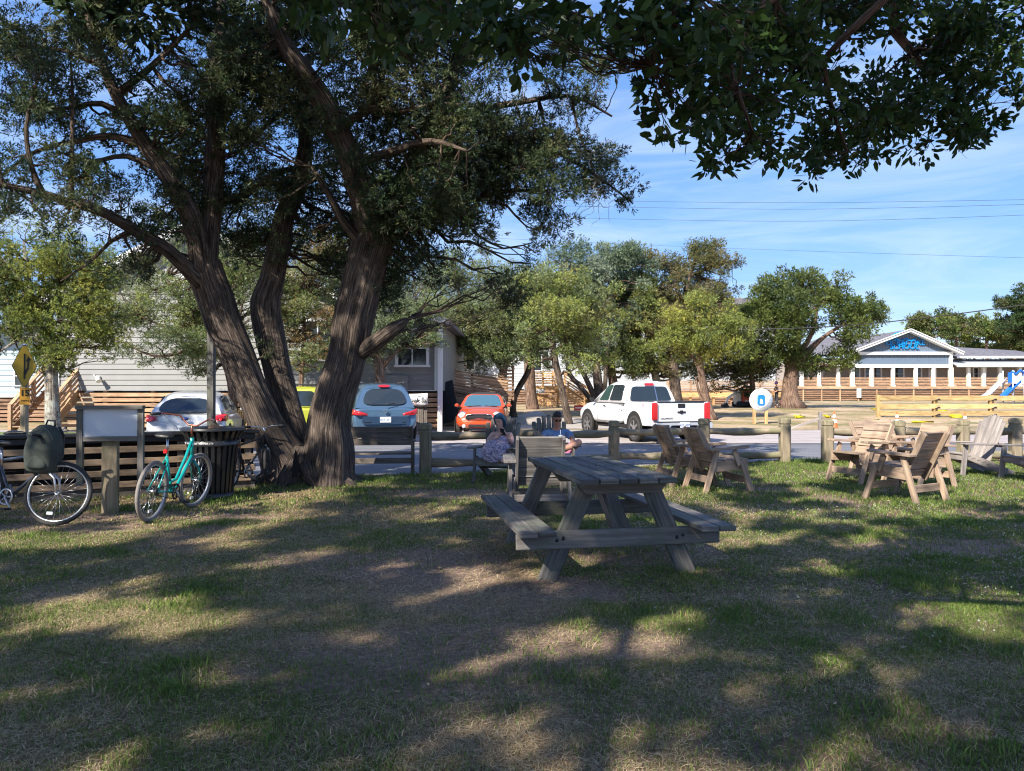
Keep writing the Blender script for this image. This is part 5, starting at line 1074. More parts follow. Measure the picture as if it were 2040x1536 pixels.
def banner():
    y = 25.6; s = y/1480; o = at(800, 860, y); o.z = 0; t = thing('sale_banner', 'white book sale banner tied to a fence of brown pickets behind the blue car', 'banner', o); X = lambda px: (px-800)*s; Z = lambda py: CH+(779-py)*s
    mb = MB(); n = 12; x0, x1 = X(786), X(853); rows = []
    for j, z in enumerate((Z(806.5), Z(800), Z(792), Z(783))): rows.append([Vector((x0+(x1-x0)*k/n, -.14+.025*math.sin(k*1.1+j), z-.03*math.sin(math.pi*k/n))) for k in range(n+1)])
    mb.ring_loft(rows, close=False, cap=False); o2 = mb.build('cloth', plain('banner vinyl', (.66, .66, .66), .5), t, recalc=False); sm = o2.modifiers.new('t', 'SOLIDIFY'); sm.thickness = .008
    text('lettering', 'Used Book Sale', .2, face_cam((X(822), -.185, Z(797.5))), M['black'], t, .002, bold=.004); text('lettering', 'FRIENDS OF THE LIBRARY', .075, face_cam((X(822), -.185, Z(789))), M['black'], t, .002); text('lettering', 'SAT 9 - 2', .07, face_cam((X(828), -.185, Z(803.5))), M['red_lens'], t, .002)
    mb = MB()
    for k in range(16): mb.box((X(792)+k*.066, random.uniform(-.02, .02), .48), (.055, .02, .98+random.uniform(-.06, .06)))
    mb.build('picket_panel', M['dark_wood'], t)
banner()
def wires():
    S = [('power_line', [(1100, 398, 62), (1600, 403, 56), (2200, 394, 50)], 'topmost overhead power line across the blue sky'), ('power_line', [(1100, 409, 62), (1600, 416, 56), (2200, 402, 50)], 'middle of the three overhead power lines across the sky'), ('power_line', [(1080, 432, 62), (1600, 440, 56), (2200, 422, 50)], 'lowest of the three overhead power lines across the sky'), ('power_line', [(900, 470, 80), (1300, 488, 76), (1620, 500, 70), (2100, 515, 66)], 'faint thin wire low in the sky above the cedars'), ('power_line', [(850, 648, 48), (1200, 657, 46), (1550, 655, 42), (1780, 640, 38), (2040, 607, 34), (2200, 580, 32)], 'thick low cable crossing in front of the cedars and the school roof')]
    for i, (n, q, lab) in enumerate(S):
        pts = [at(*a) for a in q]; c = pts[0].copy(); P, _ = dense(pts, [.02]*len(pts), 1.5); mb = MB(); mb.tube([v-c for v in P], .011 if i < 4 else .026, 6, uvs=1); o = mb.build(n, M['black']); o.location = c; tag(o, lab, 'wire', 'overhead wires')
wires()
def slide():
    y = 74; s = y/1480; o = at(2010, 800, y); o.z = .35; t = thing('playground_slide', 'playground tower with a bright blue slide by the right photo edge', 'slide', o); X = lambda px: (px-2010)*s; Z = lambda py: CH+(779-py)*s-.35
    blue = plain('slide blue plastic', (.01, .13, .62), .3); pale = plain('grey blue plastic', (.5, .52, .58), .4)
    mb = MB(); P = [Vector((X(1982), -.5, Z(797))), Vector((X(1990), -.5, Z(793))), Vector((X(2005), -.5, Z(778))), Vector((X(2022), -.5, Z(762)))]
    rings = []
    for p in P: rings.append([p+Vector((0, dy, dz)) for dy, dz in ((-.42, .25), (-.42, 0), (0, -.06), (.42, 0), (.42, .25), (.36, .25), (.34, .06), (0, .0), (-.34, .06), (-.36, .25))])
    mb.ring_loft(rings); mb.build('chute', blue, t)
    mb = MB(); P = [Vector((X(1962), .6, Z(796))), Vector((X(1975), .6, Z(788))), Vector((X(1996), .6, Z(768))), Vector((X(2008), .6, Z(757)))]; mb.ring_loft([[p+Vector((0, dy, dz)) for dy, dz in ((-.4, .25), (-.4, 0), (.4, 0), (.4, .25), (.34, .06), (-.34, .06))] for p in P]); mb.build('chute', pale, t)
    mb = MB()
    for dx in (2010, 2032):
        for dy in (-.6, .9): mb.tube([(X(dx), dy, 0), (X(dx), dy, Z(738))], .07, 8)
    mb.build('frame', pale, t); mb = MB(); mb.box((X(2021), .1, Z(763)), (1.3, 1.6, .1)); mb.box((X(2021), -.65, Z(755)), (1.2, .06, .6)); mb.build('platform', M['white'], t)
    mb = MB(); mb.tube([(X(2008), -.6, Z(740)), (X(2015), -.6, Z(746)), (X(2024), -.6, Z(738)), (X(2034), -.6, Z(744))], .12, 8); mb.box((X(2004), -.6, Z(752)), (.35, .1, 1.0)); mb.box((X(2034), -.6, Z(752)), (.35, .1, 1.0)); mb.build('arch_panel', blue, t)
slide()
def excavator():
    p = g(1485, 812); p.y = 52; p = at(1485, 779, 52); p.z = gz(0, 52); s = 52/1480; t = thing('mini_excavator', 'orange and white compact digger parked left of the round sign', 'digger', p); X = lambda px: (px-1485)*s; Z = lambda py: CH+(779-py)*s-p.z
    ora = plain('digger orange', (.62, .09, .03), .4); wh = plain('digger cream', (.6, .58, .5), .5)
    mb = MB(); mb.box((X(1487), 0, (Z(777)+Z(803))/2), (1.0, 1.3, Z(777)-Z(803)), taper=.9); mb.build('body', ora, t, .08); mb = MB(); mb.box((X(1487), -.68, Z(786)), (.75, .03, .3)); mb.box((X(1487), .1, Z(775.5)), (.9, 1.1, .1)); mb.build('grille', M['dark'], t)
    mb = MB(); mb.box((X(1468.5), 0, (Z(778)+Z(806))/2), (.25, 1.2, Z(778)-Z(806))); mb.build('counterweight', wh, t, .05)
    mb = MB(); mb.box((X(1484), -.55, .22), (1.5, .32, .42)); mb.box((X(1484), .55, .22), (1.5, .32, .42)); mb.build('track', M['rubber'], t, .1)
    mb = MB(); mb.board((X(1466), -.2, Z(781)), (X(1448), -.2, Z(793)), .18, .16); mb.board((X(1448), -.2, Z(793)), (X(1444), -.2, Z(806)), .14, .12); mb.build('boom', M['alloy'], t)
    mb = MB(); mb.board((X(1447), -.2, Z(806)), (X(1438), -.2, Z(811)), .35, .5); mb.build('bucket', M['dark_metal'], t); text('lettering', 'bobcat', .26, face_cam((X(1488), -.69, Z(797.5))), M['white'], t, .004, bold=.006)
excavator()
def wood_pole():
    o = at(421, 880, 13.0); o.z = 0; t = thing('timber_pole', 'tall square grey timber pole standing behind the litter bin', 'pole', o); mb = MB(); mb.box((0, 0, 1.5), (.115, .115, 3.2)); mb.build('shaft', M['grey_wood'], t, .006); mb = MB(); mb.box((.0, 0, .06), (.2, .2, .14)); mb.build('footing', M['concrete'], t)
wood_pole()
def tape_bits():        # yellow caution tape lying on the verge
    yel = plain('yellow tape', (.7, .6, .02), .5); r = random.Random(4)
    for i, (px, py, w) in enumerate(((1738, 842, .5), (1738, 818, .25), (1835, 843, .4), (1595, 833, .4), (1645, 832, .2), (1905, 832, .4), (1876, 822, .3))):
        p = g(px, py); mb = MB(); pts = [Vector((r.uniform(-w, w), r.uniform(-.5, .5), .03+r.random()*.12)) for _ in range(7)]
        mb.tube(pts, .045, 4); o = mb.build('caution_tape', yel); o.location = p; tag(o, ['crumpled yellow tape heap right of the nearest cone', 'small yellow tape scrap by the end of the yellow fence', 'yellow tape scrap on the verge below the yellow fence', 'yellow tape scrap left of the marker post on dry grass', 'tiny yellow tape scrap above the marker post', 'yellow tape scrap between the planks of the yellow fence', 'yellow tape scrap near the middle fence strap'][i], 'tape', 'scraps of yellow tape on the verge')
tape_bits()
def yard_sign():
    p = g(1153, 828); t = thing('yard_sign', 'tiny red yard sign on the ground left of the pickup', 'sign', p); mb = MB(); mb.box((0, 0, .42), (.5, .02, .28)); mb.build('panel', plain('sign red', (.6, .04, .03), .5), t); mb = MB(); mb.tube([(-.15, 0, 0), (-.15, 0, .3)], .012, 6); mb.tube([(.15, 0, 0), (.15, 0, .3)], .012, 6); mb.build('stake', M['steel'], t); mb = MB(); mb.box((0, -.014, .42), (.38, .006, .06)); mb.build('stripe', M['white'], t)
yard_sign()
# ================================================================ picnic table, chairs, bench
def picnic():
    l = Vector((-.182, .983, 0)).normalized(); rz = math.atan2(-l.x, l.y)      # local +y runs away from the viewer
    t = thing('picnic_table', 'weathered grey picnic table with attached benches standing on worn earth in the lawn', 'picnic table', (.718, 6.66, -.01), rz)
    W, L, T = .78, 2.0, .82; m = M['grey_wood']; pw = W/5
    mb = MB()
    for k in range(5): mb.box((-W/2+pw*(k+.5), random.uniform(-.008, .008), T-.02+random.uniform(-.003, .003)), (pw-.011, L+random.uniform(-.025, .015), .042))
    mb.build('tabletop', m, t, .004)
    mb = MB()
    for y in (-L/2+.16, L/2-.16, 0):
        z = T-.042-.045; mb = MB(); mb.prism([(-W/2+.02, z+.043), (W/2-.02, z+.043), (W/2-.09, z-.045), (-W/2+.09, z-.045)], Matrix.Translation((0, y, 0)), .04); mb.build('batten', M['dark_wood'], t, .004)
    mb = MB()
    for y in (-L/2+.16, L/2-.16, 0):
        for k in range(5):
            for s in (-.035, .035): mb.tube([(-W/2+pw*(k+.5)+s, y+random.uniform(-.008, .008), T-.002), (-W/2+pw*(k+.5)+s, y, T+.003)], .006, 6)
    mb.build('screw', M['dark_metal'], t)
    for s in (-1, 1):
        mb = MB()
        for k in range(2): mb.box((s*(.86-.07-k*.142), 0, .42), (.136, L+.06+random.uniform(-.01, .01), .042))
        mb.build('bench', m, t, .005)
    for y in (-L/2+.28, L/2-.28):
        mb = MB(); mb.box((0, y-.045*(1 if y < 0 else -1), .33), (1.68, .04, .14)); mb.build('cross_rail', m, t, .004)
        for s in (-1, 1): mb = MB(); mb.board((s*.26, y, T-.07), (s*.60, y, -.03), .04, .15, (0, 1, 0)); mb.build('leg', m, t, .006)
    for s in (-1, 1): mb = MB(); mb.board((0, s*.1, T-.1), (0, s*(L/2-.30), .32), .04, .09, (1, 0, 0)); mb.build('brace', M['dark_wood'], t, .004)
    mb = MB()
    for s in (-.47, .47, -.52, .52): mb.tube([(s, -L/2+.28-.072, .33+random.uniform(-.03, .03)), (s, -L/2+.28-.064, .33)], .012, 8)
    mb.build('bolt', M['dark_metal'], t)
picnic()
def box_chair(label, loc, rz, mat='chair_wood', group='timber box chairs on the lawn', seed=0, w=.60):
    """local +y is the way the chair faces"""
    m = M[mat]; t = thing('timber_chair', label, 'chair', loc, rz, group); t.scale = (1, .84, 1); h = w/2; v = Vector
    for s in (-1, 1):
        x = s*h
        mb = MB(); mb.board((x+s*.02, -.16, .62), (x+s*.03, -.40, -.02), .09, .04, (0, 1, 0)); mb.build('leg', m, t, .004)
        mb = MB(); mb.board((x+s*.02, .30, .46), (x+s*.03, .50, -.02), .09, .04, (0, 1, 0)); mb.build('leg', m, t, .004)
        mb = MB(); mb.board((x-s*.02, -.22, .37), (x-s*.02, .44, .41), .14, .038); mb.build('side_rail', m, t, .004)
        mb = MB(); mb.board((x+s*.03, -.34, .635), (x+s*.03, .40, .67), .035, .15, (0, 0, 1)); mb.build('armrest', m, t, .006)
        mb = MB(); mb.board((x+s*.02, .16, .62), (x+s*.02, .26, .40), .09, .036, (0, 1, 0)); mb.build('arm_support', m, t, .004)
        mb = MB(); mb.board((x-s*.055, -.08, .28), (x-s*.055, -.46, .93), .09, .036, (0, 1, .3)); mb.build('back_post', m, t, .004)
    d = v((0, -.38, .65)).normalized(); b0 = v((0, -.08, .30)); nn = v((0, d.z, -d.y))
    mb = MB()
    for k in range(5):
        q = b0+d*(.07+.145*k); mb.board(q+nn*.035+v((-h+.06, 0, 0)), q+nn*.035+v((h-.06, 0, 0)), .132 if k else .1, .03, d)
    mb.build('backrest', m, t, .004)
    mb = MB()
    for k in range(4): mb.board((-h, -.08+k*.15, .45+k*.01), (h, -.08+k*.15, .45+k*.01), .03, .135, (0, 0, 1))
    mb.build('seat', m, t, .004); mb = MB(); mb.board((-h, .40, .19), (h, .40, .19), .1, .036); mb.build('stretcher', m, t, .004); mb = MB(); mb.board((-h, -.28, .19), (h, -.28, .19), .1, .036); mb.build('stretcher', m, t, .004)
    return t
def G0(px, py): return g(px, py, 0)
# chair seen from behind, in front of the two people
p = at(1072, 779, 9.3); box_chair('grey timber chair seen from behind, between the picnic table and the seated woman', (p.x+.0, 9.15, 0), R(2), 'mid_wood', None, w=.66)
box_chair('nearer of two timber chairs facing right beside the picnic table, sunlit front', (3.03, 11.1, 0), R(-78), w=.62)
box_chair('farther of two timber chairs facing right beside the picnic table', (2.72, 11.85, 0), R(-80), w=.62)
box_chair('timber chair nearest the viewer in the right circle, its dark slatted back turned to us', (5.38, 10.1, 0), R(30), w=.62)
box_chair('timber chair of the right circle with a swirling grain back, side on in the middle', (5.75, 12.2, 0), R(112), w=.62)
box_chair('timber chair of the right circle whose pale back stands behind the nearest chair', (6.42, 11.7, 0), R(110), w=.62)
box_chair('leftmost timber chair of the right circle, back against the rail fence', (6.5, 13.2, 0), R(-155), w=.60)
box_chair('timber chair of the right circle farthest back, only its dark top board showing', (6.95, 13.6, 0), R(-168), w=.60)
def adirondack(label, loc, rz, mat='adir_wood', group='fan backed deck chairs'):
    m = M[mat]; t = thing('deck_chair', label, 'deck chair', loc, rz, group); v = Vector
    for s in (-1, 1):
        mb = MB(); mb.board((s*.27, .34, .37), (s*.27, -.62, .0), .13, .03); mb.build('stringer', m, t, .004)
        mb = MB(); mb.board((s*.30, .33, .54), (s*.30, .40, -.02), .09, .03, (0, 1, 0)); mb.build('leg', m, t, .004)
        mb = MB(); mb.prism([(-.065, 0), (-.065, .55), (-.03, .70), (.05, .72), (.085, .62), (.085, .2), (.05, 0)], Matrix.Translation((s*.34, -.33, .555)) @ Matrix.Rotation(R(-90), 4, 'X') @ Matrix.Diagonal((s, 1, -1, 1)) @ Matrix.Rotation(R(0), 4, 'X'), .025) if False else mb.board((s*.34, -.36, .54), (s*.34, .42, .56), .025, .15, (0, 0, 1)); mb.build('armrest', m, t, .01)
    mb = MB()
    for k in range(6): a = v((0, .36-.095*k, .375-.036*k)); mb.board(a+v((-.29, 0, .01)), a+v((.29, 0, .01)), .022, .085, (0, .1, 1))
    mb.build('seat', m, t, .003)
    mb = MB(); mb.board((-.29, .37, .33), (.29, .37, .33), .12, .025); mb.build('apron', m, t, .003)
    d = v((0, -.36, .93)).normalized(); mb = MB()
    for k in range(7):
        a = (k-3); x0 = a*.068; x1 = a*.090; L = .90-.014*a*a
        p0 = v((x0, -.16, .20)); p1 = v((x1, -.16, .20))+d*L; mb.board(p0, p1, .078, .02, (1, 0, 0)); q = v((x1, -.16, .20))+d*(L+.02); mb.board(p1, p1+(p1-p0).normalized()*.018, .066, .019, (1, 0, 0))
    mb.build('fan_back', m, t, .004)
    mb = MB(); mb.board((-.34, -.37, .53), (.34, -.37, .53), .08, .025); mb.board((-.24, -.44, .80), (.24, -.44, .80), .06, .025); mb.build('back_brace', m, t, .003); return t
WC = (-.24, 12.35, 0); WR = R(168)
MC = (.70, 12.75, 0); MR = R(186)
adirondack('grey fan backed deck chair the blue haired woman sits in', WC, WR, 'grey_wood')
adirondack('grey fan backed deck chair the man in the blue shirt sits in', MC, MR, 'grey_wood')
adirondack('pale fan backed deck chair in the sun by the right fence posts', (8.2, 13.3, 0), R(98))
adirondack('pale fan backed deck chair cut off by the right photo edge', (8.75, 12.4, 0), R(94))
def bench():
    a = g(694, 946, 0); b = g(826, 943, 0); a = Vector((-3.05, 13.15, 0)); b = Vector((-1.78, 13.25, 0)); w = (b-a).length
    t = thing('slatted_bench', 'dark slatted bench standing beside the tree trunk facing the road', 'bench', (a+b)/2, math.atan2(b.y-a.y, b.x-a.x)); m = M['dark_wood']; mb = MB()
    for z in (.80, .70, .58): mb.board((-w/2, -.02, z), (w/2, -.02, z), .10 if z != .58 else .12, .03)
    mb.build('backrest', m, t, .004); mb = MB()
    for k in range(4): mb.box((0, .08+k*.11, .36), (w, .095, .03))
    mb.build('seat', m, t, .004); mb = MB(); mb.box((0, .02, .24), (w, .03, .1)); mb.build('rail', m, t, .004)
    for s in (-1, 1):
        mb = MB(); mb.board((s*(w/2), .02, -.02), (s*(w/2), -.05, .86), .08, .04, (0, 1, 0)); mb.build('leg', m, t, .004); mb = MB(); mb.box((s*(w/2), .42, .28), (.04, .08, .6)); mb.build('leg', m, t, .004); mb = MB(); mb.box((s*(w/2), .22, .58), (.09, .48, .03)); mb.build('armrest', m, t, .004)
bench()
# ---------------------------------------------------------------- rack fence on the left, notice board, bin
def rack_fence():
    a = Vector((-8.2, 9.0, 0)); b = Vector((-3.9, 11.3, 0)); w = (b-a).length; t = thing('slat_fence', 'low brown slatted fence with a flat black cap behind the bicycles', 'fence', a, math.atan2(b.y-a.y, b.x-a.x)); m = M['dark_wood']
    a2 = M['post_wood']; mb = MB()
    for z in (.66, .49, .33, .17): mb.board((0, 0, z), (w, 0, z), .085, .03)
    mb.build('slat', wood('brown slats', (.22, .16, .11), (.32, .25, .18), (.08, .06, .04)), t, .004); mb = MB(); mb.box((w/2, .05, .87), (w+.1, .24, .05)); mb.box((w/2, .02, .80), (w, .05, .09)); mb.build('cap', M['dark_metal'], t, .01)
    mb = MB(); mb.box((w/2, .04, .06), (w, .03, .2)); mb.build('kick_board', M['dark_wood'], t, .004)
    for k in range(6): mb = MB(); mb.box((.1+(w-.2)*k/5, .07, .4), (.09, .09, .84)); mb.build('post', m, t, .006)
    mb = MB(); mb.box((w/2, .2, .42), (w, .02, .72)); mb.build('slat_shade', M['dark'], t)  # black sheet put in as the shade seen between the slats
rack_fence()
def notice_board():
    p = g(222, 1020, 0); p.y = 9.1; p.x = (222-1020)/1480*9.1; s = 9.1/1480; t = thing('notice_board', 'blank white notice board in a grey timber frame on a thick post', 'notice board', (p.x, p.y, 0), R(12)); X = lambda px: (px-222)*s; Z = lambda py: CH+(779-py)*s; m = M['grey_wood']
    mb = MB(); mb.box((X(221), 0, Z(872)/2), (.175, .1, Z(872)+.05)); mb.build('post', M['post_wood'], t, .006)
    mb = MB(); mb.box((X(170), -.08, (Z(812)+Z(965))/2), (.07, .06, Z(812)-Z(965))); mb.build('upright', m, t, .004)
    mb = MB(); mb.box((X(280), -.08, (Z(812)+Z(965))/2), (.07, .06, Z(812)-Z(965))); mb.build('upright', m, t, .004)
    mb = MB(); mb.box((X(225), -.09, Z(811)), (X(286)-X(164), .13, .045)); mb.box((X(225), -.07, Z(873)), (X(276)-X(174), .07, .06)); mb.build('frame', m, t, .004)
    mb = MB(); mb.box((X(225), -.085, Z(842)), (X(274)-X(175)+.01, .012, Z(815)-Z(871))); mb.build('panel', plain('whiteboard', (.62, .66, .72), .35, nscale=2, namt=.06), t)
notice_board()
def bin_():
    p = g(426, 994, 0); p = Vector((-4.12, 10.25, 0)); t = thing('litter_bin', 'black slatted steel litter bin with a flared rim and ring lid', 'litter bin', p); blk = plain('bin black paint', (.016, .016, .017), .35, coat=.2, nscale=30, namt=.4)
    mb = MB(); n = 26
    for k in range(n):
        a = 2*math.pi*k/n; d = Vector((math.cos(a), math.sin(a), 0)); tn = Vector((-d.y, d.x, 0))
        pts = [(.255, .04), (.285, .35), (.325, .70), (.36, .85), (.415, .955)]
        for (r0, z0), (r1, z1) in zip(pts[:-1], pts[1:]): mb.board(d*r0+Vector((0, 0, z0)), d*r1+Vector((0, 0, z1)), .045 if z0 < .8 else .05, .007, tn, .004)
    mb.build('slats', blk, t)
    mb = MB(); mb.lathe([(.27, .03), (.275, .09), (.262, .09), (.258, .03)], 36, cap=False); mb.build('band', blk, t); mb = MB(); mb.lathe([(.345, .74), (.355, .81), (.343, .81), (.333, .74)], 36, cap=False); mb.build('band', blk, t)
    mb = MB(); mb.lathe([(.42, .94), (.425, .965), (.40, .985), (.27, .975), (.20, .955), (.20, .93), (.26, .945), (.41, .93)], 40, cap=False); mb.build('lid', blk, t)
    mb = MB(); mb.lathe([(.0, .05), (.245, .05), (.27, .4), (.31, .76), (.36, .90), (.35, .90), (.3, .76), (.26, .4), (.23, .07), (0, .07)], 30, cap=False); mb.build('liner', M['dark'], t)
    mb = MB(); mb.tube([(-.04, .0, .94), (.02, .03, 1.0), (.09, .0, .95)], [.05, .07, .04], 8); tag(mb.build('rubbish', plain('brown paper', (.35, .2, .12), .8)), None)
    o = bpy.data.objects['rubbish']; o.location = p; tag(o, 'crumpled brown paper poking out of the litter bin lid', 'paper')
    for k, ch in enumerate('WASTE MANAGEMENT AUTHORITY'):
        an = R(268)-R(62)+k*R(3.4); text('lettering', ch, .034, Matrix.Translation((math.cos(an)*.357, math.sin(an)*.357, .776)) @ Matrix.Rotation(an+R(90), 4, 'Z') @ Matrix.Rotation(R(90), 4, 'X'), M['white'], t, .001)
bin_()
# ---------------------------------------------------------------- bicycles (local +y forward, wheels 1.05 m apart)
def wheel_parts(t, name, r, steer, tyre_m, rim_m, tw=.024):
    """steer: matrix placing a wheel whose axle is local x"""
    mb = MB(); n = 40
    mb.lathe([(r, 0)]*0 or [(r-.012, -tw), (r, -tw*.5), (r+.006, 0), (r, tw*.5), (r-.012, tw), (r-.034, tw*.6), (r-.034, -tw*.6), (r-.012, -tw)], n, steer @ Matrix.Rotation(R(90), 4, 'Y'), False); w = mb.build(name, tyre_m, t)
    mb = MB(); mb.lathe([(r-.032, -tw*.55), (r-.032, tw*.55), (r-.052, tw*.45), (r-.052, -tw*.45), (r-.032, -tw*.55)], n, steer @ Matrix.Rotation(R(90), 4, 'Y'), False); mb.build('rim', rim_m, w)
    mb = MB(); c = steer @ Vector((0, 0, 0))
    for k in range(28):
        a = 2*math.pi*k/28; b = a+(.35 if k % 4 < 2 else -.35); s = .032 if k % 2 else -.032; mb.tube([steer @ Vector((s, math.cos(b)*.022, math.sin(b)*.022)), steer @ Vector((0, math.cos(a)*(r-.045), math.sin(a)*(r-.045)))], .0016, 4)
    mb.tube([steer @ Vector((-.05, 0, 0)), steer @ Vector((.05, 0, 0))], .02, 10); mb.build('spokes', M['steel'], w); return w
def bicycle(label, loc, rz, lean, frame_m, kind='cruiser', steer=0, tyre='rubber', rim='alloy', grips='black', wr=.335, basket=False, seat_m='black'):
    t = thing('bicycle', label, 'bicycle', loc, group=None, rot=Matrix.Rotation(rz, 3, 'Z').to_euler()); t.rotation_euler = (Matrix.Rotation(rz, 3, 'Z') @ Matrix.Rotation(lean, 3, 'Y')).to_euler()
    v = Vector; R0 = v((0, -.53, wr)); BB = v((0, -.08, .29)); ST = v((0, -.27, .84 if kind == 'cruiser' else .76)); HT = v((0, .35, .90 if kind == 'cruiser' else .82)); HB = v((0, .40, .66)); F = v((0, .55, wr))
    ax = (HT-HB).normalized(); S = Matrix.Translation(HB) @ Matrix.Rotation(steer, 4, ax) @ Matrix.Translation(-HB)
    wheel_parts(t, 'wheel', wr, Matrix.Translation(R0), M[tyre], M[rim]); wheel_parts(t, 'wheel', wr, S @ Matrix.Translation(F), M[tyre], M[rim])
    mb = MB()
    if kind == 'cruiser':
        mb.tube([HT-ax*.03, v((0, .22, .66)), v((0, .02, .42)), v((0, -.15, .40))], .019, 10); mb.tube([HB+ax*.02, v((0, .24, .52)), v((0, .05, .33)), BB], .021, 10)
    else: mb.tube([HT-ax*.04, ST-v((0, -.03, .06))], .017, 10); mb.tube([HB+ax*.02, BB], .020, 10)
    mb.tube([BB, ST-v((0, 0, .12))], .018, 10)
    for s in (-1, 1): mb.tube([BB+v((s*.03, 0, 0)), R0+v((s*.06, 0, 0))], .011, 8); mb.tube([ST+v((s*.02, .01, -.16)), R0+v((s*.06, 0, 0))], .010, 8)
    mb.tube([HB, HT], .022, 10); mb.tube([BB-v((.04, 0, 0)), BB+v((.04, 0, 0))], .025, 10); mb.build('frame', frame_m, t)
    mb = MB(); mb.tube([S @ (HB-ax*.0), S @ (HB-ax*.09+v((0, .01, 0)))], .02, 8)
    for s in (-1, 1): mb.tube([S @ (HB-ax*.05+v((s*.02, 0, 0))), S @ (HB-ax*.09+v((s*.055, .02, -.02))), S @ (v((s*.058, .50, wr+.16))), S @ (F+v((s*.058, 0, 0)))], [.016, .016, .013, .010], 8)
    mb.build('fork', frame_m if kind == 'cruiser' else M['alloy'], t)
    mb = MB(); q = S @ (HT+ax*(.16 if kind == 'cruiser' else .10)); mb.tube([S @ HT, q], .014, 8)
    if kind == 'cruiser': bar = [v((-.42, -.20, .10)), v((-.34, -.08, .11)), v((-.20, .03, .10)), v((-.06, .02, 0)), v((.06, .02, 0)), v((.20, .03, .10)), v((.34, -.08, .11)), v((.42, -.20, .10))]
    else: bar = [v((-.29, -.02, .03)), v((-.12, .05, .03)), v((0, .05, 0)), v((.12, .05, .03)), v((.29, -.02, .03))]
    bar = [S.to_3x3() @ b+q for b in bar]; mb.tube(bar, .011, 8); mb.build('handlebar', M['chrome'] if kind != 'cruiser' else plain('copper brown tube', (.24, .08, .05), .3, .6), t)
    for e, f in ((0, 1), (-1, -2)): d = (bar[e]-bar[f]).normalized(); mb = MB(); mb.tube([bar[e]-d*.10, bar[e]+d*.02], .017, 10); mb.build('grip', M[grips], t)
    mb = MB()
    for e, f in ((0, 1), (-1, -2)): d = (bar[e]-bar[f]).normalized(); mb.tube([bar[e]-d*.12, bar[e]-d*.1+v((0, .04, -.03)), bar[e]-d*.02+v((0, .05, -.035))], .006, 6); mb.tube([bar[e]-d*.12, v((0, .52, .78)), v((0, .40, .6))], .003, 5)
    mb.build('brake_lever', M['dark_metal'], t)
    mb = MB(); mb.tube([ST-v((0, -.02, .14)), ST+v((0, -.02, .10))], .013, 8); mb.build('seat_post', M['steel'], t)
    mb = MB(); Z = ST.z+.13; prof = [(-.16, .095, .0), (-.12, .105, .035), (-.05, .085, .04), (.03, .04, .03), (.11, .022, .02), (.14, .012, .0)]
    mb.ring_loft([[v((w*math.cos(a), ST.y-.01+y, Z+(h*max(0, math.sin(a)) if math.sin(a) > 0 else .03*math.sin(a)))) for a in [2*math.pi*k/14 for k in range(14)]] for y, w, h in prof]); mb.build('saddle', M[seat_m], t, subd=1)
    mb = MB(); mb.lathe([(.095, -.004), (.095, .004), (.075, .004), (.075, -.004), (.095, -.004)], 30, Matrix.Translation(BB+v((.06, 0, 0))) @ Matrix.Rotation(R(90), 4, 'Y'), False)
    for k in range(5): a = k*1.2566; mb.tube([BB+v((.06, 0, 0)), BB+v((.06, math.cos(a)*.085, math.sin(a)*.085))], .007, 6)
    mb.build('chainring', M['alloy'] if kind != 'cruiser' else M['dark_metal'], t)
    mb = MB(); c = BB+v((.07, 0, 0)); e = c+v((.01, .10, -.13)); e2 = BB-v((.07, .10, -.13)); mb.tube([c, e], .012, 8); mb.tube([c, BB-v((.07, 0, 0))], .012, 8); mb.tube([BB-v((.07, 0, 0)), e2], .012, 8); mb.build('crank', M['alloy'], t)
    for q, s in ((e, 1), (e2, -1)): mb = MB(); mb.box(q+v((s*.055, 0, 0)), (.10, .07, .022)); mb.build('pedal', M['dark_metal'], t, .004)
    mb = MB(); mb.tube([BB+v((.06, 0, .095)), R0+v((.05, 0, .04))], .005, 5); mb.tube([BB+v((.06, 0, -.095)), R0+v((.05, 0, -.04))], .005, 5); mb.lathe([(.045, -.01), (.045, .01)], 16, Matrix.Translation(R0+v((.05, 0, 0))) @ Matrix.Rotation(R(90), 4, 'Y')); mb.build('chain', M['dark_metal'], t)
    mb = MB(); mb.box(ST+v((0, -.04, -.06)), (.05, .02, .05)); mb.build('rear_reflector', M['red_lens'], t, .008)
    mb = MB(); mb.box(R0+v((0, -.02, -.22)), (.012, .07, .03)); mb.box(S @ (F+v((0, -.05, -.22))), (.012, .08, .03)); mb.build('wheel_reflector', M['clear_lens'], t)
    return t
teal = plain('teal bicycle paint', (.0, .30, .27), .25, 0, .6, .8)
tyreG = plain('grey cream tyre', (.20, .18, .165), .9, nscale=30, namt=.2); M['tyre_grey'] = tyreG
a = g(299, 1040, 0); b = Vector((-4.05, 9.62, 0)); mid = Vector((-4.28, 9.1, 0)); 
a = Vector((-4.10, 8.42, 0)); fw = Vector((.02, 1, 0)).normalized(); c = a+fw*.53
bicycle('teal cruiser bicycle seen from behind, leaning beside the litter bin', c, math.atan2(-fw.x, fw.y), R(5), teal, 'cruiser', R(-8), 'tyre_grey', 'alloy', seat_m='black', wr=.345)
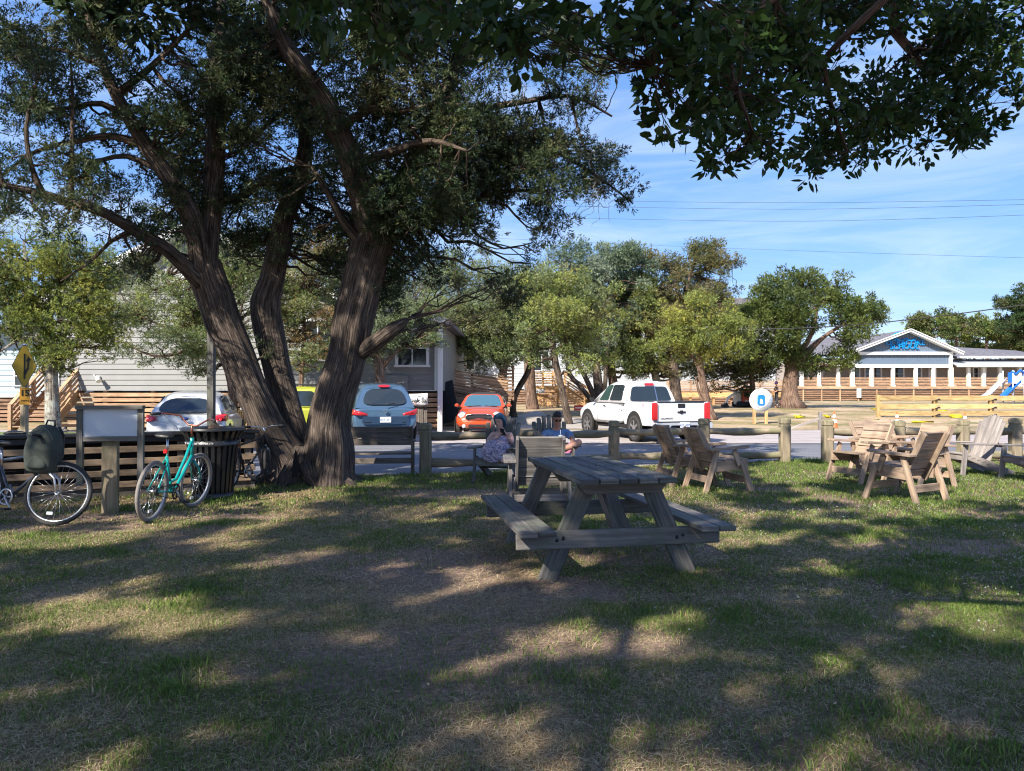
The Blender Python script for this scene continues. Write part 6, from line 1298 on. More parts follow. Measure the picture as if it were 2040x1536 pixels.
# bicycle carrying the backpack: front wheel towards the right
dk = plain('dark blue grey bicycle paint', (.03, .04, .06), .3, 0, .5, .6)
f = g(108, 1046, 0); fw = Vector((.93, -.22, 0)).normalized(); c = f-fw*.55
BK = (c, fw); bicycle('dark bicycle with a silver fork at the left photo edge, carrying a green backpack', c, math.atan2(-fw.x, fw.y), R(-8), dk, 'hybrid', R(22), 'rubber', 'alloy', wr=.35)
fw = Vector((.25, 1, 0)).normalized()
bicycle('black bicycle mostly hidden behind the litter bin, its bars showing at the right', Vector((-4.0, 11.15, 0)), math.atan2(-fw.x, fw.y), R(7), M['black'], 'hybrid', R(30), 'rubber', 'alloy', wr=.34)
fw = Vector((1, -.1, 0)).normalized()
bicycle('black bicycle behind the slatted fence, only its bars showing at the left edge', Vector((-6.75, 10.6, 0)), math.atan2(-fw.x, fw.y), R(4), M['black'], 'hybrid', R(10), 'rubber', 'alloy', wr=.34)
def bag(label, loc, rot, w, h, d, mat, strap, small=False):
    t = thing('backpack', label, 'backpack', loc, rot=rot); v = Vector; rings = []
    for k in range(9):
        u = k/8; z = h*u; sx = w/2*(.80+.28*math.sin(math.pi*min(1, u*1.1)))*(1 if u < .8 else 1-(u-.8)*2.2); sy = d/2*(.95+.25*math.sin(math.pi*u*.9))*(1 if u < .8 else 1-(u-.8)*2.4)
        rings.append([v((sx*(abs(math.cos(a))**.7)*(1 if math.cos(a) > 0 else -1), sy*(abs(math.sin(a))**.7)*(1 if math.sin(a) > 0 else -1)-.02*math.sin(u*3), z+.006*math.sin(a*5+k))) for a in [2*math.pi*j/20 for j in range(20)]])
    mb = MB(); mb.ring_loft(rings); mb.build('body', mat, t, subd=1)
    mb = MB(); mb.ring_loft([[v((w*.32*math.cos(a), -d*.52-.035*max(0, math.sin(u*math.pi)), h*(.12+.34*u)+.0)) if False else v((w*.34*math.cos(a)*(1-.25*u), -d*.5-.05*abs(math.sin(a))*(1-.4*u)*(1 if math.sin(a) < 0 else 0), h*(.1+.36*u))) for a in [2*math.pi*j/14 for j in range(14)]] for u in (0, .25, .5, .75, 1)]); mb.build('front_pocket', mat, t, subd=1)
    mb = MB()
    for s in (-1, 1): mb.tube([v((s*w*.2, d*.4, h*.97)), v((s*w*.28, d*.72, h*.8)), v((s*w*.32, d*.78, h*.4)), v((s*w*.34, d*.45, h*.08))], .016, 6)
    mb.tube([v((-.05, d*.2, h*.97)), v((-.04, d*.2, h*1.08)), v((.04, d*.2, h*1.08)), v((.05, d*.2, h*.97))], .011, 6); mb.build('strap', strap, t)
    mb = MB(); fy = lambda u: -d/2*(.97+.25*math.sin(math.pi*u*.9))-.006
    mb.tube([v((-w*.45, fy(.75)*.75, h*.75)), v((0, fy(.55), h*.52)), v((w*.42, fy(.72)*.75, h*.7))], .004, 5); mb.tube([v((-w*.35, fy(.5)*.9, h*.42)), v((0, fy(.55), h*.52)), v((w*.4, fy(.3)*.85, h*.36))], .004, 5)
    mb.tube([v((w*.42*math.sin(a), -d*.42-.045*math.cos(a), h*.55+h*.38*math.cos(a))) for a in [R(-80+16*k) for k in range(11)]], .005, 5); mb.build('cord', strap if small else M['steel'] if False else plain('grey cord', (.16, .17, .14), .8), t); return t
olive = plain('dark olive cloth', (.045, .055, .045), .85, nscale=7, namt=.35)
q = at(82, 925, 8.3); bag('big dark green backpack strapped upright on the front of the left bicycle', (q.x, q.y, q.z-.11), (R(-6), R(5), R(4)), .34, .56, .24, olive, M['black'])
q = at(1074, 878, 13.9); bag('small black backpack hanging on the fence post between the two seated people', (q.x, q.y-.05, q.z-.06), (0, R(-5), 0), .22, .28, .15, plain('navy black cloth', (.012, .015, .022), .8), plain('blue grey strap', (.12, .16, .2), .7), True)
# ================================================================ vehicles (local +y forward, rear bumper at y = 0)
def paint(name, col, met=0.0): return plain(name, col, .28, met, .5, .9)
def ring12(st):         # (y_low, y_top, z0, z1, w0, wm, w1, crown)
    yl, yt, z0, z1, w0, wm, w1, cr = st; pts = []
    for f, z in ((w0*.82, z0), (w0, z0+.10), (wm, z0+(z1-z0)*.45), (wm*.995, z0+(z1-z0)*.72), (w1, z1-.07), (w1-.07, z1), (w1*.45, z1+cr)):
        pts.append((f, yl+(yt-yl)*(z-z0)/(z1-z0), z))
    return [Vector(p) for p in pts]+[Vector((-x, y, z)) for x, y, z in reversed(pts)]
def hull(t, name, sts, mat, sub=1):
    mb = MB(); mb.ring_loft([ring12(s) for s in sts]); return mb.build(name, mat, t, subd=sub)
def cabin_ring(c):      # (y_base, y_roof, z_base, z_roof, w_base, w_roof)
    yb, yt, z0, z1, w0, w1 = c
    pts = [(w0, yb, z0), (w0+(w1-w0)*.5+.015, yb+(yt-yb)*.5, (z0+z1)/2), (w1, yb+(yt-yb)*.93, z1-.07), (w1-.10, yt, z1), (w1*.5, yt, z1+.025)]
    return [Vector(p) for p in pts]+[Vector((-x, y, z)) for x, y, z in reversed(pts)]
def cabin(t, cs, mat, name='roof'):
    mb = MB(); mb.ring_loft([cabin_ring(c) for c in cs]); return mb.build(name, mat, t)
def patch(t, name, q, uv, mat, off=.012, th=.012, rd=.12, bow=0):
    a, b, c, d = [Vector(p) for p in q]; u0, u1, v0, v1 = uv; P = []
    n = (b-a).cross(d-a).normalized()
    S = lambda u, v: a*(1-u)*(1-v)+b*u*(1-v)+c*u*v+d*(1-u)*v
    du, dv = (u1-u0)*rd, (v1-v0)*rd*1.6; out = []
    for cu, cv, s0 in ((u1-du, v0+dv, -90), (u1-du, v1-dv, 0), (u0+du, v1-dv, 90), (u0+du, v0+dv, 180)):
        for k in range(4): an = R(s0+k*30); out.append((cu+du*math.cos(an), cv+dv*math.sin(an)))
    mb = MB(); m = len(out)
    for o in (off, off-th):
        for u, v in out: mb.v.append(tuple(S(u, v)+n*(o+bow*(1-(2*(u-u0)/(u1-u0)-1)**2))))
    mb.face(list(range(m))); mb.face([m+i for i in range(m)][::-1])
    for i in range(m): j = (i+1) % m; mb.face([i, m+i, m+j, j])
    return mb.build(name, mat, t)
def car_wheel(t, x, y, r, w, steer=0):
    Mx = Matrix.Translation((x, y, r)) @ Matrix.Rotation(steer, 4, 'Z') @ Matrix.Rotation(R(90)*(1 if x > 0 else -1), 4, 'Y'); mb = MB()
    mb.lathe([(r*.62, -w*.5), (r*.93, -w*.5), (r, -w*.34), (r, w*.34), (r*.93, w*.5), (r*.66, w*.48), (r*.62, w*.36)], 28, Mx, False); tw = mb.build('wheel', M['rubber'], t)
    mb = MB(); mb.lathe([(r*.66, w*.44), (r*.60, w*.40), (r*.58, w*.1), (0, w*.08)], 28, Mx, False)
    for k in range(6): a = k*math.pi/3; mb.board(Mx @ Vector((0, 0, w*.36)), Mx @ Vector((math.cos(a)*r*.6, math.sin(a)*r*.6, w*.40)), r*.17, .03, Mx.to_3x3() @ Vector((-math.sin(a), math.cos(a), 0)))
    mb.build('rim', M['alloy'], tw)
    mb = MB(); Ma = Matrix.Translation((x, y, r)) @ Matrix.Rotation(R(90)*(1 if x > 0 else -1), 4, 'Y'); return tw
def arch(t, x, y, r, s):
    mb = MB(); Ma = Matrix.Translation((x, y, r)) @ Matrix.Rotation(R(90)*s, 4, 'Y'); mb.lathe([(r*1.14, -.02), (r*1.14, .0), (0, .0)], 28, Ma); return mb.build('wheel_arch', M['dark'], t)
def plate(t, c, ang, txt, w=.31, h=.16):
    F = face_cam(c, ang); mb = MB(); mb.box((0, 0, 0), (w, h, .012), F); mb.build('number_plate', M['plate'], t, .002); text('lettering', txt, .085, F @ Matrix.Translation((0, -.008, .008)), plain('plate blue', (.05, .09, .25), .5), t, .001)
def mirror(t, x, y, z, mat): mb = MB(); s = 1 if x > 0 else -1; mb.ring_loft([[Vector((x+s*.09+s*.085*math.cos(a)*k, y+dy, z+.065*math.sin(a)*k)) for a in [2*math.pi*j/10 for j in range(10)]] for dy, k in ((-.05, .9), (0, 1), (.05, .7), (.08, .3))]); mb.board((x, y, z-.02), (x+s*.06, y, z-.01), .04, .05); return mb.build('mirror', mat, t)
# ---- blue crossover, rear view
def blue_suv():
    pb = paint('slate blue metallic paint', (.085, .155, .24), .45); p = at(768, 779, 21.2); t = thing('parked_car', 'blue crossover car parked nose in, its back towards us, right of the thick trunk', 'car', (p.x, 21.2, .0), R(15)); v = Vector
    hull(t, 'body', [(.02, .10, .42, .80, .72, .80, .78, 0), (.0, .05, .30, 1.02, .84, .90, .84, 0), (.25, .28, .28, 1.06, .92, .94, .88, 0), (1.2, 1.2, .26, 1.05, .93, .95, .89, 0), (3.0, 3.0, .26, 1.02, .93, .94, .88, 0), (3.7, 3.6, .26, 1.0, .93, .94, .86, .02), (4.5, 4.35, .28, .88, .88, .9, .78, .03), (4.75, 4.7, .35, .75, .7, .75, .62, .02)], pb)
    C = [(.10, .50, 1.0, 1.60, .84, .60), (.55, .80, 1.0, 1.67, .87, .64), (1.8, 1.7, 1.0, 1.71, .88, .67), (2.9, 2.5, 1.0, 1.67, .87, .64), (3.75, 2.95, 1.0, 1.60, .80, .58)]; cabin(t, C, pb)
    q = [v((-.86, .07, .98)), v((.86, .07, .98)), v((.60, .46, 1.60)), v((-.60, .46, 1.60))]
    patch(t, 'rear_window', q, (.10, .90, .16, .88), M['glass'], .012, .02, .2, .03); patch(t, 'brake_light', q, (.36, .64, .955, 1.06), M['red_lens'], .05, .03, .3)
    for s in (-1, 1):
        for i, (a, b) in enumerate(((1, 2), (2, 3))): A, B = C[a], C[b]; qq = [v((s*A[4], A[0], A[2])), v((s*B[4], B[0], B[2])), v((s*B[5], B[1], B[3])), v((s*A[5], A[1], A[3]))]; qq = qq if s > 0 else [qq[1], qq[0], qq[3], qq[2]]; patch(t, 'side_window', qq, (.04, .96, .12, .84), M['glass'], .02, .02)
        mb = MB(); mb.ring_loft([[v((s*x, y, z)) for x, y, z in r_] for r_ in ([(.94, .22, .98), (.95, .34, .90), (.94, .24, .78), (.92, .12, .84)], [(.80, .0, .93), (.84, -.03, .90), (.83, -.035, .80), (.78, -.02, .80)], [(.50, -.01, .84), (.52, -.03, .82), (.52, -.03, .78), (.50, -.02, .78)])]); mb.build('tail_light', M['red_lens'], t, subd=0)
        mb = MB(); mb.board((s*.60, .7, 1.74), (s*.62, 2.6, 1.75), .03, .03); mb.build('roof_rail', M['steel'], t); mirror(t, s*.92, 3.2, 1.08, pb)
        for y in (.95, 3.75): arch(t, s*.945, y, .36, s); car_wheel(t, s*.85, y, .36, .22)
        mb = MB(); mb.tube([(s*.55, -.02, .32), (s*.55, .1, .32)], .04, 10); mb.box((s*.66, -.03, .44), (.22, .02, .05)); mb.build('reflector', M['red_lens'], t)
    mb = MB(); mb.prism([(-.60, .52), (.60, .52), (.66, .60), (.64, .76), (-.64, .76), (-.66, .60)], Matrix.Translation((0, -.005, 0)), .05); mb.build('tailgate_panel', plain('dark blue lower tailgate', (.03, .06, .11), .3, .3, .5, .6), t, .01)
    mb = MB(); mb.box((0, -.02, .34), (1.5, .08, .1)); mb.build('lower_bumper', M['black'], t, .02); plate(t, (0, -.045, .665), 0, 'HDX 2417')
    mb = MB(); mb.tube([(-.02, -.0, 1.10), (.28, .06, 1.13)], .012, 6); mb.build('wiper', M['black'], t); mb = MB(); mb.lathe([(.055, 0), (.055, .015), (.042, .015), (.042, 0)], 20, face_cam((0, .015, .90)), False); mb.box((0, .005, .90), (.11, .012, .016)); mb.build('emblem', M['chrome'], t)
    mb = MB(); mb.box((-.50, -.04, .60), (.18, .01, .02)); mb.box((.52, -.04, .60), (.1, .01, .02)); mb.build('badge', M['chrome'], t)
blue_suv()
def silver_hatch():
    pb = paint('silver white paint', (.62, .63, .65), .25); t = thing('parked_car', 'silver hatchback with red tail lights parked behind the litter bin and teal bicycle', 'car', (at(368, 779, 17.6).x, 17.6, .0), R(13)); v = Vector
    hull(t, 'body', [(.05, .14, .40, .78, .70, .76, .70, 0), (.0, .1, .28, .95, .82, .86, .78, 0), (.25, .3, .24, .98, .89, .91, .84, 0), (1.2, 1.2, .22, .96, .9, .92, .85, 0), (2.8, 2.8, .22, .93, .9, .91, .84, 0), (3.4, 3.3, .22, .92, .9, .91, .80, .02), (4.1, 3.95, .25, .80, .85, .86, .72, .03), (4.35, 4.3, .32, .66, .66, .7, .58, .02)], pb)
    C = [(.12, .55, .92, 1.34, .80, .58), (.7, .85, .92, 1.42, .84, .60), (1.7, 1.6, .92, 1.46, .85, .63), (2.7, 2.3, .92, 1.42, .84, .60), (3.4, 2.7, .92, 1.36, .76, .54)]; cabin(t, C, pb)
    q = [v((-.82, .09, .90)), v((.82, .09, .90)), v((.58, .50, 1.34)), v((-.58, .50, 1.34))]; patch(t, 'rear_window', q, (.08, .92, .10, .86), M['glass'], .015, .02, .24, .04); patch(t, 'brake_light', q, (.36, .64, .94, 1.0), M['clear_lens'], .05, .02, .3)
    for s in (-1, 1):
        for a, b in ((1, 2), (2, 3)): A, B = C[a], C[b]; qq = [v((s*A[4], A[0], A[2])), v((s*B[4], B[0], B[2])), v((s*B[5], B[1], B[3])), v((s*A[5], A[1], A[3]))]; qq = qq if s > 0 else [qq[1], qq[0], qq[3], qq[2]]; patch(t, 'side_window', qq, (.04, .96, .12, .84), M['glass'], .02, .02)
        mb = MB(); mb.ring_loft([[v((s*x, y, z)) for x, y, z in r_] for r_ in ([(.91, .34, .92), (.92, .36, .86), (.91, .26, .76), (.89, .18, .84)], [(.80, .06, .92), (.83, .03, .86), (.81, .0, .76), (.76, .0, .82)], [(.62, .04, .88), (.64, .0, .85), (.64, -.01, .79), (.62, .0, .80)])]); mb.build('tail_light', M['red_lens'], t); mirror(t, s*.88, 2.9, 1.0, pb)
        for y in (.8, 3.4): arch(t, s*.915, y, .32, s); car_wheel(t, s*.83, y, .32, .2)
    mb = MB(); mb.box((0, -.01, .34), (1.3, .06, .16)); mb.build('lower_bumper', M['black'], t, .02); plate(t, (0, -.02, .60), 0, 'TKR 5082'); mb = MB(); mb.lathe([(.06, 0), (.06, .012), (0, .012)], 18, face_cam((0, .03, .82)) @ Matrix.Diagonal((1.4, .7, 1, 1))); mb.build('emblem', plain('emblem blue', (.02, .05, .2), .3), t)
    mb = MB(); mb.tube([(0, .1, .97), (.3, .14, .99)], .010, 6); mb.build('wiper', M['black'], t)
silver_hatch()
def green_suv():
    pb = paint('yellow green paint', (.36, .38, .03), .1); t = thing('parked_car', 'boxy yellow green car glimpsed between the tree trunks', 'car', (at(583, 779, 22.3).x, 22.3, .0), R(3)); v = Vector
    hull(t, 'body', [(.0, .0, .35, .95, .80, .83, .79, 0), (.05, .05, .28, 1.02, .86, .88, .84, 0), (1.2, 1.2, .26, 1.02, .88, .9, .86, 0), (3.0, 3.0, .26, 1.0, .88, .9, .84, 0), (3.9, 3.8, .28, .95, .84, .86, .74, .03), (4.1, 4.05, .35, .75, .7, .75, .66, .02)], pb)
    C = [(.05, .18, 1.0, 1.56, .84, .74), (.5, .5, 1.0, 1.60, .85, .75), (2.4, 2.2, 1.0, 1.60, .84, .74), (3.1, 2.5, 1.0, 1.55, .78, .70)]; cabin(t, C, pb)
    q = [v((-.84, .03, .98)), v((.84, .03, .98)), v((.74, .16, 1.56)), v((-.74, .16, 1.56))]; patch(t, 'rear_window', q, (.10, .90, .10, .86), M['glass'], .015, .02, .1)
    for s in (-1, 1):
        A, B = C[1], C[2]; qq = [v((s*A[4], A[0], A[2])), v((s*B[4], B[0], B[2])), v((s*B[5], B[1], B[3])), v((s*A[5], A[1], A[3]))]; qq = qq if s > 0 else [qq[1], qq[0], qq[3], qq[2]]; patch(t, 'side_window', qq, (.02, .98, .12, .86), M['glass'], .02, .02)
        mb = MB(); mb.box((s*.80, .04, 1.16), (.10, .08, .34)); mb.build('tail_light', M['red_lens'], t, .01)
        for y in (.75, 3.3): arch(t, s*.90, y, .34, s); car_wheel(t, s*.82, y, .34, .21)
        mb = MB(); mb.board((s*.55, .4, 1.66), (s*.55, 2.0, 1.67), .03, .04); mb.build('roof_rail', M['black'], t)
    mb = MB(); mb.box((0, .8, 1.69), (1.2, .05, .03)); mb.box((0, 1.5, 1.69), (1.2, .05, .03)); mb.build('roof_rack', M['black'], t); mb = MB(); mb.box((0, -.03, .42), (1.6, .1, .18)); mb.build('lower_bumper', M['adir_wood'] if False else plain('grey bumper plastic', (.3, .31, .3), .6), t, .03); plate(t, (0, -.015, .78), 0, 'PJM 6630')
green_suv()
def orange_mini():
    pb = paint('orange red paint', (.60, .075, .02), .1); L = 3.7; y0 = 24.3; t = thing('parked_car', 'small orange convertible with a dark cloth roof facing us, behind the blue haired woman', 'car', (at(963, 779, y0).x+.05, y0+L, .0), R(180-3)); v = Vector
    hull(t, 'body', [(.0, .05, .35, .72, .60, .66, .60, .0), (.12, .2, .22, .88, .78, .8, .72, 0), (.9, .9, .2, .93, .83, .84, .76, 0), (2.1, 2.1, .2, .95, .83, .84, .77, 0), (2.6, 2.55, .2, .94, .83, .84, .76, .03), (3.2, 3.15, .22, .86, .82, .83, .70, .06), (3.55, 3.45, .26, .78, .76, .78, .62, .05), (3.7, 3.64, .32, .62, .62, .66, .52, .03)], pb)
    C = [(.35, .75, .92, 1.26, .72, .50), (.9, 1.0, .92, 1.38, .76, .56), (1.5, 1.5, .92, 1.41, .77, .58), (2.45, 1.95, .92, 1.37, .76, .56)]; cabin(t, C, plain('charcoal cloth roof', (.035, .035, .038), .9), 'soft_top')
    q = [v((.76, 2.50, .92)), v((-.76, 2.50, .92)), v((-.56, 1.99, 1.36)), v((.56, 1.99, 1.36))]; patch(t, 'windscreen_frame', q, (-.02, 1.02, -.02, .99), pb, .006, .012, .1); patch(t, 'windscreen', q, (.05, .95, .05, .92), plain('blue tinted windscreen', (.05, .12, .17), .05, 0, .9), .014, .012, .12, .03)
    for s in (-1, 1):
        A, B = C[1], C[3]; qq = [v((s*A[4], A[0], A[2])), v((s*B[4], B[0]-.15, B[2])), v((s*B[5], B[1], B[3])), v((s*A[5], A[1], A[3]))]; qq = qq if s > 0 else [qq[1], qq[0], qq[3], qq[2]]; patch(t, 'side_window', qq, (.05, .95, .1, .8), M['glass'], .02, .02); mirror(t, s*.82, 2.25, .99, pb)
        for y in (.6, 3.02): arch(t, s*.845, y, .30, s); car_wheel(t, s*.765, y, .30, .19)
        F = Matrix.Translation((s*.57, 3.50, .68)) @ Matrix.Rotation(R(-8)*s*-1, 4, 'Z') @ Matrix.Rotation(R(-72), 4, 'X'); mb = MB(); mb.lathe([(.135, 0), (.135, .02), (.11, .03), (.11, .0)], 24, F, False); mb.build('headlight_ring', M['chrome'], t); mb = MB(); mb.lathe([(.112, 0), (.10, .03), (.05, .045), (0, .05)], 24, F, False); mb.lathe([(.06, .046), (.04, .05), (0, .055)], 16, F, False); mb.build('headlight', M['clear_lens'], t)
        F2 = Matrix.Translation((s*.50, 3.69, .33)) @ Matrix.Rotation(R(-90), 4, 'X'); mb = MB(); mb.lathe([(.06, -.03), (.06, .02), (0, .025)], 18, F2); mb.build('fog_light', M['clear_lens'], t)
    mb = MB(); mb.prism([(-.40, .52), (.40, .52), (.46, .60), (.40, .69), (.2, .715), (-.2, .715), (-.40, .69), (-.46, .60)], Matrix.Translation((0, 3.665, 0)) @ Matrix.Rotation(R(6), 4, 'X') @ Matrix.Translation((0, 0, 0)), .05); g_ = mb.build('grille', M['black'], t); mb = MB()
    for z in (.56, .61, .66): mb.box((0, 3.70, z), (.84, .015, .022))
    mb.tube([(-.46, 3.69, .6), (-.40, 3.66, .70), (-.2, 3.65, .73), (.2, 3.65, .73), (.40, 3.66, .70), (.46, 3.69, .6)], .014, 6); mb.build('chrome_trim', M['chrome'], t)
    mb = MB(); mb.box((0, 3.69, .34), (.7, .04, .10)); mb.build('air_intake', M['black'], t, .02); mb = MB(); mb.tube([(-.5, 2.52, .96), (-.1, 2.56, .985)], .01, 5); mb.tube([(.05, 2.56, .985), (.5, 2.52, .96)], .01, 5); mb.build('wiper', M['black'], t)
    mb = MB(); mb.tube([(0, 1.4, 1.43), (0, 1.3, 1.50)], .008, 5); mb.build('aerial', M['black'], t)
orange_mini()
def pickup():
    pb = paint('white pickup paint', (.80, .80, .80), 0); t = thing('pickup_truck', 'white crew cab pickup truck parked beyond the fence with its tailgate to the right', 'pickup truck', (4.86, 21.2, .0), R(19)); v = Vector; W = .94
    # bed and cab lower body
    hull(t, 'body', [(3.05-1.3, 3.05-1.3, .42, 1.12, .90, .94, .90, 0), (3.0, 3.0, .42, 1.12, .92, .945, .90, 0), (3.9, 3.9, .42, 1.12, .92, .945, .90, 0), (4.35, 4.3, .42, 1.14, .92, .94, .87, .02), (4.9, 4.85, .44, 1.10, .90, .92, .80, .03), (5.25, 5.2, .46, 1.0, .84, .86, .74, .03), (5.38, 5.36, .52, .88, .70, .74, .64, .02)], pb)
    mb = MB()
    for s in (-1, 1):        # bed sides
        rings = [[v((s*x, y, z)) for x, z in ((.93, .48), (.945, .62), (.945, 1.0), (.92, 1.14), (.90, 1.17), (.85, 1.17), (.84, .75), (.84, .48))] for y in (.08, .3, 1.0, 1.74)]; mb.ring_loft(rings, sm=False)
    mb.box((0, .9, .62), (1.7, 1.7, .1)); mb.build('bed', pb, t, .01)
    mb = MB(); mb.box((0, .09, .86), (1.52, .07, .60)); mb.box((0, .065, .86), (1.30, .03, .40)); mb.build('tailgate', pb, t, .012); mb = MB(); mb.box((0, .075, 1.17), (1.54, .09, .035)); mb.build('tailgate_cap', M['black'], t, .01)
    mb = MB(); mb.board((-.875, .1, 1.185), (-.875, 1.72, 1.185), .02, .07, (0, 0, 1)); mb.board((.875, .1, 1.185), (.875, 1.72, 1.185), .02, .07, (0, 0, 1)); mb.build('bed_rail', M['black'], t)
    for s in (-1, 1):
        mb = MB(); mb.box((s*.862, .05, .90), (.165, .09, .50)); mb.build('tail_light', M['red_lens'], t, .02)
        for y in (1.12, 4.38): arch(t, s*.948, y, .42, s); car_wheel(t, s*.84, y, .385, .26)
        mirror(t, s*.95, 3.85, 1.22, M['black'])
        for y, nm in ((3.42, 'door_handle'), (2.45, 'door_handle')): mb = MB(); mb.box((s*.955, y-.35, 1.02), (.03, .16, .035)); mb.build(nm, M['chrome'], t, .008)
        mb = MB()
        for y in (1.76, 2.62, 3.62): mb.box((s*.947, y, .82), (.004, .012, .56))
        mb.box((s*.947, 2.7, .545), (.004, 1.85, .012)); mb.build('door_gap', M['dark'], t)
        text('lettering', 'Z71', .10, Matrix.Translation((s*.952, .55, 1.07)) @ Matrix.Rotation(R(90)*s, 4, 'Z') @ Matrix.Rotation(R(90), 4, 'X'), plain('badge red grey', (.3, .05, .05), .4), t, .002)
    C = [(1.78, 1.95, 1.12, 1.72, .87, .66), (2.0, 2.1, 1.12, 1.77, .89, .68), (2.9, 2.8, 1.12, 1.79, .89, .69), (3.7, 3.2, 1.12, 1.75, .88, .66), (4.25, 3.45, 1.12, 1.66, .80, .60)]; cabin(t, C, pb, 'cab')
    q = [v((-.87, 1.765, 1.12)), v((.87, 1.765, 1.12)), v((.66, 1.93, 1.72)), v((-.66, 1.93, 1.72))]; patch(t, 'rear_window', q, (.07, .93, .10, .84), M['glass'], .012, .02, .1); patch(t, 'rear_window_slider', q, (.62, .64, .12, .82), M['steel'], .018, .01, .01); patch(t, 'brake_light', q, (.38, .62, .88, 1.0), M['red_lens'], .03, .02, .1)
    for s in (-1, 1):
        for a, b, uv in ((1, 2, (.02, .95, .1, .84)), (2, 3, (.06, .94, .1, .84))): A, B = C[a], C[b]; qq = [v((s*A[4], A[0], A[2])), v((s*B[4], B[0], B[2])), v((s*B[5], B[1], B[3])), v((s*A[5], A[1], A[3]))]; u = uv if s > 0 else (1-uv[1], 1-uv[0], uv[2], uv[3]); qq = qq if s > 0 else [qq[1], qq[0], qq[3], qq[2]]; patch(t, 'side_window', qq, u, plain('greenish side glass', (.03, .06, .05), .05, 0, .9) if a == 2 else M['glass'], .022, .02, .1)
    q = [v((.80, 4.27, 1.12)), v((-.80, 4.27, 1.12)), v((-.60, 3.47, 1.66)), v((.60, 3.47, 1.66))]; patch(t, 'windscreen', q, (.05, .95, .05, .94), M['glass'], .012, .02, .08)
    mb = MB(); mb.prism([(-.93, .50), (-.5, .50), (-.42, .60), (.42, .60), (.5, .50), (.93, .50), (.93, .66), (.86, .70), (-.86, .70), (-.93, .66)], Matrix.Translation((0, -.03, -.10)), .2); mb.build('bumper', M['chrome'] if False else plain('bumper silver', (.66, .67, .7), .3, .5), t, .015); mb = MB(); mb.box((0, -.03, .605), (1.75, .2, .03)); mb.box((0, .05, .42), (1.3, .12, .12)); mb.build('bumper_pad', M['black'], t)
    for s in (-1, 1): mb = MB(); mb.box((s*.66, -.135, .48), (.3, .02, .09)); mb.build('bumper_step', M['black'], t)
    plate(t, (0, -.14, .52), 0, 'ACL 4979')
    mb = MB(); mb.box((0, .045, 1.06), (.24, .03, .12)); mb.build('tailgate_handle', M['black'], t, .012)
    mb = MB(); F = Matrix.Translation((0, .04, .88)); mb.prism([(-.13, -.022), (-.045, -.022), (-.045, -.05), (.045, -.05), (.045, -.022), (.13, -.022), (.13, .022), (.045, .022), (.045, .05), (-.045, .05), (-.045, .022), (-.13, .022)], F @ Matrix.Shear('XZ', 4, (.35, 0)) if False else F, .02); mb.build('emblem', M['dark_metal'], t)
    text('lettering', 'COLORADO', .07, face_cam((-.48, .045, .70)), M['dark_metal'], t, .002, bold=.002)
    mb = MB(); mb.tube([(-.3, 2.3, 1.80), (-.28, 2.0, 1.98)], .008, 5); mb.box((-.3, 2.3, 1.82), (.06, .14, .03)); mb.build('aerial', M['black'], t); mb = MB(); mb.box((0, 2.7, .40), (1.5, 4.2, .12)); mb.build('chassis', M['dark'], t)
pickup()
# ================================================================ people
def skin_body(name, V, E, mat, parent=None, sub=2, smooth=True):
    """V: list of ((x, y, z), (rx, ry)); E: edges. One continuous skinned surface."""
    me = bpy.data.meshes.new(name); me.from_pydata([p for p, r in V], E, []); o = link(bpy.data.objects.new(name, me), parent)
    m = o.modifiers.new('skin', 'SKIN'); m.use_smooth_shade = True; m.branch_smoothing = .6
    for i, (p, r) in enumerate(V): me.skin_vertices[0].data[i].radius = r if hasattr(r, '__len__') else (r, r)
    me.skin_vertices[0].data[0].use_root = True; s = o.modifiers.new('s', 'SUBSURF'); s.levels = s.render_levels = sub; me.materials.append(mat)
    dg = bpy.context.evaluated_depsgraph_get(); me2 = bpy.data.meshes.new_from_object(o.evaluated_get(dg)); o.modifiers.clear(); o.data = me2
    for p in me2.polygons: p.use_smooth = True
    return o
def chain(V, E, start, pts):
    i = start
    for p, r in pts: V.append((p, r)); E.append((i, len(V)-1)); i = len(V)-1
    return i
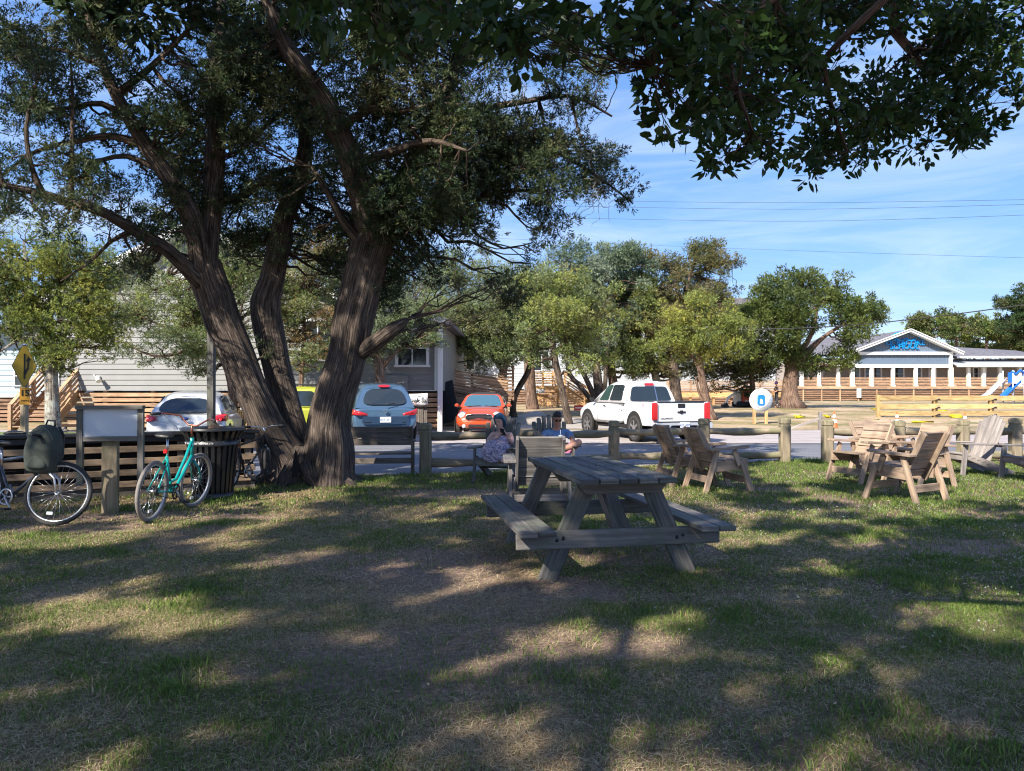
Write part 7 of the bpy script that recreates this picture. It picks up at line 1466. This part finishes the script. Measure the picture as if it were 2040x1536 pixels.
def head(mb, c, Mr, s=1.0, chin=.0):
    """face mesh: skull, jaw, nose, lips, brow and eye sockets; +y local looks forward"""
    n = 28; rings = []
    prof = [(-.118, .018, .030, .030), (-.105, .036, .052, .024), (-.085, .048, .068, .014), (-.055, .056, .080, .004), (-.025, .063, .084, 0), (.01, .068, .088, -.002), (.045, .070, .090, -.004), (.075, .064, .084, -.008), (.10, .046, .062, -.012), (.115, .02, .028, -.014)]
    for z, rx, ry, oy in prof:
        ring = []
        for k in range(n):
            a = 2*math.pi*k/n; x = math.sin(a)*rx; y = math.cos(a)*ry+oy; f = max(0, math.cos(a)); ax = abs(x)
            if f > 0:
                y += .017*math.exp(-(ax/.011)**2)*math.exp(-((z+.028)/.020)**2)     # nose
                y += .008*math.exp(-(ax/.008)**2)*math.exp(-((z-.005)/.025)**2)
                y -= .010*math.exp(-((ax-.030)/.014)**2)*math.exp(-((z-.008)/.013)**2)    # sockets
                y += .006*math.exp(-((z-.028)/.010)**2)*f                                  # brow
                y += .006*math.exp(-(ax/.020)**2)*math.exp(-((z+.060)/.010)**2)            # lips
                y += .006*math.exp(-(ax/.018)**2)*math.exp(-((z+.098)/.012)**2)            # chin
            ring.append(c+Mr @ Vector((x*s, y*s, z*s)))
        rings.append(ring)
    # refine vertically
    fine = []
    for i in range(len(rings)-1):
        for j in range(3):
            t_ = j/3; fine.append([rings[i][k].lerp(rings[i+1][k], t_) for k in range(n)])
    fine.append(rings[-1]); mb.ring_loft(fine)
    for sx in (-1, 1):
        mb.ring_loft([[c+Mr @ Vector((sx*(.066+.012*q), -.006+math.cos(a)*.014*(1-q*.2), .0+math.sin(a)*.026*(1-q*.2)))*s for a in [2*math.pi*k/10 for k in range(10)]] for q in (0, .6, 1)])
def hand(parent, wrist, d, palm_n, skin, curl=.8, side=1, name='hand', s=1.0):
    """palm, four unequal bent fingers and a side thumb; d = pointing direction, palm_n = palm facing"""
    d = Vector(d).normalized(); pn = Vector(palm_n); pn = (pn-d*pn.dot(d)).normalized(); w = d.cross(pn)*side
    P = lambda a, b, c: Vector(wrist)+(d*a+w*b+pn*c)*s
    V = [(P(0, 0, 0), (.026, .019)), (P(.035, 0, 0), (.036, .016)), (P(.072, 0, .004), (.040, .015))]; E = [(0, 1), (1, 2)]
    V = [(tuple(p), (r[0]*s, r[1]*s)) for p, r in V]; mb = MB()
    o = skin_body(name, V, E, skin, parent, 2)
    for k, (b, L) in enumerate(((-.030, .068), (-.010, .078), (.010, .073), (.029, .058))):
        p = P(.075, b, .004); dr = d.copy(); pts = [p]; 
        for q in range(3): dr = (dr*math.cos(curl*.75)+pn*math.sin(curl*.75)).normalized(); p = p+dr*L*s*(.45, .32, .25)[q]; pts.append(p)
        mb.tube(pts, [.0095*s, .009*s, .008*s, .006*s], 8)
    p = P(.02, -.034, .002); pts = [p, p+(d*.5-w*.7+pn*.35).normalized()*.038*s]; pts.append(pts[1]+(d*.7-w*.1+pn*.6).normalized()*.03*s); pts.append(pts[2]+(d*.6+w*.3+pn*.5).normalized()*.022*s); mb.tube(pts, [.013*s, .011*s, .0095*s, .007*s], 8)
    f = mb.build('fingers', skin, o, recalc=False); return o
def T3(o, rz):
    Mz = Matrix.Rotation(rz, 4, 'Z'); return lambda x, y, z: tuple((Mz @ Vector((x, y, z))))
M['skin_f'] = plain('fair skin', (.62, .36, .28), .5, nscale=20, namt=.06); M['skin_m'] = plain('tanned skin', (.40, .21, .14), .5, nscale=20, namt=.06)
m, nt, p_ = newmat('patterned dress cloth'); c_ = nd(nt, 'TexCoord'); vo = nd(nt, 'TexVoronoi', Scale=42.0); nt.links.new(c_.outputs['Object'], vo.inputs['Vector']); nz = nd(nt, 'TexNoise', Scale=34.0, Detail=3.0); nt.links.new(c_.outputs['Object'], nz.inputs['Vector'])
nt.links.new(mixc(nt, .5, ramp(nt, vo.outputs[0], [(.25, (.60, .52, .56)), (.45, (.16, .12, .20))]), ramp(nt, nz.outputs[0], [(.42, (.14, .12, .22)), (.56, (.66, .56, .60))])), p_.inputs['Base Color']); p_.inputs['Roughness'].default_value = .85; M['dress'] = m
def woman():
    """seated low, knees drawn up to the left of the picture, reading a phone; local +y is the way she faces"""
    t = thing('person', 'blue haired woman in a patterned strapless dress reading a phone in a deck chair', 'person', (WC[0]+.02, WC[1], 0), WR); v = Vector; sk = M['skin_f']
    V = [((0, -.12, .42), (.15, .12))]; E = []
    k = chain(V, E, 0, [((0, -.20, .54), (.125, .095)), ((0, -.235, .64), (.135, .095)), ((0, -.24, .74), (.14, .08)), ((.0, -.235, .79), (.085, .06)), ((.01, -.215, .835), (.045, .045)), ((.015, -.18, .90), (.045, .045))])
    ch = 3
    L = chain(V, E, ch, [((-.15, -.22, .765), .046), ((-.20, -.14, .66), .04), ((-.215, -.0, .62), .034), ((-.20, .09, .68), .030), ((-.165, .145, .735), .025)])
    Rr = chain(V, E, ch, [((.15, -.22, .765), .046), ((.205, -.14, .66), .04), ((.19, -.0, .60), .034), ((.08, .11, .69), .030), ((-.05, .155, .735), .025)])
    # shins and feet under the dress
    a = chain(V, E, 0, [((-.10, .02, .43), .085), ((-.10, .22, .58), .07), ((-.10, .32, .48), .045), ((-.14, .38, .37), .035), ((-.17, .47, .36), .03)])
    a = chain(V, E, 0, [((.09, .02, .43), .085), ((.09, .22, .60), .07), ((.06, .32, .48), .045), ((.0, .36, .37), .035), ((-.06, .43, .36), .03)])
    V = [(tuple(p), r) for p, r in V]; skin_body('body', V, E, sk, t)
    # long dress drawn over the raised knees: one draped shell
    mb = MB(); rings = []
    for (y, z, rx, rz_, zc) in ((-.33, .44, .15, .10, 0), (-.20, .60, .165, .12, 0), (-.12, .60, .17, .16, 0), (.02, .53, .205, .15, 0), (.14, .545, .215, .15, 0), (.24, .54, .21, .15, 0), (.33, .50, .20, .14, 0), (.40, .45, .19, .125, 0), (.45, .39, .17, .07, 0)):
        rings.append([v((math.cos(a)*rx*(1+.05*math.sin(a*7+y*20)), y+.012*math.sin(a*5+y*9), z+math.sin(a)*rz_*(1+.04*math.sin(a*9)))) for a in [2*math.pi*j/32 for j in range(32)]])
    mb.ring_loft(rings); mb.build('dress_skirt', M['dress'], t, subd=1)
    mb = MB(); rings = []
    for z, rx, ry, oy in ((.46, .165, .125, -.17), (.56, .142, .112, -.205), (.64, .150, .115, -.235), (.705, .158, .112, -.238), (.722, .158, .105, -.238)):
        rings.append([v((math.cos(a)*rx, oy+math.sin(a)*ry+(.02 if math.sin(a) > .3 and .6 < z < .7 else 0), z+.006*math.cos(a*6))) for a in [2*math.pi*j/28 for j in range(28)]])
    mb.ring_loft(rings); mb.build('dress_top', M['dress'], t, subd=1)
    Mr = Matrix.Rotation(R(-18), 3, 'Z') @ Matrix.Rotation(R(-24), 3, 'X'); hc = v((.02, -.155, .985)); mb = MB(); head(mb, hc, Mr, 1.0); mb.build('head', sk, t)
    blue = plain('dyed blue hair', (.012, .075, .14), .45, nscale=40, namt=.5); mb = MB(); rings = []
    for i, (z, rx, ry, oy) in enumerate(((-.13, .070, .055, -.045), (-.09, .086, .066, -.040), (-.04, .088, .074, -.034), (.01, .086, .084, -.026), (.05, .086, .094, -.014), (.085, .076, .088, -.008), (.112, .052, .062, -.008), (.126, .02, .025, -.01))):
        ring = []
        for j in range(36):
            a = 2*math.pi*j/36; x, y = math.sin(a)*rx*(1+.03*math.sin(a*11)), math.cos(a)*ry+oy
            if z < .05 and math.cos(a) > .1: y = min(y, .012+.035*max(0, abs(math.sin(a))-.55)); x = (1 if x > 0 else -1)*max(abs(x), .060 if math.cos(a) > .1 else 0)
            ring.append(hc+Mr @ v((x, y, z)))
        rings.append(ring)
    mb.ring_loft(rings)
    for s in (-1, 1): mb.tube([hc+Mr @ v(q) for q in ((0, .03, .122), (s*.05, .03, .10), (s*.080, .01, .05), (s*.090, -.005, -.01), (s*.088, -.01, -.07), (s*.075, -.015, -.12))], [.02, .026, .026, .026, .024, .010], 10)
    mb.build('hair', blue, t, subd=1)
    mb = MB()
    for s in (-1, 1):
        e = hc+Mr @ v((s*.030, .074, .006)); mb.tube([e-Mr @ v((.013, .0, 0)), e, e+Mr @ v((.013, 0, 0))], [.003, .0055, .003], 8); b = hc+Mr @ v((s*.030, .086, .030)); mb.tube([b-Mr @ v((.016, .004, s*.003)), b+Mr @ v((0, 0, .003)), b+Mr @ v((.016, -.004, 0))], .0028, 6)
    mb.build('eyes_and_brows', plain('dark brown hair', (.03, .015, .012), .5), t)
    mb = MB(); q = hc+Mr @ v((0, .088, -.060)); mb.tube([q-Mr @ v((.022, .010, 0)), q, q+Mr @ v((.022, -.010, 0))], [.003, .0065, .003], 8); mb.build('lips', plain('lip colour', (.45, .13, .12), .4), t)
    hand(t, v((-.165, .145, .735)), (.1, .35, .6), (.7, .1, .1), sk, .9, 1, 'hand', .9); hand(t, v((-.05, .155, .735)), (-.25, .3, .6), (-.6, .1, -.1), sk, .8, -1, 'hand', .9)
    Mh = Matrix.Rotation(R(-12), 4, 'Z') @ Matrix.Rotation(R(-38), 4, 'X'); ph = link(bpy.data.objects.new('phone', None)); wp = Matrix.Translation(t.location) @ Matrix.Rotation(WR, 4, 'Z') @ v((-.12, .235, .815)); bpy.data.objects.remove(ph)
    mb = MB(); mb.box((0, 0, 0), (.075, .010, .15), Mh); o = mb.build('phone', M['black'], None, .004); o.location = wp; o.rotation_euler.z = WR; tag(o, 'dark phone held up in both hands of the blue haired woman', 'phone')
woman()
def man():
    t = thing('person', 'man in a blue T-shirt and pink shorts sitting cross legged with a drink', 'person', (MC[0]+.09, MC[1]-.02, -.05), MR); v = Vector; sk = M['skin_m']
    V = [((0, -.06, .47), (.15, .11))]; E = []
    chain(V, E, 0, [((0, -.12, .58), (.13, .10)), ((0, -.17, .70), (.15, .105)), ((0, -.19, .80), (.155, .085)), ((0, -.185, .86), (.08, .06)), ((0, -.165, .905), (.05, .05)), ((0, -.13, .955), (.05, .05))]); ch = 3
    chain(V, E, ch, [((.19, -.18, .82), .052), ((.27, -.08, .70), .045), ((.22, .06, .60), .040), ((.10, .16, .66), .034), ((.05, .19, .70), .028)])
    chain(V, E, ch, [((-.19, -.18, .82), .052), ((-.27, -.06, .69), .045), ((-.23, .10, .60), .040), ((-.10, .20, .60), .033), ((.0, .22, .60), .028)])
    chain(V, E, 0, [((-.14, .04, .50), .088), ((-.34, .20, .68), .066), ((-.30, .24, .64), .058), ((-.12, .30, .58), .050), ((.06, .33, .55), .036), ((.13, .36, .54), .034), ((.19, .40, .52), .028)])
    chain(V, E, 0, [((.13, .04, .49), .088), ((.24, .26, .54), .068), ((.24, .33, .48), .056), ((.20, .38, .30), .048), ((.19, .40, .12), .036), ((.19, .48, .05), .032), ((.19, .56, .04), .026)])
    V = [(tuple(p), r) for p, r in V]; skin_body('body', V, E, sk, t)
    blue = plain('faded blue T-shirt', (.13, .24, .42), .85, nscale=9, namt=.25); Vs = [((0, -.06, .46), (.175, .135))]; Es = []
    chain(Vs, Es, 0, [((0, -.12, .58), (.155, .125)), ((0, -.17, .70), (.17, .125)), ((0, -.19, .79), (.175, .105)), ((0, -.188, .835), (.11, .08))])
    chain(Vs, Es, 3, [((.19, -.18, .82), .072), ((.255, -.10, .72), .072)]); chain(Vs, Es, 3, [((-.19, -.18, .82), .072), ((-.255, -.09, .715), .072)])
    skin_body('t_shirt', [(tuple(p), r) for p, r in Vs], Es, blue, t)
    pink = plain('pink shorts', (.62, .22, .36), .8, nscale=9, namt=.2); Vs = [((0, -.06, .45), (.185, .125))]; Es = []
    chain(Vs, Es, 0, [((-.14, .04, .50), .115), ((-.27, .145, .61), .098)]); chain(Vs, Es, 0, [((.13, .04, .49), .115), ((.20, .18, .52), .095)]); skin_body('shorts', [(tuple(p), r) for p, r in Vs], Es, pink, t)
    Mr = Matrix.Rotation(R(6), 3, 'Z') @ Matrix.Rotation(R(-20), 3, 'X'); hc = v((0, -.10, 1.045)); mb = MB(); head(mb, hc, Mr, 1.03); mb.build('head', sk, t)
    mb = MB(); rings = []
    for z, rx, ry, oy in ((-.03, .070, .05, -.045), (.01, .074, .070, -.030), (.045, .077, .084, -.018), (.07, .078, .094, -.006), (.10, .070, .092, .0), (.125, .052, .07, .002), (.14, .02, .03, 0)):
        rings.append([hc+Mr @ v((math.sin(a)*rx*(1+.06*math.sin(a*9+z*40)), (math.cos(a)*ry+oy if (z > .04 or math.cos(a) < .1) else min(.02, math.cos(a)*ry+oy)), z+.008*math.sin(a*7))) for a in [2*math.pi*j/32 for j in range(32)]])
    mb.ring_loft(rings); mb.build('hair', plain('dark brown hair', (.022, .014, .012), .6, nscale=40, namt=.5), t, subd=1)
    mb = MB()
    for s in (-1, 1): F = hc+Mr @ v((s*.032, .090, .006)); mb.ring_loft([[F+Mr @ v((math.cos(a)*.026, dy-.010*abs(math.cos(a))*(1 if s*math.cos(a) > 0 else .2), math.sin(a)*.021)) for a in [2*math.pi*j/18 for j in range(18)]] for dy in (-.002, .004)]); mb.tube([hc+Mr @ v((s*.055, .080, .012)), hc+Mr @ v((s*.076, .0, .010))], .0025, 6)
    mb.tube([hc+Mr @ v((-.01, .098, .012)), hc+Mr @ v((.01, .098, .012))], .003, 6); mb.build('sunglasses', plain('dark reddish lenses', (.05, .012, .01), .1, 0, .8), t)
    hand(t, v((.052, .19, .70)), (-.6, .4, .25), (-.3, -.2, -.4), sk, .8, 1, 'hand'); hand(t, v((0, .22, .60)), (.8, .2, .1), (0, .3, .6), sk, .5, -1, 'hand')
    wp = Matrix.Translation(t.location) @ Matrix.Rotation(MR, 4, 'Z'); o = thing('drink_cup', 'clear iced drink cup with a straw held to the chin of the man', 'cup', wp @ v((-.005, .215, .665))); mb = MB(); mb.lathe([(.026, 0), (.034, .10), (.036, .125), (.0, .128)], 18); mb.build('cup', plain('clear cup with ice', (.55, .6, .66), .15, 0, .6), o); mb = MB(); mb.tube([(0, 0, .1), (.0, .03, .21)], .004, 6); mb.build('straw', M['white'], o)
man()
# small figure with a bicycle by the far cedar
def far_person():
    p = at(1547, 779, 50); z = .35; t = thing('person', 'distant person in dark clothes and purple cap beside the flared cedar trunk', 'person', (p.x, 50, z), R(90)); v = Vector
    V = [((0, 0, .95), (.14, .10))]; E = []; chain(V, E, 0, [((0, 0, 1.15), (.14, .1)), ((0, 0, 1.36), (.16, .1)), ((0, 0, 1.47), (.06, .06)), ((0, .02, 1.54), .05), ((0, .02, 1.62), (.085, .095)), ((0, .02, 1.70), (.07, .08))])
    for s in (-1, 1):
        chain(V, E, 0, [((s*.10, 0, .88), .085), ((s*.11, .02, .48), .055), ((s*.11, -.02, .08), .04), ((s*.11, .12, .04), .035)]); chain(V, E, 2, [((s*.20, 0, 1.38), .05), ((s*.27, .06, 1.12), .042), ((s*.2, .30, 1.05), .035), ((s*.17, .38, 1.05), .03)])
    skin_body('body', [(tuple(q), r) for q, r in V], E, M['skin_m'], t, 1); dk = plain('dark clothes', (.02, .022, .03), .85)
    V = [((0, 0, .90), (.17, .12))]; E = []; chain(V, E, 0, [((0, 0, 1.15), (.16, .12)), ((0, 0, 1.36), (.18, .12)), ((0, 0, 1.43), (.09, .08))])
    for s in (-1, 1): chain(V, E, 0, [((s*.10, 0, .84), .10), ((s*.11, .02, .48), .075), ((s*.11, -.02, .14), .06)]); chain(V, E, 2, [((s*.20, 0, 1.38), .065), ((s*.26, .05, 1.18), .06)])
    skin_body('clothes', [(tuple(q), r) for q, r in V], E, dk, t, 1); mb = MB(); mb.ring_loft([[v((math.cos(a)*r_, .01+math.sin(a)*r_*1.1, z_)) for a in [2*math.pi*j/16 for j in range(16)]] for z_, r_ in ((1.62, .095), (1.70, .10), (1.78, .07), (1.80, .02))]); mb.box((0, .14, 1.64), (.14, .1, .02)); mb.build('cap', plain('purple cap', (.10, .05, .25), .7), t)
    fw = v((1, .1, 0)).normalized(); bicycle('distant pink bicycle leaning at the foot of the flared cedar trunk', (at(1568, 779, 49.5).x, 49.5, .35), math.atan2(-fw.x, fw.y), R(6), plain('pink bicycle paint', (.5, .12, .16), .3), 'cruiser', wr=.34)
far_person()
